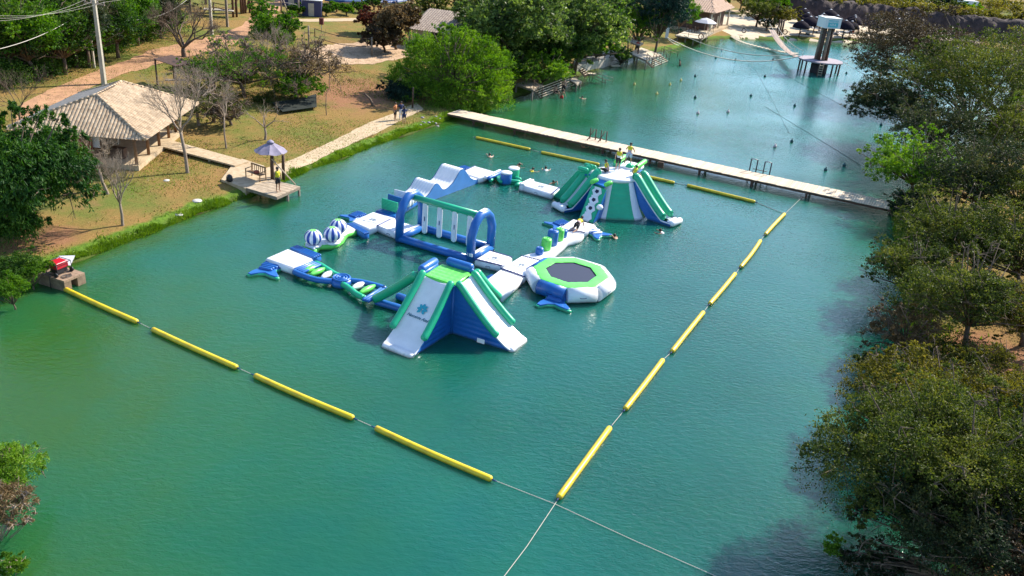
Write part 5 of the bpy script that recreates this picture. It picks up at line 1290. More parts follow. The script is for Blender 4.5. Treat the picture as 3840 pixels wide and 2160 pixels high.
def person(label,loc,ang,pn='stand',skin=SKIN,top=None,vest=None,bottom=BLK,long_=False,hair='short',s=1.0,cap=None,group=None):
    m,P=body_mesh(pn); root=thing('person',label,'person',loc,group); root.rotation_euler=(0,0,ang); root.scale=(s,)*3
    me=m.copy() if not m.materials or m.materials[0]!=skin else m
    if not me.materials: me.materials.append(skin)
    else: me.materials[0]=skin
    b=bpy.data.objects.new('body',me); COL.objects.link(b); b.parent=root
    def put(q,n,mt): o=q.build(n,mt,None); o.parent=root; return o
    h0,h1=V(*P['head0']),V(*P['head1']); up=(h1-h0).normalized(); fw=V(1,0,0); fw=(fw-up*fw.dot(up)).normalized(); hc=lerp(h0,h1,.55)
    # hair cap covers the back and top of the skull
    q=MB(); q.lathe(hc+up*.005-fw*.012,[(.075,-.05),(.102,-.01),(.104,.05),(.08,.095),(.03,.115),(.005,.118)],12,ax=(up-fw*.35).normalized()); put(q,'hair',cap or HAIR)
    if hair=='long': q=MB(); q.tube([hc-fw*.07,hc-fw*.1-up*.12,hc-fw*.1-up*.28],[.07,.08,.04],8); put(q,'hair_tail',HAIR)
    for sy in (-1,1):
        q=MB(); q.lathe(hc+fw*.088+V(0,.03*sy,0)+up*.0,[(.002,-.01),(.012,0),(.002,.01)],6,ax=fw); put(q,'eye',HAIR)
    q=MB(); q.tube([hc+fw*.085+up*.01,hc+fw*.105-up*.03],[.012,.018],6); put(q,'nose',skin)
    q=MB(); q.box(hc+fw*.09-up*.055,(.01,.045,.012)); put(q,'mouth',RED)
    if top or vest:
        segs=[('waist','chest',-.35,1),('chest','neck',0,.55)]; q=limb(P,segs,1.12)
        for S_ in 'LR': 
            q2=limb(P,[('chest','sh'+S_,.2,1)],1.25); q.add(q2.v,q2.f,True)
            if top and not vest: q2=limb(P,[('sh'+S_,'el'+S_,0,.7)],1.35); q.add(q2.v,q2.f,True)
        put(q,'shirt' if not vest else 'life_vest',top if top and not vest else vest)
    if vest and top: q=limb(P,[('waist','chest',-.7,.35)],1.2); put(q,'shirt',top)
    if bottom:
        q=limb(P,[('pelvis','waist',-.35,.55)],1.1)
        for S_ in 'LR': q2=limb(P,[('hip'+S_,'knee'+S_,-.1,1.0 if long_ else .75)]+([('knee'+S_,'ank'+S_,0,.95)] if long_ else []),1.3); q.add(q2.v,q2.f,True)
        put(q,'trousers' if long_ else 'shorts',bottom)
    return root
def sw(label,px,py,ang,pn='swim',vest=None,skin=SKIN,hair='short',top=None):
    return person(label,W(px,py,.0),ang,pn,skin,top,vest,BLK,False,hair,1.0,group='swimmers in the lake')
def q7(x,y): return (740+x/5.367,540+y/5.367)
person('man in a yellow life vest standing on the small wooden dock',W(*q7(1625,955),.73),rad(-35),'stand',SKIN,None,VEST,BLK,s=1.02,cap=BLK)
person('man in an orange top and black shorts standing apart from the couple on the path',G(1481,453,.04),rad(-20),'stand',SKIN,ORG,None,BLK)
person('man in a dark shirt and white trousers hugging a companion on the shore path',G(1503,450,.04),rad(-60),'stand',SKIN,NAVY,None,WHT,True)
person('person in a navy dress close beside the man in white trousers',G(1515,464,.04),rad(120),'stand',SKIN2,NAVY,None,NAVY,False,'long',.93)
def tp(px,py,z=None): return W(*r5(px,py),TZ+.02 if z is None else z)
person('seated person in a yellow vest on the left edge of the big tower top',tp(1100,500),rad(175),'sit',SKIN,PINK,VEST,BLK)
person('person in a yellow vest and black shorts standing mid-top of the big tower',tp(1265,480),rad(80),'stand',SKIN2,WHT,VEST,BLK)
person('person in patterned shorts and yellow vest leaning on the tower jump platform',tp(1425,395,TZ+.15),rad(75),'lean',SKIN,PINK,VEST,PAT)
person('child in a yellow vest sitting at the head of the right tower slide',tp(1525,560,TZ+.02),rad(-50),'sit',SKIN,None,VEST,RED,s=.9)
person('person in a yellow vest crawling across the mat below the climbing wall',W(*r3(1815,1220),.47),rad(62),'crawl',SKIN,PINK,VEST,BLK)
sw('swimmer with light skin alone in the green water left of the others',1838,588,rad(120),'swimarm',None,SKIN2)
sw('swimmer with a raised arm behind the back mats',1944,625,rad(30),'swimarm')
sw('swimmer in a yellow vest floating behind the tube rings',1996,642,rad(60),'swim',VEST)
sw('swimmer with only head and shoulders showing left of the big tower',2047,638,rad(100),'swim',WHT)
sw('swimmer holding the back edge of the emblem mat left of the big tower',2072,688,rad(-60),'swimarm')
sw('swimmer trailing a light wake to the right of the striped boarding step',2308,893,rad(150),'swimarm')
sw('swimmer in a light vest near the end of the right slide',2480,873,rad(170),'swim',WHT)
sw('swimmer under the edge of the jetty above the big tower',2190,553,rad(90),'swimarm',None,SKIN)
sw('dark-haired swimmer off the lower stairs on the left bank',2183,370,rad(90),'swim')
person('bather wading away from the upper bathing deck with arms down',W(2550,247,0),rad(200),'wade',SKIN,None,None,BLK,hair='long')
# around the decks and beach
person('bather with arms folded standing at the foot of the lower stairs',W(2112,352,.35),rad(-100),'stand',SKIN,None,None,BLK)
person('bather crouching in the water at the foot of the lower stairs',W(2106,365,.1),rad(-60),'wade',SKIN,None,None,RED,hair='long')
person('bather seated on the lowest step of the lower stairs',W(2082,348,.2),rad(-60),'sit',SKIN2,None,None,BLK)
person('person in a red top standing on the upper bathing deck under the trees',W(2387,197,1.3),rad(-80),'stand',SKIN,RED,None,BLK)
person('left walker of the pair strolling on the sand near the diving tower',V(*W(3197,134,.6).xy,T(*W(3197,134,.6).xy)+.04),rad(200),'walk',SKIN,BLK,None,RED)
person('right walker of the pair strolling on the sand, with fair skin',V(*W(3213,137,.6).xy,T(*W(3213,137,.6).xy)+.04),rad(190),'walk',SKIN2,None,None,BLK)
person('person in a red top standing beside the terracotta house',G(2672,92),rad(-60),'stand',SKIN,RED,None,BLK)
# ---------------- left bank decks, stairs, walls ----------------
STAIR=mat('pale_stair_wood',(.60,.50,.36),.8,.15,4)  # pale tan wood for steps and decks
def rail(root,pts,h=1.0,m=WOODD,gap=1.0,r=.045,base=0):
    "posts and two rails along a polyline"
    for i in range(len(pts)-1):
        a,b=pts[i],pts[i+1]; L=(b-a).length; n=max(1,int(L/gap))
        for k in range(n+(1 if i==len(pts)-2 else 0)):
            p=lerp(a,b,k/n); q=MB(); q.tube([p-V(0,0,.1+base),p+V(0,0,h)],r,6); q.build('rail_post',m,root)
        for z in (h-.04,h*.5):
            q=MB(); q.tube([a+V(0,0,z),b+V(0,0,z)],r*.7,5); q.build('handrail',m,root)
def stairs(label,t0,t1,b0,b1,z0,z1,n):
    root=thing('bathing_stairs',label,'stairs',V(*((b0+b1)/2).xy,0),'timber stairs into the water')
    for i in range(n):
        u=i/n; w=.62/n
        a=lerp(t0,b0,u);b=lerp(t1,b1,u);c=lerp(t1,b1,u+w);d=lerp(t0,b0,u+w); z=lerp(z0,z1,(i+.5)/n)
        q=MB(); q.prism([tuple(p.xy) for p in (a,b,c,d)],z-.06,z); q.build('step',STAIR,root)
    for u in (.02,.5,.98):
        a=lerp(t0,t1,u);b=lerp(b0,b1,u); q=MB(); q.beam(V(a.x,a.y,z0-.2),V(b.x,b.y,z1-.2),.08,.22); q.build('stringer',WOODD,root)
    return root
def w(x,y,z): return W(x,y,z)
zt_=1.25
t0,t1=w(2001,333,zt_),w(2137,281,zt_); b0,b1=w(2032,366,.1),w(2164,317,.1)
r_=stairs('wide lower bathing stairs beside the willow, where three bathers gather',t0,t1,b0,b1,zt_,.1,5)
for p,q_ in ((t0,b0),(lerp(t0,t1,.55),lerp(b0,b1,.55)),(t1,b1)):
    rail(r_,[V(p.x,p.y,zt_),V(q_.x,q_.y,.1)],.95,gap=.9)
plank_deck('lower_deck','small plank deck at the left end of the lower bathing stairs','deck',[tuple(w(*p,zt_).xy) for p in ((1935,315),(1998,336),(2035,318),(1975,298))],zt_,.3,.05,WOODL,[(.02,.02),(.98,.02)],WOODG,ph=2.2)
plank_deck('stair_landing','pale plank landing at the right end of the lower bathing stairs','deck',[tuple(w(*p,.95).xy) for p in ((2137,300),(2163,316),(2182,306),(2152,289))],.95,.25,.05,STAIR,[(.9,.1),(.9,.9)],WOODG,ph=2)
hr=thing('submerged_handrails','pair of green-stained handrails running out into the water past the lower stairs','handrail',w(2240,335,0))
rail(hr,[w(2150,262,.9),w(2220,300,.4),w(2295,318,-.3)],.95,WOODG,1.6); rail(hr,[w(2210,302,.3),w(2268,325,-.3)],.9,WOODG,1.5)
# retaining wall with terrace
m=MB(); P=[w(*p,0) for p in ((2160,278),(2195,272),(2262,254),(2340,226),(2342,205),(2250,225),(2150,255))]
m.prism([tuple(p.xy) for p in P],-.6,1.15); o=m.build('retaining_wall',mat('stained_pale_concrete',(.48,.43,.36),.9,.2,1.5,.01,8),None); tag(o,'pale concrete retaining wall on the left bank between the two bathing stairs','wall')
rr=thing('wall_railing','dark railing along the top of the pale retaining wall','railing',P[1]); rail(rr,[V(*p.xy,1.15) for p in P[:4]],1.0,WOODD,1.7)
for (x,y,l) in ((2218,277,'small floating wooden step at the foot of the retaining wall, nearer the lower stairs'),(2306,246,'small floating wooden step at the foot of the retaining wall, nearer the upper deck')):
    p=w(x,y,.15); m=MB(); m.box(p,(1.4,.7,.16),.4); tag(m.build('floating_step',STAIR,None),l,'step')
sm=stairs('narrow short stairs between the retaining wall and the lower stairs',w(2172,258,1.2),w(2185,252,1.2),w(2196,283,.2),w(2210,277,.2),1.2,.2,4)
# upper deck
zu=1.3; dq=[w(*p,zu) for p in ((2355,196),(2424,226),(2478,204),(2405,178))]
plank_deck('upper_bathing_deck','sunlit plank deck on posts above dark water at the upper left bank','deck',[tuple(p.xy) for p in dq],zu,.3,.06,STAIR,[(.02,.02),(.5,.02),(.98,.02),(.98,.5)],WOODG,ph=2.2)
r_=stairs('upper bathing stairs descending from the sunlit deck',w(2424,226,zu),w(2478,203,zu),w(2452,252,.05),w(2508,229,.05),zu,.05,5)
for p,q_ in (((2424,226),(2452,252)),((2451,214),(2480,240)),((2478,203),(2508,229))): 
    a,b=w(*p,zu),w(*q_,.05); rail(r_,[a,b],.95,gap=.9)
rail(r_,[w(2355,196,zu),w(2372,188,zu)],1.0); rail(r_,[w(2488,196,.9),w(2540,212,0)],.9,WOODD,1.7)
m=MB(); P=[w(*p,2.4) for p in ((2315,147),(2398,174),(2412,166),(2330,140))]; 
plank_deck('high_terrace','high timber terrace above the upper bathing deck, half under the trees','terrace',[tuple(p.xy) for p in P],2.6,.3,.06,STAIR,[(.02,.02),(.5,.02),(.98,.02)],WOODD,ph=2.6)
hr=thing('terrace_railing','grey railing round the high terrace under the trees','railing',P[0]); rail(hr,[V(*p.xy,2.6) for p in (P[0],P[1],P[2])],1.0,WOODG,1.5)
# third deck by the far house
zv=1.3; P=[w(*p,zv) for p in ((2532,132),(2630,147),(2674,120),(2584,110))]
plank_deck('far_terrace','far plank terrace on stilts below the terracotta roofed house','deck',[tuple(p.xy) for p in P],zv,.35,.06,STAIR,[(.1,.02),(.4,.02),(.7,.02),(.98,.02),(.98,.5)],WOODG,ph=2.4)
hr=thing('far_terrace_railing','thin pale railing round the far plank terrace','railing',P[1]); rail(hr,[V(*p.xy,zv) for p in (P[0],P[1],P[2])],1.0,WOODG,1.6)
def ring(label,c,r,mt,rt=.09,ax=V(.5,1,0)):
    ax=ax.normalized(); x=ax.cross(V(0,0,1)).normalized(); m=MB(); m.tube([c+x*r*math.cos(a)+V(0,0,r*math.sin(a)) for a in [2*pi*k/16 for k in range(16)]],rt,7,closed=True); o=m.build('lifebuoy',mt,None); tag(o,label,'lifebuoy')
ring('dark orange lifebuoy hung on the railing of the far plank terrace',V(*w(2628,133,2).xy,1.9)-V(0,.4,0),.42,mat('dull_orange_foam',(.25,.13,.07),.7))
ring('black lifebuoy on a post left of the trees at the far shore',w(2790,115,1.2),.38,BLACK)
ring('pale lifebuoy on a post beside the far hanging footbridge',w(2944,120,1.6),.42,mat('dull_orange_foam',(.25,.13,.07),.7))
def chair(label,p,a,group):
    r=thing('patio_chair',label,'chair',p,group); x=V(math.cos(a),math.sin(a),0); y=V(-x.y,x.x,0)
    q=MB(); q.box(p+V(0,0,.45),(.5,.5,.06),a); q.build('seat',WOODD,r); q=MB(); q.box(p-x*.24+V(0,0,.75),(.05,.5,.6),a); q.build('backrest',WOODD,r)
    for i in (-1,1):
        for j in (-1,1): q=MB(); q.box(p+x*.22*i+y*.22*j+V(0,0,.22),(.05,.05,.44),a); q.build('leg',WOODD,r)
for i,(x,y,w_) in enumerate(((2578,117,'leftmost'),(2588,119,'second from the left'),(2600,121,'third from the left'),(2610,124,'rightmost, nearest the grey umbrella'))): chair('dark wooden chair on the far plank terrace, '+w_,w(x,y,zv),i*1.3,'dark chairs on the far terrace')
def closed_umbrella(label,p,R,h,mt,name='patio_umbrella'):
    r=thing(name,label,'umbrella',p); q=MB(); q.tube([p,p+V(0,0,h)],.04,6); q.build('pole',STEEL,r)
    q=MB(); rs=[]
    for rr,z in ((R,h-.75),(R*.98,h-.7),(R*.55,h-.25),(.05,h+.05)): rs.append([p+V(math.cos(2*pi*k/8)*rr,math.sin(2*pi*k/8)*rr,z) for k in range(8)])
    q.rings(rs,False,True,False,True); q.build('canopy',mt,r)
closed_umbrella('grey and white round patio umbrella on the far plank terrace',w(2640,120,zv),2.0,2.4,mat('pale_grey_canvas',(.55,.53,.55),.8))
closed_umbrella('white parasol under the trees beside the high terrace',G(2350,112),1.6,2.6,WHT)
# life-saving post etc
p=G(2498,150); m=MB(); m.box(p+V(0,0,1.2),(.5,.3,1.8)); tag(m.build('white_sign_post',WHT,None),'white upright board at the tree foot left of the far terrace','board')
# ---------------- far house ----------------
def house2():
    TC2=mat('pale_terracotta_tile',(.60,.42,.30),.85,0,2,.01,12,.2,col2=(.48,.32,.22),coord='World')
    c=[w(2680,50,4.4),w(2752,29,4.4)]; x=(c[1]-c[0]); n=V(-x.y,x.x,0).normalized(); 
    if n.y<0: n=-n
    x_=x.normalized(); A=c[0]-x_*.3; B=c[1]; Wd=11.0; Cc=B+n*Wd; Dd=A+n*Wd
    root=thing('terracotta_house','far open house with a pale terracotta hip roof above the lake','house',V(*((A+Cc)/2).xy,1.0))
    ez=3.2+1.2; rz=7.2
    for p in (A,B,Cc,Dd): p.z=ez
    R0=(A+B)/2+n*3.2; R1=(Cc+Dd)/2-n*3.2; R0.z=R1.z=rz
    me=tile_mesh(.45,.8); roof_face(root,[A,B,R0],.45,.8,0,me,[0],m=TC2); roof_face(root,[B,Cc,R1,R0],.45,.8,0,me,[0],m=TC2); roof_face(root,[Cc,Dd,R1],.45,.8,0,me,[0],m=TC2); roof_face(root,[Dd,A,R0,R1],.45,.8,0,me,[0],m=TC2)
    for a,b in ((A,R0),(B,R0),(R0,R1),(Cc,R1),(Dd,R1)): ridge(root,a,b,.16,TC2)
    cen=(A+Cc)/2
    def ins(p,k): return lerp(p,V(cen.x,cen.y,p.z),k)
    for p in [ins(q,.1) for q in (A,B,Cc,Dd)]+[ins((A+B)/2,.12),ins((B+Cc)/2,.1)]:
        q=MB(); q.tube([V(p.x,p.y,.3),V(p.x,p.y,ez)],.16,6); q.build('column',PLAST,root)
    q=MB(); q.prism([tuple(ins(p,.22).xy) for p in (A,B,Cc,Dd)],.4,ez-.3); q.build('wall',mat('dark_brown_wall',(.12,.07,.05),.9),root)  # dark brown walls set in under the roof
    q=MB(); q.prism([tuple(ins(p,.04).xy) for p in (A,B,Cc,Dd)],.0,1.1); q.build('floor_slab',PATH,root)
    for k in (.25,.6):
        p=lerp(ins(A,.22),ins(B,.22),k); q=MB(); q.box(V(p.x,p.y,2.2)-n*.06,(1.2,.08,1.9),math.atan2(x_.y,x_.x)); q.build('door',PLAST,root)
house2()
def small_building():
    a=w(1532,108,3.4); b=w(1700,132,3.4); x=(b-a).normalized(); n=V(-x.y,x.x,0); 
    if n.y<0: n=-n
    root=thing('tiled_outbuilding','low outbuilding with a weathered tile roof and cream wall behind the willow','building',V(*((a+b)/2).xy,1)); L=(b-a).length; d=6
    A=a;B=b;C_=b+n*d;D_=a+n*d; C_.z=D_.z=5.4; me=tile_mesh(.36,.6)
    TB=mat('weathered_brown_tile',(.42,.34,.27),.9,0,2,.01,12,.2,col2=(.27,.21,.17),coord='World')
    roof_face(root,[A,B,C_,D_],.36,.6,0,me,[0],m=TB)
    q=MB(); q.add([C_,D_,D_+n*5-V(0,0,1.6),C_+n*5-V(0,0,1.6)],[(0,1,2,3)]); q.build('back_roof_slope',TB,root)
    for t in (.03,.97):
        p=lerp(a,b,t); q=MB(); q.tube([V(p.x,p.y,.8),V(p.x,p.y,3.4)],.15,6); q.build('column',PC,root)
    q=MB(); p=lerp(a,b,.22)+n*1.0; q.box(V(p.x,p.y,2.2),(2.6,.2,2.0),math.atan2(x.y,x.x)); q.build('cream_wall',mat('cream_paint',(.62,.58,.42),.8),root)
    q=MB(); p=lerp(a,b,.3)+n*.6; q.box(V(p.x,p.y,1.35),(4.2,.6,.2),math.atan2(x.y,x.x)); q.build('bench_slab',CONC,root)
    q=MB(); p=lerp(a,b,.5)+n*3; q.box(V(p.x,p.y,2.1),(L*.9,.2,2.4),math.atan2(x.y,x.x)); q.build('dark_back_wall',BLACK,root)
small_building()
# net-covered pond behind it
P=[G(1640,78),G(1690,64),G(1760,58),G(1820,70),G(1800,92),G(1700,98)]
m=MB(); z=max(p.z for p in P)+.25; puff(m,[tuple(p.xy) for p in offpoly(ccw([tuple(p.xy) for p in P]),1.2)],z-.03,z-.6,.1); o=m.build('pool_border',PATH,None); tag(o,kind='structure')
m=MB(); puff(m,[tuple(p.xy) for p in P],z+.02,z-.4,.1); tag(m.build('covered_pool',mat('dark_pool_cover',(.07,.08,.10),.5,.3,1.5),None),'dark covered pool with a sandy border behind the tiled outbuilding','pool')
# ---------------- beach umbrellas ----------------
THA=mat('dark_thatch',(.018,.013,.020),.95,.3,3,.02,12,.1)
tips=[(3010,70),(3041,66),(3032,47),(3021,29),(3091,44),(3083,58),(3116,38),(3142,60),(3210,51),(3211,61),(3198,75),(3174,78),(3305,66),(3297,81),(3370,74),(3062,66)]
ub=None
def thatch(c):
    r=thing('thatched_parasol','','parasol',c,'thatched parasols on the beach'); h=3.1; R=1.75
    q=MB(); rs=[]
    for rr,z in ((R,h-1.45),(R*1.02,h-1.2),(R*.75,h-.55),(.35,h-.05),(.25,h)): rs.append([V(math.cos(2*pi*k/14)*rr*(1+.05*math.sin(k*5)),math.sin(2*pi*k/14)*rr*(1+.05*math.cos(k*3)),z+.06*math.sin(k*4.1)*(rr/R)) for k in range(14)])
    q.rings(rs,True,True,True,True); o=q.build('canopy',THA,None); o.parent=r
    q=MB(); q.lathe((0,0,0),[(.26,h-.06),(.22,h+.04),(.04,h+.12)],10); o=q.build('white_cap',WHT,None); o.parent=r
    q=MB(); q.tube([V(0,0,-.3),V(0,0,h-.8)],.1,6); o=q.build('pole',WOODD,None); o.parent=r
    return r
base_u=None
ulab={0:'thatched parasol left of the diving tower, front row leftmost',1:'thatched parasol just left of the diving tower sign',7:'thatched parasol immediately right of the diving tower sign',10:'thatched parasol shading the strolling pair',13:'thatched parasol in the open sand right of the strolling pair',14:'rightmost thatched parasol, beside the big dark tree'}
for i,(x,y) in enumerate(tips):
    z=1.2
    for _ in range(8):
        p=W(x,y,z+3.2); z=max(.6,T(p.x,p.y))
    p=V(p.x,p.y,z)
    if base_u is None: base_u=thatch(p); o=base_u
    else: o=copy_tree(base_u); o.location=p; o.rotation_euler=(0,0,i*.7)
    o.scale=(random.uniform(.9,1.1),)*3
    o['label']=ulab.get(i,'dark thatched parasol with a white cap among those crowded behind the beach')
# loungers on the beach
LG=mat('pale_lounger',(.6,.57,.55),.7)
base_l=None; LGS=[]
for i,(x,y) in enumerate([(3130,120),(3142,121),(3155,126),(3078,118),(3286,140),(3296,142),(3308,141),(3030,122),(3018,119),(3180,118),(3190,112),(3060,110)]):
    p=W(x,y,1.0); z=max(T(p.x,p.y),.3)+.04; p=V(p.x,p.y,z)
    if base_l is None:
        base_l=thing('beach_lounger','','lounger',p,'loungers on the beach sand')
        q=MB(); q.box(V(.2,0,.35),(1.4,.65,.1)); o=q.build('seat',LG,None); o.parent=base_l
        q=MB(); q.beam(V(-.5,0,.35),V(-1.0,0,.8),.65,.08,up=V(0,0,1)); o=q.build('backrest',LG,None); o.parent=base_l
        for dx in (-.4,.8): q=MB(); q.box(V(dx,0,.16),(.06,.6,.32)); o=q.build('leg',BLACK,None); o.parent=base_l
        o=base_l
    else: o=copy_tree(base_l); o.location=p
    o.rotation_euler=(0,0,i*1.1); LGS.append((o,x,y))
# dark earth bank behind the beach
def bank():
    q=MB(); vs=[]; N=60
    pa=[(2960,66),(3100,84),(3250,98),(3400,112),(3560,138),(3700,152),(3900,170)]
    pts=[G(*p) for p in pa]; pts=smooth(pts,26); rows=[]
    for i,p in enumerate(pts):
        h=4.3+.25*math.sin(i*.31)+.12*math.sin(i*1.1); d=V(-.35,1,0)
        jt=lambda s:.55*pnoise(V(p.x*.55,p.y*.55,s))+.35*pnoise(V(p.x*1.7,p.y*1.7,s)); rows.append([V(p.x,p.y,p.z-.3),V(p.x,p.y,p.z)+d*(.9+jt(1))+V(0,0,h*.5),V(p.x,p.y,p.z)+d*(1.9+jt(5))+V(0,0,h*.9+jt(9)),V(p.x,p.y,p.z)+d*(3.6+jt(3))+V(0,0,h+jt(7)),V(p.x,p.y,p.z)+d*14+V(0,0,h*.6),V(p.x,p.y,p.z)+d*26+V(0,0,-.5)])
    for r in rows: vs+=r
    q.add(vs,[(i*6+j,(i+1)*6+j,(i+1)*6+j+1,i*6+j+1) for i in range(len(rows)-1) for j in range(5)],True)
    tag(q.build('earth_bank',[mat('shaded_purple_earth',(.052,.033,.030),.95,.4,.9,.12,2.5,coord='World')],None),kind='structure')  # darkness of a slope in shadow, put into the earth colour
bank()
# ---------------- diving tower ----------------
def dive():
    C=V(43.6,132.6,0); zt=1.95; root=thing('diving_tower','timber diving tower on a round stilted platform with a white and teal sign','tower',C); R=3.35
    q=MB(); P=[(C.x+R*math.cos(a),C.y+R*math.sin(a)) for a in [2*pi*k/12 for k in range(12)]]; puff(q,P,zt,zt-.22,.06); q.build('platform',mat('grey_violet_deck',(.32,.27,.30),.8,.15,2),root)
    for k in range(9):
        a=2*pi*(k+.3)/9; p=C+V(R*.88*math.cos(a),R*.88*math.sin(a),0); q=MB(); q.tube([p+V(0,0,-1.5),p+V(0,0,zt-.2)],.13,7); q.build('stilt',WOODD,root)
    q=MB(); q.lathe(C,[(1.25,-1),(1.25,zt-.2)],12); q.build('central_pier',mat('dark_stained_pier',(.05,.045,.05),.8),root)
    for k in range(8):
        a=2*pi*(k+.15)/8; q=MB(); q.tube([C+V(.82*math.cos(a),.82*math.sin(a),zt-.1),C+V(.74*math.cos(a),.74*math.sin(a),6.7)],.24,8); q.build('column',WOODD if k%2 else WOODG,root)
    for z in (3.0,4.3,5.6): q=MB(); q.tube([C+V(.84*math.cos(a),.84*math.sin(a),z) for a in [2*pi*j/14 for j in range(14)]],.07,6,closed=True); q.build('ring_band',WOODD,root)
    yaw=rad(12); x=V(math.cos(yaw),math.sin(yaw),0); n=V(x.y,-x.x,0)
    q=MB(); q.box(C+V(0,0,7.35),(2.5,2.4,1.35),yaw); q.build('sign_box',WHT,root)
    q=MB(); q.box(C+V(0,0,8.1),(2.6,2.5,.12),yaw); q.build('sign_cap',WHT,root)
    q=MB(); q.box(C+V(0,0,7.35)+n*1.21,(1.6,.03,1.0),yaw); q.build('teal_panel',mat('pale_teal_print',(.12,.50,.55),.6),root)
    for t,z in (('NASCENTE',7.6),('AZUL',7.2)):
        me=text_mesh(t,.32 if z>7.4 else .42,0,.004,.01); me.materials.append(WHT); o=bpy.data.objects.new('lettering',me); COL.objects.link(o); o.parent=root
        Rm=Matrix((x,V(0,0,1),n)).transposed().to_4x4(); Rm.translation=C+V(0,0,z)+n*1.235-root.location; o.matrix_local=Rm
    # ladder
    p=C+n*(R+.05)-x*1.6
    for s in (-.3,.3): q=MB(); q.tube([p+x*s+V(0,0,-.5),p+x*s+V(0,0,zt)],.06,6); q.build('ladder_side',WOODG,root)
    for k in range(6): q=MB(); q.beam(p-x*.3+V(0,0,-.1+k*.34),p+x*.3+V(0,0,-.1+k*.34),.12,.06); q.build('ladder_rung',STAIR,root)
    return C,R,zt
DC,DR,DZT=dive()
# hanging footbridge and ropes
def hang():
    a=w(2895,112,2.2); b=DC+V(-DR,.5,DZT); root=thing('hanging_footbridge','pinkish hanging footbridge sagging from the far shore down to the diving platform','footbridge',a)
    d=(b-a); n=V(-d.y,d.x,0).normalized(); N=26; P=lambda t,s,h=0: lerp(a,b,t)+n*s+V(0,0,h-1.3*4*t*(1-t)*.5)
    for i in range(N):
        t0=i/N+.004;t1=(i+1)/N-.004; q=MB(); q.add([P(t0,-.55),P(t1,-.55),P(t1,.55),P(t0,.55)]+[P(t0,-.55,-.06),P(t1,-.55,-.06),P(t1,.55,-.06),P(t0,.55,-.06)],[(0,1,2,3),(7,6,5,4),(0,4,5,1),(1,5,6,2),(2,6,7,3),(3,7,4,0)]); q.build('deck_board',mat('pinkish_deck_wood',(.50,.36,.28),.8,.1,3),root)
    for s in (-.6,.6):
        q=MB(); q.tube([P(i/16,s,1.0) for i in range(17)],.04,5,cap=False); q.build('hand_rope',ROPE,root)
        for i in range(0,17,2): q=MB(); q.tube([P(i/16,s,0),P(i/16,s,1.0)],.02,4); q.build('hanger',ROPE,root)
    for k,(x,y) in enumerate(((2918,112),(2926,113),(2934,112))):
        p=w(x,y,1.5); q=MB(); q.tube([V(p.x,p.y,0),V(p.x,p.y,3.4)],.17,7); o=q.build('bridge_post',WOODD,None); tag(o,['leftmost','middle','rightmost'][k]+' dark timber post at the shore end of the hanging footbridge','post','posts at the hanging footbridge')
hang()
def cable(label,a,b,sag,r=.03,name='zip_line',m=ROPE):
    q=MB(); q.tube([lerp(a,b,i/24)-V(0,0,sag*4*(i/24)*(1-i/24)) for i in range(25)],r,4,cap=False); tag(q.build(name,m,None),label,'rope')
cable('pale thick rope swooping from the upper deck trees to the diving platform',w(2500,140,3.5),DC+V(-DR,-.6,DZT+.3),1.9,.07)
cable('pale thick rope from the far terrace down to the diving platform',w(2565,133,1.6),DC+V(-DR,-.2,DZT+.5),1.3,.06)
cable('short rope joining the two thick ropes near the upper bathing deck',w(2500,140,3.2),w(2545,170,1.2),.2,.05)
cable('thin cable from the diving platform toward the big trees on the right',DC+V(DR,-.5,DZT),w(3420,330,3),.6,.035)
cable('second thin cable from the diving platform into the right-hand trees',DC+V(DR,0,DZT+.6),w(3440,300,4),.6,.03)
for pts,l in (([(2640,165),(2750,190),(2830,260),(2960,500)],'faint dark float line crossing the far lake from the upper deck'),([(2870,400),(2960,455),(3100,540),(3230,620)],'thin dark float line slanting toward the right end of the jetty'),([(2905,260),(3110,370),(3230,430)],'thin dark float line in front of the right-hand trees')):
    q=MB(); q.tube(smooth([w(*p,.02) for p in pts],8),.012,4,cap=False); tag(q.build('float_line',mat('dark_wet_rope',(.05,.07,.07),.7),None),l,'rope')
# floating stepping boards
N=22
sp=smooth([w(*p,.35) for p in ((2742,128),(2752,140),(2790,160),(2860,178),(2930,193),(2985,200))],5)
first=None
fb=thing('stepping_boards','curved line of pale floating stepping boards leading to the diving platform','stepping boards',sp[0])
for i in range(0,len(sp)):
    q=MB(); p=sp[i]; q.box(p+V(0,0,-.02),(1.3,.38,.1),rad(50)); q.build('board',STAIR,fb)
for s in (-.6,.6): q=MB(); q.tube([p+V(.4*s,.5*s,-.1) for p in sp],.03,4); q.build('side_rope',ROPE,fb)
# small marker floats
fl=[(2379,317,'y'),(2512,318,'y'),(2553,302,'y'),(2463,353,'y'),(2607,286,'g'),(2607,366,'g'),(2684,218,'g'),(2707,190,'w'),(2758,225,'g'),(2816,360,'g'),(2617,425,'r'),(2730,420,'r'),(2868,287,'d'),(2899,224,'g'),(3174,275,'g'),(2980,397,'g'),(3304,469,'g'),(2969,531,'g'),(2906,550,'r'),(3096,638,'g'),(3166,621,'g')]
FM={'y':(mat('faded_yellow_plastic',(.75,.6,.2),.5),'pale yellow marker float on the green water beyond the jetty','yellow marker floats'),'g':(mat('dark_green_plastic',(.03,.10,.10),.5),'dark green marker float dotting the bright far lake','dark marker floats'),'r':(mat('red_white_plastic',(.6,.3,.28),.5,0,6,0,col2=(.75,.7,.68)),'reddish white marker float beyond the jetty','reddish marker floats'),'w':(WHT,'small white-topped float near the thick ropes',None),'d':(BLACK,'small dark ducklike float left of the diving tower',None)}
FLS=[]
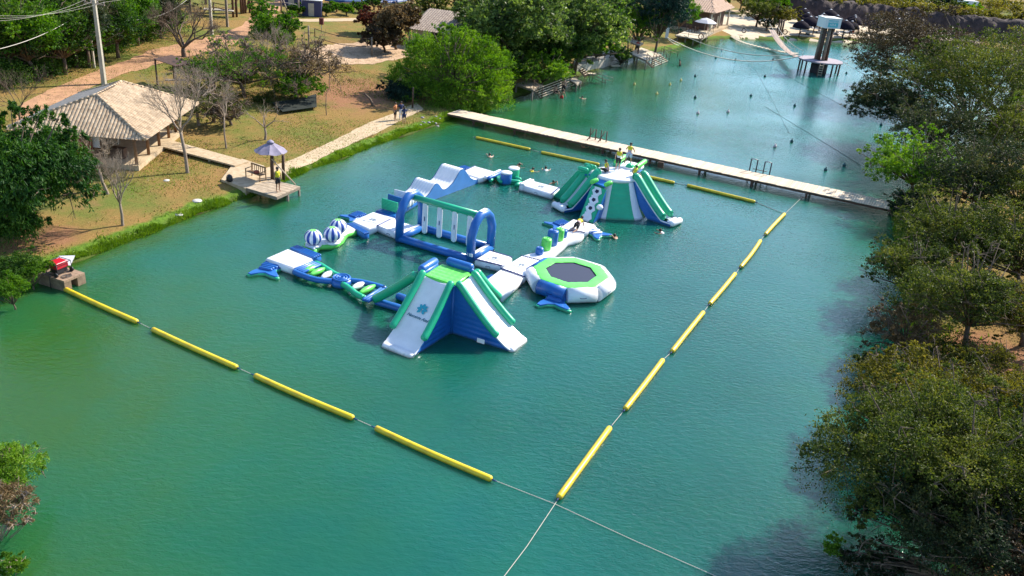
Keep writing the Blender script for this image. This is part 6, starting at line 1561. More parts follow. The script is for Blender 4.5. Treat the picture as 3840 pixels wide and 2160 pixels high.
for x,y,k in fl:
    p=w(x,y,.05); r=thing('marker_float',FM[k][1],'float',p,FM[k][2]); q=MB(); q.lathe(V(0,0,0),[(.05,-.15),(.19,-.08),(.22,.06),(.17,.2),(.07,.27),(.05,.36),(.01,.38)],9); o=q.build('float_body',FM[k][0],None); o.parent=r
    q=MB(); q.lathe(V(0,0,.3),[(.06,0),(.06,.1),(.02,.12)],6); o=q.build('float_neck',FM[k][0],None); o.parent=r
    r.scale=(.8,)*3; FLS.append((r,x,y,k))
# timber stage and railings top left
def stage():
    root=thing('timber_climbing_frame','dark timber posts and beams of a play frame beyond the dirt road','play frame',G(905,50))
    for (x,y,h) in ((875,65,7),(888,64,6.5),(905,52,7),(913,51,7),(921,50,7),(937,49,5),(946,46,4)):
        p=G(x,y); q=MB(); q.tube([p-V(0,0,.2),p+V(0,0,h)],.16,6); q.build('post',WOODD,root)
    a,b=G(905,52),G(937,49); q=MB(); q.box((a+b)/2+V(0,0,4.6),(2.8,.6,1.6),.3); q.build('panel_box',mat('maroon_paint',(.12,.02,.015),.7),root)
    q=MB(); q.beam(G(923,46)+V(0,0,.2),G(946,46)+V(0,0,3.4),.15,.15); q.build('brace',WOODD,root)
    rt=thing('stage_railing','dark timber railings of a shaded boardwalk left of the play frame','railing',G(840,70))
    rail(rt,[G(803,62)+V(0,0,.6),G(850,72)+V(0,0,.6),G(885,60)+V(0,0,.6)],1.3,WOODD,2.0,.09); rail(rt,[G(790,35)+V(0,0,1),G(850,40)+V(0,0,1),G(890,28)+V(0,0,1)],1.3,WOODD,2.2,.09)
    q=MB(); a=G(822,62); q.box(a+V(0,0,.9),(4,1.4,.12),.2); q.build('bench_top',CONC,rt)
stage()
def shed(label,x,y,wd,h,mt):
    p=G(x,y); r=thing('garden_shed',label,'shed',p); q=MB(); q.box(p+V(0,0,h/2),(wd,wd*.8,h),.15); q.build('wall',mt,r); q=MB(); q.box(p+V(0,0,h+.05),(wd*1.08,wd*.9,.12),.15); q.build('roof',WHT,r)
    q=MB(); q.box(p+V(.1,-wd*.41,h*.42),(wd*.3,.05,h*.8),.15); q.build('door',PC,r)
NB=mat('dark_navy_panel',(.03,.035,.10),.6)
shed('dark navy shed under the small trees by the gravel track',1172,58,2.8,2.3,NB); shed('dark navy box shed at the top edge by the wire fence',1098,18,3.0,2.2,NB)
m=MB(); P=[G(x,y) for x,y in ((1215,4),(1300,10),(1480,12),(1540,2),(1500,-20),(1250,-20))]; z=max(p.z for p in P)+.15; puff(m,[tuple(p.xy) for p in P],z,z-1,.3); tag(m.build('blue_pool',mat('blue_pool_cover',(.015,.05,.19),.5,.3,.5),None),'blue covered pool at the top edge beyond the vine rows','pool')
wf=thing('wire_fence','grey post and wire fence beyond the play frame','fence',G(1050,50))
for (x,y) in ((1055,48),(1120,62),(990,12)):
    p=G(x,y); q=MB(); q.tube([p,p+V(0,0,3.2)],.13,6); q.build('post',WOODG,wf)
q=MB(); a=G(1055,48); q.beam(a+V(0,0,2.9),G(1082,55),.14,.14); q.build('brace',WOODG,wf)
q=MB(); a,b=G(1055,48),G(1120,62); q.tube([a+V(0,0,2.6),b+V(0,0,2.6)],.04,4); q.tube([a+V(0,0,1.6),b+V(0,0,1.6)],.04,4); q.build('wire',ROPE,wf)
p=G(3612,42); m=MB(); m.box(p+V(0,0,1.5),(5,3,2.4)); tag(m.build('white_hut',WHT,None),'tiny white hut among the scrub at the upper right','hut')

for kk in 'ygrdw':
    it=[(r,x,y) for r,x,y,k in FLS if k==kk]
    if len(it)>1: rank_labels(it,{'y':'pale yellow marker float','g':'dark green marker float','r':'reddish white marker float'}[kk])
P_=[o for o in COL.objects if o.name.startswith('thatched_parasol')]
rank_labels([(o,)+tips[i] for i,o in enumerate(P_)],'dark thatched parasol on the beach',[(2930,100,'the hanging footbridge'),(3090,60,'the diving tower sign'),(3205,130,'the strolling pair'),(3370,110,'the maroon-tinted tree')])
rank_labels(LGS,'pale lounger on the beach sand',[(3020,120,'the hanging footbridge'),(3090,110,'the diving tower'),(3160,120,'the strolling pair'),(3340,140,'the maroon-tinted tree')])
# ---------------- vegetation ----------------
BARK=mat('brown_bark',(.13,.09,.06),.9,.3,4,.01,20); BARKP=mat('pale_bark',(.27,.205,.15),.9,.25,5,.008,20); TWIG=mat('dry_twig',(.15,.105,.07),.9,.2,5)
L_OLIVE=leafmat('olive_leaves',[(0.015,0.027,0.009),(0.044,0.067,0.014),(0.106,0.127,0.023),(0.212,0.209,0.051)],0.36)
L_DARK=leafmat('dark_leaves',[(0.008,0.017,0.012),(0.021,0.039,0.018),(0.052,0.065,0.021),(0.111,0.098,0.036)],0.30)
L_MAROON=leafmat('maroon_leaves',[(0.023,0.016,0.013),(0.052,0.036,0.021),(0.104,0.072,0.033),(0.065,0.078,0.021)],.2)
L_GREEN=leafmat('fresh_green_leaves',[(0.022,0.062,0.007),(0.056,0.144,0.013),(0.106,0.213,0.018),(0.213,0.300,0.037)],0.43)
L_BRIGHT=leafmat('bright_willow_leaves',[(.04,.10,.010),(.095,.20,.018),(.17,.29,.03),(.29,.38,.06)],.4)
L_MANGO=leafmat('mango_leaves',[(0.009,0.032,0.009),(0.023,0.069,0.012),(0.052,0.127,0.014),(0.104,0.173,0.023)],.25)
L_FOREST=leafmat('forest_leaves',[(0.011,0.031,0.011),(0.031,0.077,0.014),(0.077,0.154,0.020),(0.182,0.224,0.042)],0.38)
L_BIG=leafmat('glossy_big_leaves',[(0.024,0.045,0.020),(0.061,0.101,0.028),(0.142,0.203,0.041),(0.324,0.385,0.121)],.42,.4)
L_RED=leafmat('red_leaves',[(.035,.02,.014),(.10,.03,.02),(.15,.05,.03),(.10,.10,.035)],.3)
L_DRY=leafmat('dry_leaves',[(0.050,0.035,0.018),(0.110,0.075,0.035),(0.190,0.130,0.060),(0.300,0.220,0.120)],.25)
L_BLUE=leafmat('blue_green_leaves',[(0.006,0.018,0.014),(0.012,0.032,0.024),(0.025,0.060,0.040),(0.050,0.090,0.060)],.2)
L_YEL=leafmat('yellow_olive_leaves',[(0.029,0.032,0.009),(0.080,0.080,0.014),(0.174,0.160,0.029),(0.348,0.275,0.072)],0.38)
def leaves(name,mt,blobs,n,leaf,parent,spread=.17,upb=.45,shell=.55,droop=0,per=26,seed=None):
    "thousands of small leaf faces gathered in sprays through the crown's volume"
    r=np.random.default_rng(seed if seed is not None else rng.integers(1e9)); Wt=np.array([b[3]*b[4]*b[5] for b in blobs])**.7; Wt/=Wt.sum()
    K=max(6,n//per); bi=r.choice(len(blobs),K,p=Wt); B=np.array([b[:6] for b in blobs])[bi]
    d=r.normal(size=(K,3)); d/=np.linalg.norm(d,axis=1)[:,None]; d[:,2]=np.where(d[:,2]<-.55,-d[:,2],d[:,2])
    rr=(shell+(1.06-shell)*r.random(K)**.6)*(1+.16*r.normal(size=K)*.6)
    cc=B[:,:3]+d*B[:,3:]*rr[:,None]; R=B[:,3:].mean(1)
    ci=r.integers(0,K,n); sg=(R[ci]*spread*(.5+r.random(K)[ci]))[:,None]
    off=r.normal(size=(n,3))*sg; off[:,2]*=.6; 
    if droop: off[:,2]-=droop*np.abs(r.normal(size=n))*sg[:,0]*1.5
    c=cc[ci]+off
    out=d[ci]; ax=r.normal(size=(n,3))*.75+out*.8+np.array([0,0,-droop*1.3]); ax/=np.linalg.norm(ax,axis=1)[:,None]
    nr=r.normal(size=(n,3))*.6+np.array([0,0,upb])+out*.35; sd=np.cross(ax,nr); sd/=(np.linalg.norm(sd,axis=1)[:,None]+1e-6)
    sz=leaf[0]*(.6+.8*r.random(n))[:,None]; wd=leaf[1]*(.6+.8*r.random(n))[:,None]; nn=np.cross(sd,ax)
    a=c-ax*sz*.5; b=c+sd*wd*.5+nn*wd*.12; t=c+ax*sz*.5-nn*wd*.05; e=c-sd*wd*.5+nn*wd*.12
    co=np.stack([a,b,t,e],1).reshape(-1,3); 
    o3=np.array(wpos(parent)) if parent else 0
    q=np.arange(4*n).reshape(n,4); me=fast_mesh(name,co-o3,q,mt); o=bpy.data.objects.new(name,me); COL.objects.link(o); o.parent=parent
    return o,cc
def auto_blobs(c,R,k=7,sq=.8,sp=.55,r0=.5,seed=0):
    rs=random.Random(seed); out=[(c.x,c.y,c.z,R*.62,R*.62,R*.62*sq)]
    for i in range(k):
        a=2*pi*(i+rs.random()*.8)/k; e=rs.uniform(-.35,.75); rr=R*sp*rs.uniform(.8,1.2); s=R*r0*rs.uniform(.6,1.15)
        out.append((c.x+rr*math.cos(a)*math.cos(e),c.y+rr*math.sin(a)*math.cos(e),c.z+rr*math.sin(e)*sq,s,s,s*sq))
    for i in range(k*2):
        a=rs.uniform(0,2*pi); e=rs.uniform(-.5,1.3); rr=R*rs.uniform(.92,1.18); s=R*rs.uniform(.09,.2)
        out.append((c.x+rr*math.cos(a)*math.cos(e),c.y+rr*math.sin(a)*math.cos(e),c.z+rr*math.sin(e)*sq,s,s,s*.9))
    return out
def trunk(parent,base,tips,r0,mt,name='trunk',fork=.35,wig=.12):
    q=MB(); cen=sum(tips,Vector((0,0,0)))/len(tips); fk=lerp(base,cen,fork); fk=fk+V(random.uniform(-.2,.2),random.uniform(-.2,.2),0)
    q.tube([base-V(0,0,.3),lerp(base,fk,.5)+V(random.uniform(-wig,wig),random.uniform(-wig,wig),0),fk],[r0*1.25,r0*.9,r0*.75],8)
    for t in tips:
        L=(t-fk).length; mid=lerp(fk,t,.5)+V(random.uniform(-.1,.1)*L,random.uniform(-.1,.1)*L,random.uniform(0,.1)*L)
        q.tube([fk-V(0,0,.05),mid,t],[r0*.5,r0*.28,r0*.08],6)
    return q.build(name,mt,parent)
def tree(label,name,base,c,R,mt,n,leaf,cat='tree',group=None,k=7,sq=.8,r0=.22,bark=None,twigs=0,seed=0,sp=.55,blobs=None,**kw):
    root=thing(name,label,cat,base,group); bl=blobs or auto_blobs(c,R,k,sq,sp,seed=seed)
    o,cc=leaves('crown',mt,bl,n,leaf,root,seed=seed+11,**kw)
    tips=[V(b[0],b[1],b[2]+b[5]*.2) for b in bl[1:]]
    trunk(root,base,tips,r0,bark or BARK)
    if twigs:
        q=MB(); rs=random.Random(seed)
        for i in range(twigs):
            b=bl[rs.randrange(len(bl))]; p=V(*b[:3]); d=V(rs.gauss(0,1),rs.gauss(0,1),rs.gauss(.2,.8)).normalized(); L=b[3]*rs.uniform(1.0,1.35)
            m1=p+d*L*.5+V(rs.gauss(0,.1),rs.gauss(0,.1),rs.gauss(0,.1))*L; e=p+d*L
            tr_=min(.05,.012+.0011*p.y*.5); q.tube([p,m1,e],[tr_,tr_*.6,tr_*.25],4,cap=False)
            for _ in range(3):
                s=lerp(m1,e,rs.random()); dd=(d+V(rs.gauss(0,.6),rs.gauss(0,.6),rs.gauss(0,.6))).normalized(); q.tube([s,s+dd*L*.25],[tr_*.4,tr_*.15],3,cap=False)
        tag(q.build('twigs',TWIG if bark is None else bark,root),kind='stuff')
    return root
def below(c,dx=0,dy=0):
    x,y=c.x+dx,c.y+dy; return V(x,y,max(T(x,y),-.2))
# ---- right bank, near and far (distance north in metres) ----
RB=[ # px,py,rpx,Y,mat,n,leaf,label,squash,twigs
 (3420,205,200,104,L_MAROON,42000,(.22,.11),'maroon-tinted crown at the far end of the right bank, nearest the earth bank',.75,30),
 (3325,400,130,97,L_DARK,26000,(.20,.10),'dark tree overhanging the bright water above the right end of the jetty',.95,16),
 (3290,255,85,101,L_DARK,11000,(.20,.10),'dark spreading bough reaching left over the far lake toward the diving tower',.6,20),
 (3610,330,210,94,L_OLIVE,42000,(.20,.10),'tall olive crown left of the pinkish bare tree on the right bank',.9,30),
 (3800,240,120,108,L_YEL,12000,(.22,.11),'pale olive tree at the right frame edge beyond the bare pinkish tree',.8,12),
 (3490,500,140,86,L_DARK,22000,(.19,.09),'near-black tree behind the bright shrub on the right bank',.95,10),
 (3770,510,150,82,L_OLIVE,20000,(.18,.09),'brownish olive tree at the right frame edge level with the bright shrub',.85,40),
 (3400,625,140,73.5,L_BRIGHT,26000,(.16,.08),'bright green shrub at the waterline just above the right end of the jetty',.85,6),
 (3640,660,160,72,L_DARK,24000,(.16,.08),'black-green tree directly inland of the right end of the jetty',1.0,8),
 (3430,790,95,66,L_DARK,12000,(.15,.07),'low dark bush under which the jetty ends',.7,14),
 (3800,720,130,69,L_OLIVE,15000,(.16,.08),'olive crown on the right frame edge level with the jetty end',1.0,10),
 (3590,880,190,62,L_OLIVE,36000,(.14,.07),'broad yellow-olive crown just below the right end of the jetty',.8,24),
 (3810,950,140,58,L_OLIVE,18000,(.14,.07),'leafy tree on the right edge below the jetty level',1.0,20),
 (3420,1010,130,56,L_OLIVE,22000,(.13,.065),'feathery olive tree leaning over the water level with the trampoline',1.05,50),
 (3620,1130,190,51,L_OLIVE,30000,(.13,.065),'thin brownish tree with a visible dark trunk on the right bank',1.0,120),
 (3820,1190,120,48,L_YEL,14000,(.12,.06),'yellow-olive tree at the right edge above the sandy patch',1.0,20),
 (3395,1250,125,48,L_DRY,9000,(.11,.05),'half-bare brown shrub over the water above the sandy patch',.9,130),
 (3310,1405,95,44,L_OLIVE,12000,(.11,.055),'small leafy bush jutting over the water below the half-bare shrub',.7,20),
 (3470,1500,215,40,L_YEL,44000,(.11,.055),'sunlit golden-olive bush just below the sandy patch',.8,50),
 (3760,1540,200,38.5,L_YEL,34000,(.11,.055),'golden-olive thicket at the right edge below the sandy patch',.9,50),
 (3430,1740,310,35.5,L_OLIVE,72000,(.105,.05),'large dark olive tree whose twig tips reach farthest over the water',.95,90),
 (3760,1790,260,34,L_OLIVE,50000,(.105,.05),'dense olive-brown tree with pale dead branches at the lower right',1.0,120),
 (3520,2010,230,30,L_DARK,38000,(.095,.045),'dark bush with fans of bare stems near the bottom right',.9,150),
 (3780,2060,210,28.5,L_MAROON,34000,(.095,.045),'rust-brown undergrowth at the bottom right corner',.9,130),
 (3270,2130,95,27.5,L_DARK,8000,(.09,.045),'thin dark shrub with bare stems at the bottom edge',.8,80),
]
HM=lambda Y:1.1 if Y>36 else 1.15
for i,(px,py,rp,Y,mt,n,lf,lab,sq,tw) in enumerate(RB):
    c=D(px,py,Y); R=rp*(c-V(0,0,CH)).length/FOC
    for _ in range(4): c=W(px,py,max(R*sq*HM(Y),.8)); R=rp*(c-V(0,0,CH)).length/FOC
    base=below(c,.5+R*.15,0); 
    if sdf(np.array([base.x]),np.array([base.y]))[0]<.3:
        for _ in range(40):
            base=V(base.x+.3,base.y,0)
            if sdf(np.array([base.x]),np.array([base.y]))[0]>.4: break
        base.z=T(base.x,base.y)
    nm='riverside_tree' if c.z>3 else 'riverside_bush'
    tree(lab,nm,base,c,R,mt,n,lf,'tree' if c.z>3 else 'bush','trees and bushes crowding the right bank',10,sq,.1+.018*R,seed=100+i,twigs=tw,sp=.66,spread=.085,per=34,shell=.3)
# bright sprig
c=W(3118,2055,1.1); tree('bright green leafy sprig over the water at the bottom right','leafy_sprig',V(c.x+1.2,c.y+.2,-.1),c,.5,L_BRIGHT,900,(.13,.05),'shrub',None,5,.9,.03,seed=5,twigs=10,sp=.5)
# dead pink-grey tree on the right edge
# ---- left bank mango ----
c=D(115,655,45.5); tree('big mango-like tree with drooping leaves covering the left edge of the pavilion','mango_tree',V(-29.2,44.6,T(-29.2,44.6)),c,3.35,L_MANGO,38000,(.28,.085),'tree',None,9,.98,.26,seed=41,droop=.9,spread=.10,per=34,sp=.62,twigs=30)
c=D(35,830,43.5); tree('lower mango boughs hanging over the shaded ground at the left edge','mango_bough_tree',V(-30.2,43.5,T(-30.2,43.5)),c,2.0,L_MANGO,16000,(.24,.06),'tree',None,6,.9,.16,seed=42,droop=.9)
for i,(px,py,rp,Y,mt,n,lab) in enumerate([(60,1010,75,42,L_FOREST,14000,'leafy green bush beside the generator platform, farther from the water'),(30,1080,60,39.5,L_GREEN,10000,'bright low shrub at the waterline on the left edge'),(120,1010,50,41.5,L_GREEN,8000,'small bright weeds right behind the generator platform')]):
    c=W(px,py,1.2); R=rp*(c-V(0,0,CH)).length/FOC; tree(lab,'bank_shrub',below(c),c,R,mt,n,(.12,.04),'shrub',None,5,.75,.05,seed=60+i)
# bottom-left shrub with bare stems
c=W(20,1760,1.2); tree('sunlit yellow-green bush with dry tips at the lower left edge','edge_bush',V(c.x-.8,c.y,T(c.x-.8,c.y)),c,1.15,L_BRIGHT,12000,(.12,.035),'bush',None,6,.9,.06,seed=71,twigs=40,sp=.6)
c=W(15,1900,1.1); tree('dry grey-brown bush with white tangled twigs at the lower left edge','edge_bush',V(c.x-.8,c.y,T(c.x-.8,c.y)),c,.95,L_DRY,6000,(.10,.03),'bush',None,6,.8,.05,seed=72,twigs=160,bark=BARKP,sp=.6)
c=W(20,2130,.4); tree('low green weeds in the bottom left corner','edge_bush',V(c.x-.4,c.y,T(c.x-.4,c.y)),c,.55,L_GREEN,4000,(.12,.03),'bush',None,5,.6,.04,seed=73,twigs=30,bark=BARKP,sp=.7)
# ---- willow and trees around the left end of the jetty ----
c=D(1690,290,90); tree('huge bright green willow-like bush over the left end of the jetty','willow_tree',V(-8.6,88,T(-8.6,88)),c,5.9,L_BRIGHT,80000,(.26,.07),'tree',None,11,.82,.3,seed=81,droop=-.35,spread=.10,per=30,sp=.62,
     blobs=[(c.x,c.y,c.z,4.1,3.8,3.4),(c.x-4.6,c.y,c.z-1.0,2.3,2.2,1.9),(c.x-2.6,c.y+1,c.z+1.7,2.6,2.5,2.1),(c.x+1.2,c.y+1.5,c.z+2.4,2.6,2.5,2.0),(c.x+3.6,c.y+1,c.z+.8,3.0,2.8,2.6),(c.x+4.4,c.y-.5,c.z-1.6,2.4,2.3,2.1),(c.x+1.5,c.y-2,c.z-2.4,2.8,2.4,2.0),(c.x-2.4,c.y-2,c.z-1.9,2.8,2.4,2.0),(c.x-.6,c.y-3,c.z-3.6,1.8,1.6,1.6)]+[(c.x+5.6*math.cos(a)*random.uniform(.8,1.15),c.y+2*math.sin(a*3),c.z+4.3*math.sin(a)*random.uniform(.8,1.15),random.uniform(.35,.8),.6,random.uniform(.6,1.3)) for a in [pi*k/11 for k in range(-3,26)]]+[(c.x+5.2*math.cos(a)*math.cos(e)*f_,c.y+4.4*math.sin(a)*math.cos(e)*f_,c.z+4.2*math.sin(e)*f_,.55,.55,random.uniform(.6,1.2)) for a,e,f_ in [(random.uniform(0,6.28),random.uniform(-.5,1.4),random.uniform(.85,1.2)) for _ in range(46)]])
c=D(1500,345,88); tree('dark bluish shrub tucked under the left side of the willow','dark_shrub',below(c),c,1.9,L_BLUE,12000,(.2,.08),'shrub',None,6,.8,.1,seed=82)
def T5(label,px,py,rp,Y,mt,n,lf,name='broadleaf_tree',group=None,sq=.8,tw=0,k=8,seed=0,dy=1,**kw):
    c=D(px,py,Y); R=rp*(c-V(0,0,CH)).length/FOC
    for _ in range(4): c=W(px,py,R*sq*1.15+max(T(c.x,c.y),0)); R=rp*(c-V(0,0,CH)).length/FOC
    return tree(label,name,below(c,0,dy),c,R,mt,n,lf,'tree',group,k,sq,.12+.02*R,seed=seed,twigs=tw,sp=.66,spread=.10,per=30,**kw)
g='trees of the left bank between the willow and the far terrace'
T5('tall dark tree with large pale-glinting leaves behind the willow',1930,110,200,112,L_BIG,26000,(.42,.24),group=g,seed=91,tw=40)
T5('spreading big-leaved tree above the retaining wall',2170,130,170,117,L_BIG,24000,(.42,.24),group=g,seed=92)
T5('sunlit big-leaved tree reaching down to the upper bathing deck',2240,168,78,117,L_GREEN,9000,(.4,.22),group=g,seed=93)
T5('bright green bush hanging over the lower bathing stairs',2045,265,85,101,L_BRIGHT,12000,(.24,.1),group=g,seed=94,dy=1.5)
T5('dark green crown between the willow and the lower stairs',1935,270,90,102,L_FOREST,12000,(.26,.12),group=g,seed=95,dy=1.5)
T5('olive crown high behind the retaining wall',2080,50,140,128,L_OLIVE,14000,(.36,.2),group=g,seed=96)
T5('mid green round tree left of the blue-green conifer-like tree',2400,90,80,132,L_GREEN,10000,(.3,.14),group=g,seed=97,sq=1.1)
T5('tall blue-green dark tree behind the upper bathing deck',2480,55,105,136,L_BLUE,16000,(.34,.16),group=g,seed=98,sq=1.3)
T5('drooping yellow-green tree right of the blue-green tree',2562,38,60,138,L_GREEN,10000,(.34,.1),group=g,seed=99,sq=1.4,droop=.8)
T5('dark crown at the top edge between the big-leaved trees and the blue-green tree',2330,20,90,142,L_FOREST,10000,(.36,.18),group=g,seed=101)
T5('green tree half hiding the terracotta house',2612,62,34,146,L_GREEN,5000,(.36,.18),group=g,seed=102,sq=1.0)
T5('dark crown at the top edge behind the terracotta house trees',2600,-20,80,152,L_BLUE,8000,(.4,.2),group=g,seed=103)
T5('dark undergrowth bush below the high terrace',2330,215,40,121,L_FOREST,3000,(.26,.12),'bush_tree',group=g,seed=104,sq=.7)
# reddish bushes
T5('broad olive crown filling the gap behind the willow top',1820,90,120,118,L_BIG,14000,(.4,.22),group=g,seed=105,tw=30)
T5('dense shaded crown beside the retaining wall',2090,190,110,109,L_FOREST,14000,(.3,.15),group=g,seed=106)
T5('dark crown just right of the willow reaching the bank',1960,190,110,107,L_FOREST,12000,(.3,.15),group=g,seed=107)
T5('leafy crown over the left part of the high terrace',2268,60,80,128,L_GREEN,9000,(.36,.18),group=g,seed=108)
g='reddish bushes by the outbuilding'
T5('red-tinged bougainvillea bush nearest the gravel track',1395,75,55,146,L_RED,7000,(.4,.2),'bougainvillea',g,seed=111)
T5('tall grey-red bougainvillea thicket left of the outbuilding',1485,85,80,140,L_DRY,12000,(.38,.2),'bougainvillea',g,seed=112,sq=1.1,tw=60)
T5('dark maroon thicket behind the bougainvillea',1440,140,70,136,L_MAROON,8000,(.36,.18),'bougainvillea',g,seed=113,sq=.7,tw=20)
T5('greenish shrub beside the column of the outbuilding',1530,60,55,143,L_OLIVE,6000,(.36,.18),'bougainvillea',g,seed=114,sq=1.1)
T5('dark wood behind the covered pool',1800,20,100,150,L_OLIVE,9000,(.42,.22),'broadleaf_tree','trees along the top edge',seed=115,tw=20)
T5('thin trees at the top edge above the outbuilding',1620,20,60,165,L_OLIVE,4000,(.42,.22),'broadleaf_tree','trees along the top edge',seed=116)
# vine rows / small trees along the gravel track
FTT=[]
for i,(px,py,rp) in enumerate(((1110,35,28),(1170,30,30),(1225,38,24),(1300,32,28),(1350,25,26),(1260,24,22),(1400,10,30))):
    FTT.append((T5('small fruit tree',px,py,rp,162,L_GREEN if i%2 else L_FOREST,2600,(.42,.2),'small_fruit_tree','small fruit trees behind the gravel track',seed=120+i,sq=.7,k=5,dy=0),px,py))
rank_labels(FTT,'small crooked fruit tree behind the gravel track',[(1098,18,'the left navy shed'),(1172,58,'the right navy shed'),(1390,70,'the red bougainvillea')])
# ---- lawn trees ----
g='leafy trees on the lawn'
T5('round bright green tree beside the dirt road left of the volleyball net',1040,120,90,112,L_GREEN,16000,(.28,.12),'lawn_tree',g,seed=131,tw=40)
T5('taller green shoot tree leaning on the bright green lawn tree',985,70,45,116,L_GREEN,5000,(.28,.12),'lawn_tree',g,seed=132,sq=1.2)
T5('tangled half-bare tree with green patches in the middle of the lawn',900,255,160,95,L_GREEN,8000,(.2,.08),'lawn_tree',g,seed=133,tw=420,sq=.6)
T5('tangled brown twiggy tree right of the lawn middle',1110,255,150,98,L_DRY,5000,(.2,.08),'lawn_tree',g,seed=134,tw=420,sq=.6)
T5('low green bushy canopy over the sunken shelter on the lawn',1110,325,95,90,L_GREEN,8000,(.2,.09),'lawn_tree',g,seed=135,sq=.5)
T5('low green weedy canopy left of the tangled trees',790,275,130,90,L_GREEN,6500,(.18,.08),'lawn_tree',g,seed=136,sq=.4,tw=120)
T5('olive scrub behind the walkway beside the pavilion',780,400,110,78,L_OLIVE,4500,(.16,.07),'lawn_tree',g,seed=137,sq=.5,tw=160)
T5('sparse brown crown above a thin straight trunk on the lawn',850,430,60,72,L_DRY,1200,(.14,.06),'lawn_tree',g,seed=138,sq=.7,tw=260)
T5('small fresh tree beside the front corner of the pavilion',505,470,40,60,L_GREEN,3500,(.13,.05),'lawn_tree',g,seed=139,sq=.5,tw=10)
# dark sheet standing in for the shade of a pit on the lawn
m=MB(); a=[W(x,y,1.05) for x,y in ((1018,383),(1120,370),(1186,352),(1188,400),(1060,418))]; m.prism([tuple(p.xy) for p in a],1.0,1.05); o=m.build('pit_shade_sheet',mat('pit_shade_dark',(.008,.014,.009),.9,.2,2),None); tag(o,'dark flat shade canopy under the low green tree on the lawn','canopy')
for x,y in ((1040,412),(1180,395)):
    p=W(x,y,1.0); q=MB(); q.tube([V(p.x,p.y,T(p.x,p.y)),V(p.x,p.y,1.0)],.06,5); o=q.build('sheet_post',WOODG,None); tag(o,('left' if x<1100 else 'right')+' thin post holding the dark flat shade canopy','post','posts of the dark canopy')
# ---- bare trees ----
def bare(label,base,h,spread,seed,mt,r0=.13,lean=V(0,0,0),forkh=.3,levels=5,ang=.5,kids=3,up=.35,name='bare_tree',droop=0,tr=None):
    rs=random.Random(seed); root=thing(name,label,'tree',base,'leafless trees on the lawn'); q=MB(); tw=MB(); B=MB()
    def grow(p,d,L,r,lv):
        n=3; pts=[p]; dd=d
        for i in range(n):
            dd=(dd+V(rs.gauss(0,.16),rs.gauss(0,.16),rs.gauss(0,.10)+up*.12)).normalized(); pts.append(pts[-1]+dd*L/n)
        (q if lv>=levels-1 else tw).tube(pts,[r,r*.88,r*.76,r*.62],6 if lv>=levels-1 else 4,cap=False)
        if lv<=0: return
        for k in range(kids if lv>1 else kids+1):
            a=rs.uniform(0,2*pi); th=ang*rs.uniform(.6,1.3); x=dd.cross(V(0,0,1)); 
            if x.length<.05: x=V(1,0,0)
            x.normalize(); y=dd.cross(x); nd=(dd*math.cos(th)+(x*math.cos(a)+y*math.sin(a))*math.sin(th)+V(0,0,up*.3)).normalized()
            st=pts[-1] if k<2 else lerp(pts[1],pts[3],rs.random()); grow(st,nd,L*rs.uniform(.62,.86),r*rs.uniform(.5,.62),lv-1)
    fk=base+V(0,0,h*forkh)+lean*forkh
    q.tube([base-V(0,0,.2),base+V(0,0,.1),lerp(base,fk,.5)+V(rs.gauss(0,.04),rs.gauss(0,.04),0),fk],[r0*1.5,r0*1.1,r0,r0*.85],8)
    for k in range(tr or kids+1):
        a=2*pi*(k+rs.random()*.7)/(tr or kids+1); nd=V(math.cos(a)*spread,math.sin(a)*spread,1).normalized()+lean*.05
        grow(fk,nd.normalized(),h*(1-forkh)*.36,r0*.6,levels)
    q.build('trunk',mt,root); tag(tw.build('branches',mt,root),kind='stuff'); return root
bare('small vase-shaped leafless tree on the lawn nearest the lake edge',G(460,845),4.3,.55,3,BARKP,.085,forkh=.33,levels=5,ang=.33,up=.5,tr=5)
bare('leafless tree just behind the vase-shaped one, half over the pavilion wall',G(403,728),4.9,.7,5,BARKP,.10,lean=V(-1,0,0),forkh=.35,levels=4,ang=.5,kids=3)
bare('tall forked leafless tree between the pavilion and the walkway',G(703,648),7.2,.6,8,BARKP,.125,forkh=.42,levels=5,ang=.5,kids=3,lean=V(-.6,0,0))
bare('dark spreading leafless tree over the slatted shelter by the road',G(690,213),6.2,1.3,11,BARK,.26,forkh=.16,levels=5,ang=.6,kids=3,tr=5)
bare('low white-barked leafless tree on the lawn right of the walkway',G(995,524),3.6,1.1,14,BARKP,.10,forkh=.28,levels=4,ang=.55,kids=2,tr=4)
bare('thin straight leafless tree with a brown crown in the lawn middle',G(848,556),5.6,.6,17,BARKP,.07,forkh=.45,levels=4,ang=.5,kids=3)
bare('slender grey leafless sapling near the leaning dead trunk',G(1224,432),2.9,.3,19,TWIG,.04,forkh=.6,levels=2,ang=.4,kids=2)
bare('leafless tree with pale curling limbs beyond the tangled trees',G(1040,285),5.5,1.0,23,BARKP,.14,forkh=.3,levels=5,ang=.6,kids=3)
bare('leafless tree in the left middle of the lawn behind the pavilion roof',G(745,470),5.5,1.0,29,BARKP,.13,forkh=.35,levels=5,ang=.6,kids=3)
bare('leafless brush above the left corner of the pavilion roof',G(75,450),4.2,.8,31,BARK,.08,forkh=.2,levels=5,ang=.5,kids=3)
bare('pinkish leafless tree at the right frame edge among green crowns',D(3790,430,92)-V(0,0,2.5),7.0,.8,37,TWIG,.14,forkh=.3,levels=5,ang=.5,kids=3)
bare('leafless brush with bare fans of stems at the bottom right',V(17.2,28.2,.3),3.2,.8,39,BARKP,.06,forkh=.1,levels=5,ang=.4,kids=3)
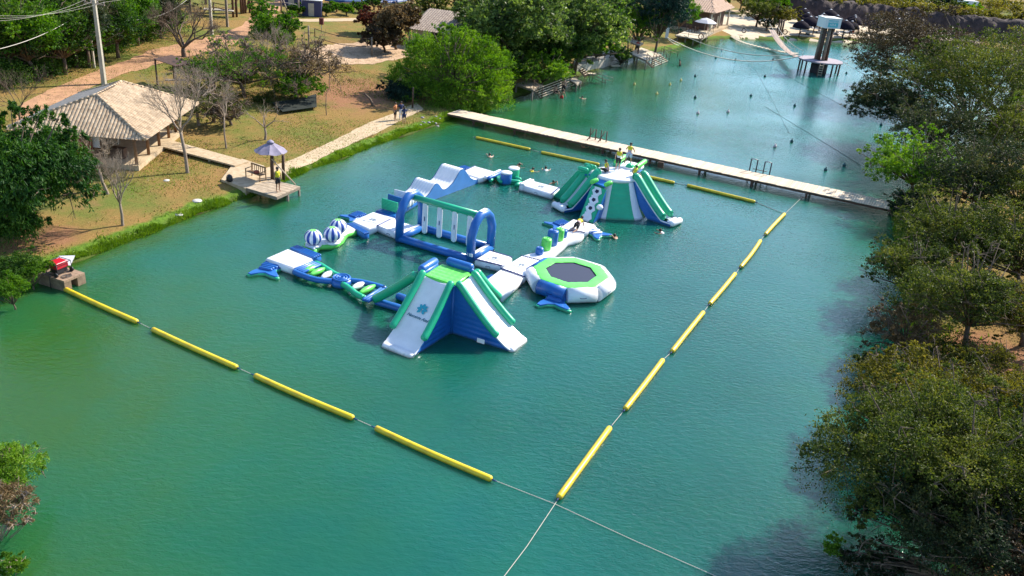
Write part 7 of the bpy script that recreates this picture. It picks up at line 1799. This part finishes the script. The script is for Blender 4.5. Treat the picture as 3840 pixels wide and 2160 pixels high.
p=G(1402,397); q=MB(); q.tube([p-V(0,0,.2),D(1388,372,p.y+.2),D(1368,352,p.y+.5)],[.15,.12,.09],7); q.tube([D(1372,356,p.y+.5),D(1352,352,p.y+.6)],[.07,.03],5); tag(q.build('dead_trunk',BARK,None),'leaning dead tree trunk on the lawn left of the three people','dead trunk')
q=MB(); p=G(1547,405); q.tube([p,p+V(0,0,2.1)],.09,6); tag(q.build('timber_post',WOODD,None),'dark timber post standing at the edge of the willow shade','post')
# ---- forest on the upper left ----
g='trees of the forest edge above the dirt road'
F=[(20,310,8.5),(120,312,7.5),(220,290,7),(310,262,7.5),(425,225,6.5),(500,178,6),(40,245,9),(160,240,9),(280,215,9),(400,180,8.5),(540,135,8),(640,95,7),(0,180,11),(140,170,11),(280,150,10),(430,115,10),(560,70,9),(700,55,8),(-60,290,9),(70,300,6.5),(175,285,6.5),(265,262,6),(370,235,5.5),(585,150,6),(-40,120,11),(210,100,11),(360,80,11),(760,20,8)]
FM_=[L_FOREST,L_GREEN,L_FOREST,L_DARK]
wl_=['left frame edge','roof end','thin pale pole','tall utility pole']
fd=['leafy','bright','dense','shadowy']
for i,(x,y,h) in enumerate(F):
    b=G(x,y); mt=FM_[i%4]; R=h*.46; c=b+V(random.uniform(-.5,.5),1.0,h*.55)
    t_=tree('forest tree crowded among its neighbours above the dirt road at the upper left','forest_tree',b+V(0,1.2,0),c,R,mt,15000 if i<12 else 9000,(.26,.12),'tree',g,8,1.05,.2,seed=200+i,sp=.6,spread=.14,per=20,twigs=14,shell=.4)
lab_={0:'dense forest tree standing farthest left along the forest edge',3:'forest tree whose foot is by the thin pale pole',4:'forest tree right of the tall utility pole',5:'small forest tree beside the spreading leafless tree'}
fo=[o for o in COL.objects if o.name.startswith('forest_tree')]
rank_labels([(o,)+F[i][:2] for i,o in enumerate(fo)],'forest tree above the dirt road',[(0,200,'the left frame edge'),(160,300,'the pavilion'),(355,250,'the thin pale pole'),(520,170,'the slatted shelter'),(760,60,'the road pole'),(300,90,'the utility pole top')])
# palm
def palm(label,b,h,n,L,seed,mt=L_GREEN):
    rs=random.Random(seed); root=thing('palm_tree',label,'palm',b); q=MB(); q.tube([b-V(0,0,.3),b+V(.1,0,h*.5),b+V(0,.1,h)],[.18,.14,.11],7); q.build('trunk',BARKP,root)
    for k in range(n):
        a=2*pi*k/n+rs.uniform(-.2,.2); e=rs.uniform(.5,1.2); q=MB(); P=[]; p=b+V(0,0,h); d=V(math.cos(a)*math.cos(e),math.sin(a)*math.cos(e),math.sin(e))
        for i in range(9): P.append(p); p=p+d*L/8; d=(d+V(0,0,-.20)).normalized()
        q.tube(P,.025,4,cap=False); vs=[];fs=[]
        for i in range(1,9):
            for s in (-1,1):
                for u in (0,.33,.66):
                    c0=lerp(P[i-1],P[i],u); t=(P[i]-P[i-1]).normalized(); sd=t.cross(V(0,0,1)).normalized()*s; l=L*.30*(1-abs(i/9-.45)*1.1)
                    e_=c0+(sd*.8+t*.5+V(0,0,-.35)).normalized()*l; w_=t*.05
                    vs+= [c0-w_,c0+w_,e_]; fs.append((len(vs)-3,len(vs)-2,len(vs)-1))
        q.add(vs,fs); q.build('frond',mt,root)
palm('palm with arching fronds rising from the forest left of the utility poles',G(255,235),7.5,16,3.2,1)
palm('second palm half hidden among the dark forest trees',G(330,225),6,14,2.8,2)
palm('small palm beside the bright lawn tree and the dirt road',G(985,120),3.5,12,2.0,3)
# ---- far scrub, trees by the beach, far right ----
g='trees along the far shore and top edge'
T5('broad acacia-like tree left of the hanging footbridge',2850,50,75,172,L_OLIVE,9000,(.36,.16),group=g,seed=301,sq=.55,tw=40)
T5('thin acacia-like tree above the lifebuoy post',2930,62,62,176,L_YEL,7000,(.36,.16),group=g,seed=302,sq=.6,tw=30)
T5('dark leaning tree trunk group at the far shore below the acacias',2885,92,34,168,L_DARK,2500,(.34,.16),group=g,seed=303,sq=.6)
far=[(2700,-25,60,200,L_FOREST),(2790,-15,60,210,L_OLIVE),(2900,5,60,215,L_GREEN),(2980,-10,60,225,L_FOREST),(3060,-12,60,232,L_GREEN),(3150,-5,65,236,L_FOREST),(3230,8,55,238,L_OLIVE),(3310,10,70,238,L_YEL),(3380,22,60,240,L_GREEN),(3450,38,55,240,L_OLIVE),(3520,30,60,246,L_BLUE),(3570,55,50,244,L_OLIVE),(3620,60,50,246,L_GREEN),(3660,18,42,262,L_BLUE),(3480,-10,60,268,L_GREEN),(3580,-10,60,280,L_OLIVE),(3720,-15,50,290,L_FOREST),(3830,90,50,236,L_YEL),(2180,-40,90,170,L_FOREST),(2000,-45,90,168,L_OLIVE),(2450,-60,90,175,L_FOREST),(1700,-30,70,190,L_FOREST),(1350,-45,60,215,L_FOREST),(1560,-40,60,200,L_OLIVE),(1180,-60,60,220,L_GREEN),(3400,-30,60,290,L_FOREST),(3270,-30,60,270,L_FOREST),(3100,-45,60,262,L_OLIVE),(2860,-50,60,245,L_FOREST),(3800,20,36,300,L_YEL),(3760,60,30,270,L_OLIVE)]
FT=[]
for i,(px,py,rp,Y,mt) in enumerate(far):
    FT.append((T5('far tree',px,py,rp,Y,mt,4200,(.55,.3),'far_tree','far trees along the top edge',.85,0,6,310+i,2),px,py))
rank_labels(FT,'far tree at the top edge')
# shrubs near the bank right of the beach and on the far left lawn edge
# ---- bank grass, tufts ----
def tufts(name,pts,n,h,mt,spread,seed=0,off=(.0,.5)):
    r=np.random.default_rng(seed); seg=np.array([[p[0],p[1]] for p in pts]); d=np.diff(seg,axis=0); L=np.hypot(*d.T); c=np.cumsum(np.r_[0,L]); s=r.random(n)*c[-1]; i=np.searchsorted(c,s)-1; i=np.clip(i,0,len(L)-1); t=(s-c[i])/L[i]
    p=seg[i]+d[i]*t[:,None]; nv=np.stack([-d[i][:,1],d[i][:,0]],1)/L[i][:,None]
    cl=np.sin(s*2.1)+np.sin(s*.77+2)+.6*np.sin(s*5.3); p=p+nv*(off[0]+np.abs(r.normal(size=n))*spread*(1+.25*cl))[:,None]
    X,Y=p[:,0],p[:,1]; Z=hgt(X,Y); keep=Z>-.25; X,Y,Z=X[keep],Y[keep],Z[keep]; m=len(X)
    hh=h*(.4+r.random(m))*(1+.3*cl[keep]); a=r.random(m)*2*pi; w=.035+.03*r.random(m); lx=r.normal(size=m)*.4*hh; ly=r.normal(size=m)*.4*hh-.1*hh
    b0=np.stack([X-np.cos(a)*w,Y-np.sin(a)*w,Z-.03],1); b1=np.stack([X+np.cos(a)*w,Y+np.sin(a)*w,Z-.03],1); tp=np.stack([X+lx,Y+ly,Z+np.abs(hh)],1)
    co=np.stack([b0,b1,tp],1).reshape(-1,3); me=fast_mesh(name,co,np.arange(3*m).reshape(m,3),mt); o=bpy.data.objects.new(name,me); COL.objects.link(o); return tag(o,kind='stuff')
L_GR=leafmat('bank_grass_blades',[(.06,.12,.014),(.11,.20,.02),(.18,.28,.03),(.28,.32,.08)],.3,scale=.5)
L_GD=leafmat('dry_grass_blades',[(0.100,0.090,0.030),(0.180,0.140,0.050),(0.280,0.210,0.090),(0.360,0.280,0.140)],.25,scale=.4)
lefts=[p for p in SHORE[5:20]]
o=tufts('bank_grass',lefts,40000,.12,L_GR,.24,1); tag(o,'bright green grass fringe along the left bank','grass')
rights=SHORE[34:54]
o=tufts('right_bank_grass',rights,26000,.22,L_GR,1.2,2); tag(o,'grass and weeds under the right bank trees','grass')
def scatter(name,box,n,h,mt,seed,dmin=1.2,dens=None,label=''):
    r=np.random.default_rng(seed); X=r.uniform(box[0],box[1],n); Y=r.uniform(box[2],box[3],n); d=sdf(X,Y); k=d>dmin
    den=np.sin(X*.33+1)*np.sin(Y*.29)+.6*np.sin(X*.9)*np.sin(Y*1.1+X*.3); k&=(den+r.normal(size=n)*.5>.1)
    for (pts,wd) in PATHS: 
        pass
    X,Y=X[k],Y[k]; Z=hgt(X,Y); m=len(X); hh=h*(.4+r.random(m)); a=r.random(m)*2*pi; w=.03+.03*r.random(m)
    b0=np.stack([X-np.cos(a)*w,Y-np.sin(a)*w,Z-.02],1); b1=np.stack([X+np.cos(a)*w,Y+np.sin(a)*w,Z-.02],1); tp=np.stack([X+r.normal(size=m)*.5*hh,Y+r.normal(size=m)*.5*hh,Z+hh],1)
    me=fast_mesh(name,np.stack([b0,b1,tp],1).reshape(-1,3),np.arange(3*m).reshape(m,3),mt); o=bpy.data.objects.new(name,me); COL.objects.link(o); tag(o,label,'grass',kind='stuff')
PATHS=[]
scatter('lawn_grass',(-60,-6,36,112),170000,.085,L_GD,9,.8,None,'short dry grass tufts over the left lawn')
scatter('lawn_green_grass',(-50,-6,38,105),60000,.09,L_GR,10,.5,None,'greener grass tufts across the left lawn')
# low scrub on the ground of the right bank and undergrowth on the forest edge
BKR=set()
def scrub(name,label,spots,mt,n,leaf):
    bl=[]
    for x,y,r in spots:
        bl.append((x,y,T(x,y)+r*.25+(4.0 if name=='far_scrub' and r in BKR else 0),r,r,r*.5))
    o,_=leaves(name,mt,bl,n,leaf,None,seed=77,shell=.3,spread=.22); tag(o,label,'undergrowth',kind='stuff')
rs=random.Random(4); sp_=[]
for i in range(110):
    k=rs.uniform(0,1); i0=rs.randrange(36,50); a=SHORE[i0];b=SHORE[i0+1]; t=rs.random(); x=a[0]+(b[0]-a[0])*t+rs.uniform(1.0,12); y=a[1]+(b[1]-a[1])*t
    if abs(x-25.2)<0: continue
    sp_.append((x,y,rs.uniform(.7,1.7)))
sp_=[s for s in sp_ if math.hypot(s[0]-_b[6].x,s[1]-_b[6].y)>2.6]
scrub('right_undergrowth','low olive undergrowth beneath the right bank trees',sp_,L_OLIVE,90000,(.15,.07))
sp_=[]
for i in range(130):
    x=rs.uniform(-60,640); y=rs.uniform(0,1); p=G(x,325-.33*max(x,0)-rs.uniform(0,60)+5); sp_.append((p.x,p.y,rs.uniform(1.2,2.8)))
scrub('forest_undergrowth','leafy undergrowth along the foot of the forest',sp_,L_FOREST,130000,(.2,.09))
sp_=[]
for i in range(60):
    p=G(rs.uniform(700,1180),rs.uniform(230,390)); sp_.append((p.x,p.y,rs.uniform(.3,.9)))
scrub('lawn_scrub','patchy weeds under the tangled lawn trees',sp_,L_OLIVE,26000,(.14,.06))
sp_=[]
for i in range(70):
    p=G(rs.uniform(2960,3880),0); x_=rs.uniform(2960,3880); p=G(x_,70+.11*(x_-2960)); d_=rs.uniform(4,14); sp_.append((p.x-.35*d_,p.y+d_,rs.uniform(1.2,2.2)))
bk=[]
for i in range(120):
    p=G(rs.uniform(3250,3840),rs.uniform(0,85)); sp_.append((p.x,p.y,rs.uniform(1,2.6)))
BKR=set(q_[2] for q_ in sp_[:70])
scrub('far_scrub','scrub dotting the dry hillside beyond the earth bank',sp_,L_YEL,26000,(.5,.25))
# stones in place of whitish water ripples by the willow foot
q=MB()
for i in range(16):
    p=W(rs.uniform(1565,1700),rs.uniform(448,485),0); p.z=max(T(p.x,p.y),-.12); s=rs.uniform(.08,.2); q.lathe(p,[(s*.6,-.1),(s,.02),(s*.7,.5*s),(.02,.6*s)],7)
tag(q.build('ripple_stones',mat('grey_violet_stone',(.30,.27,.30),.8,.2,3),None),'grey stones breaking the surface at the willow foot','stones',kind='stuff')

# more of the same wood inland of the right bank crowns
src=[o for o in list(COL.objects) if o.name.startswith('riverside_tree')]
for i in range(18):
    o=src[i%len(src)]; t_=(i+.5)/18; y=lerp(34,120,t_)+random.uniform(-2,2); k=min(range(34,52),key=lambda j:abs(SHORE[j][1]-y)); x=SHORE[k][0]+random.uniform(20,34)
    c=copy_tree(o); z=T(x,y); c.location=V(x,y,z); c.rotation_euler=(0,0,random.uniform(0,6)); c.scale=(random.uniform(.8,1.05),)*3
    c['label']='tree standing inland behind the crowns of the right bank'; c['group']='inland trees behind the right bank'
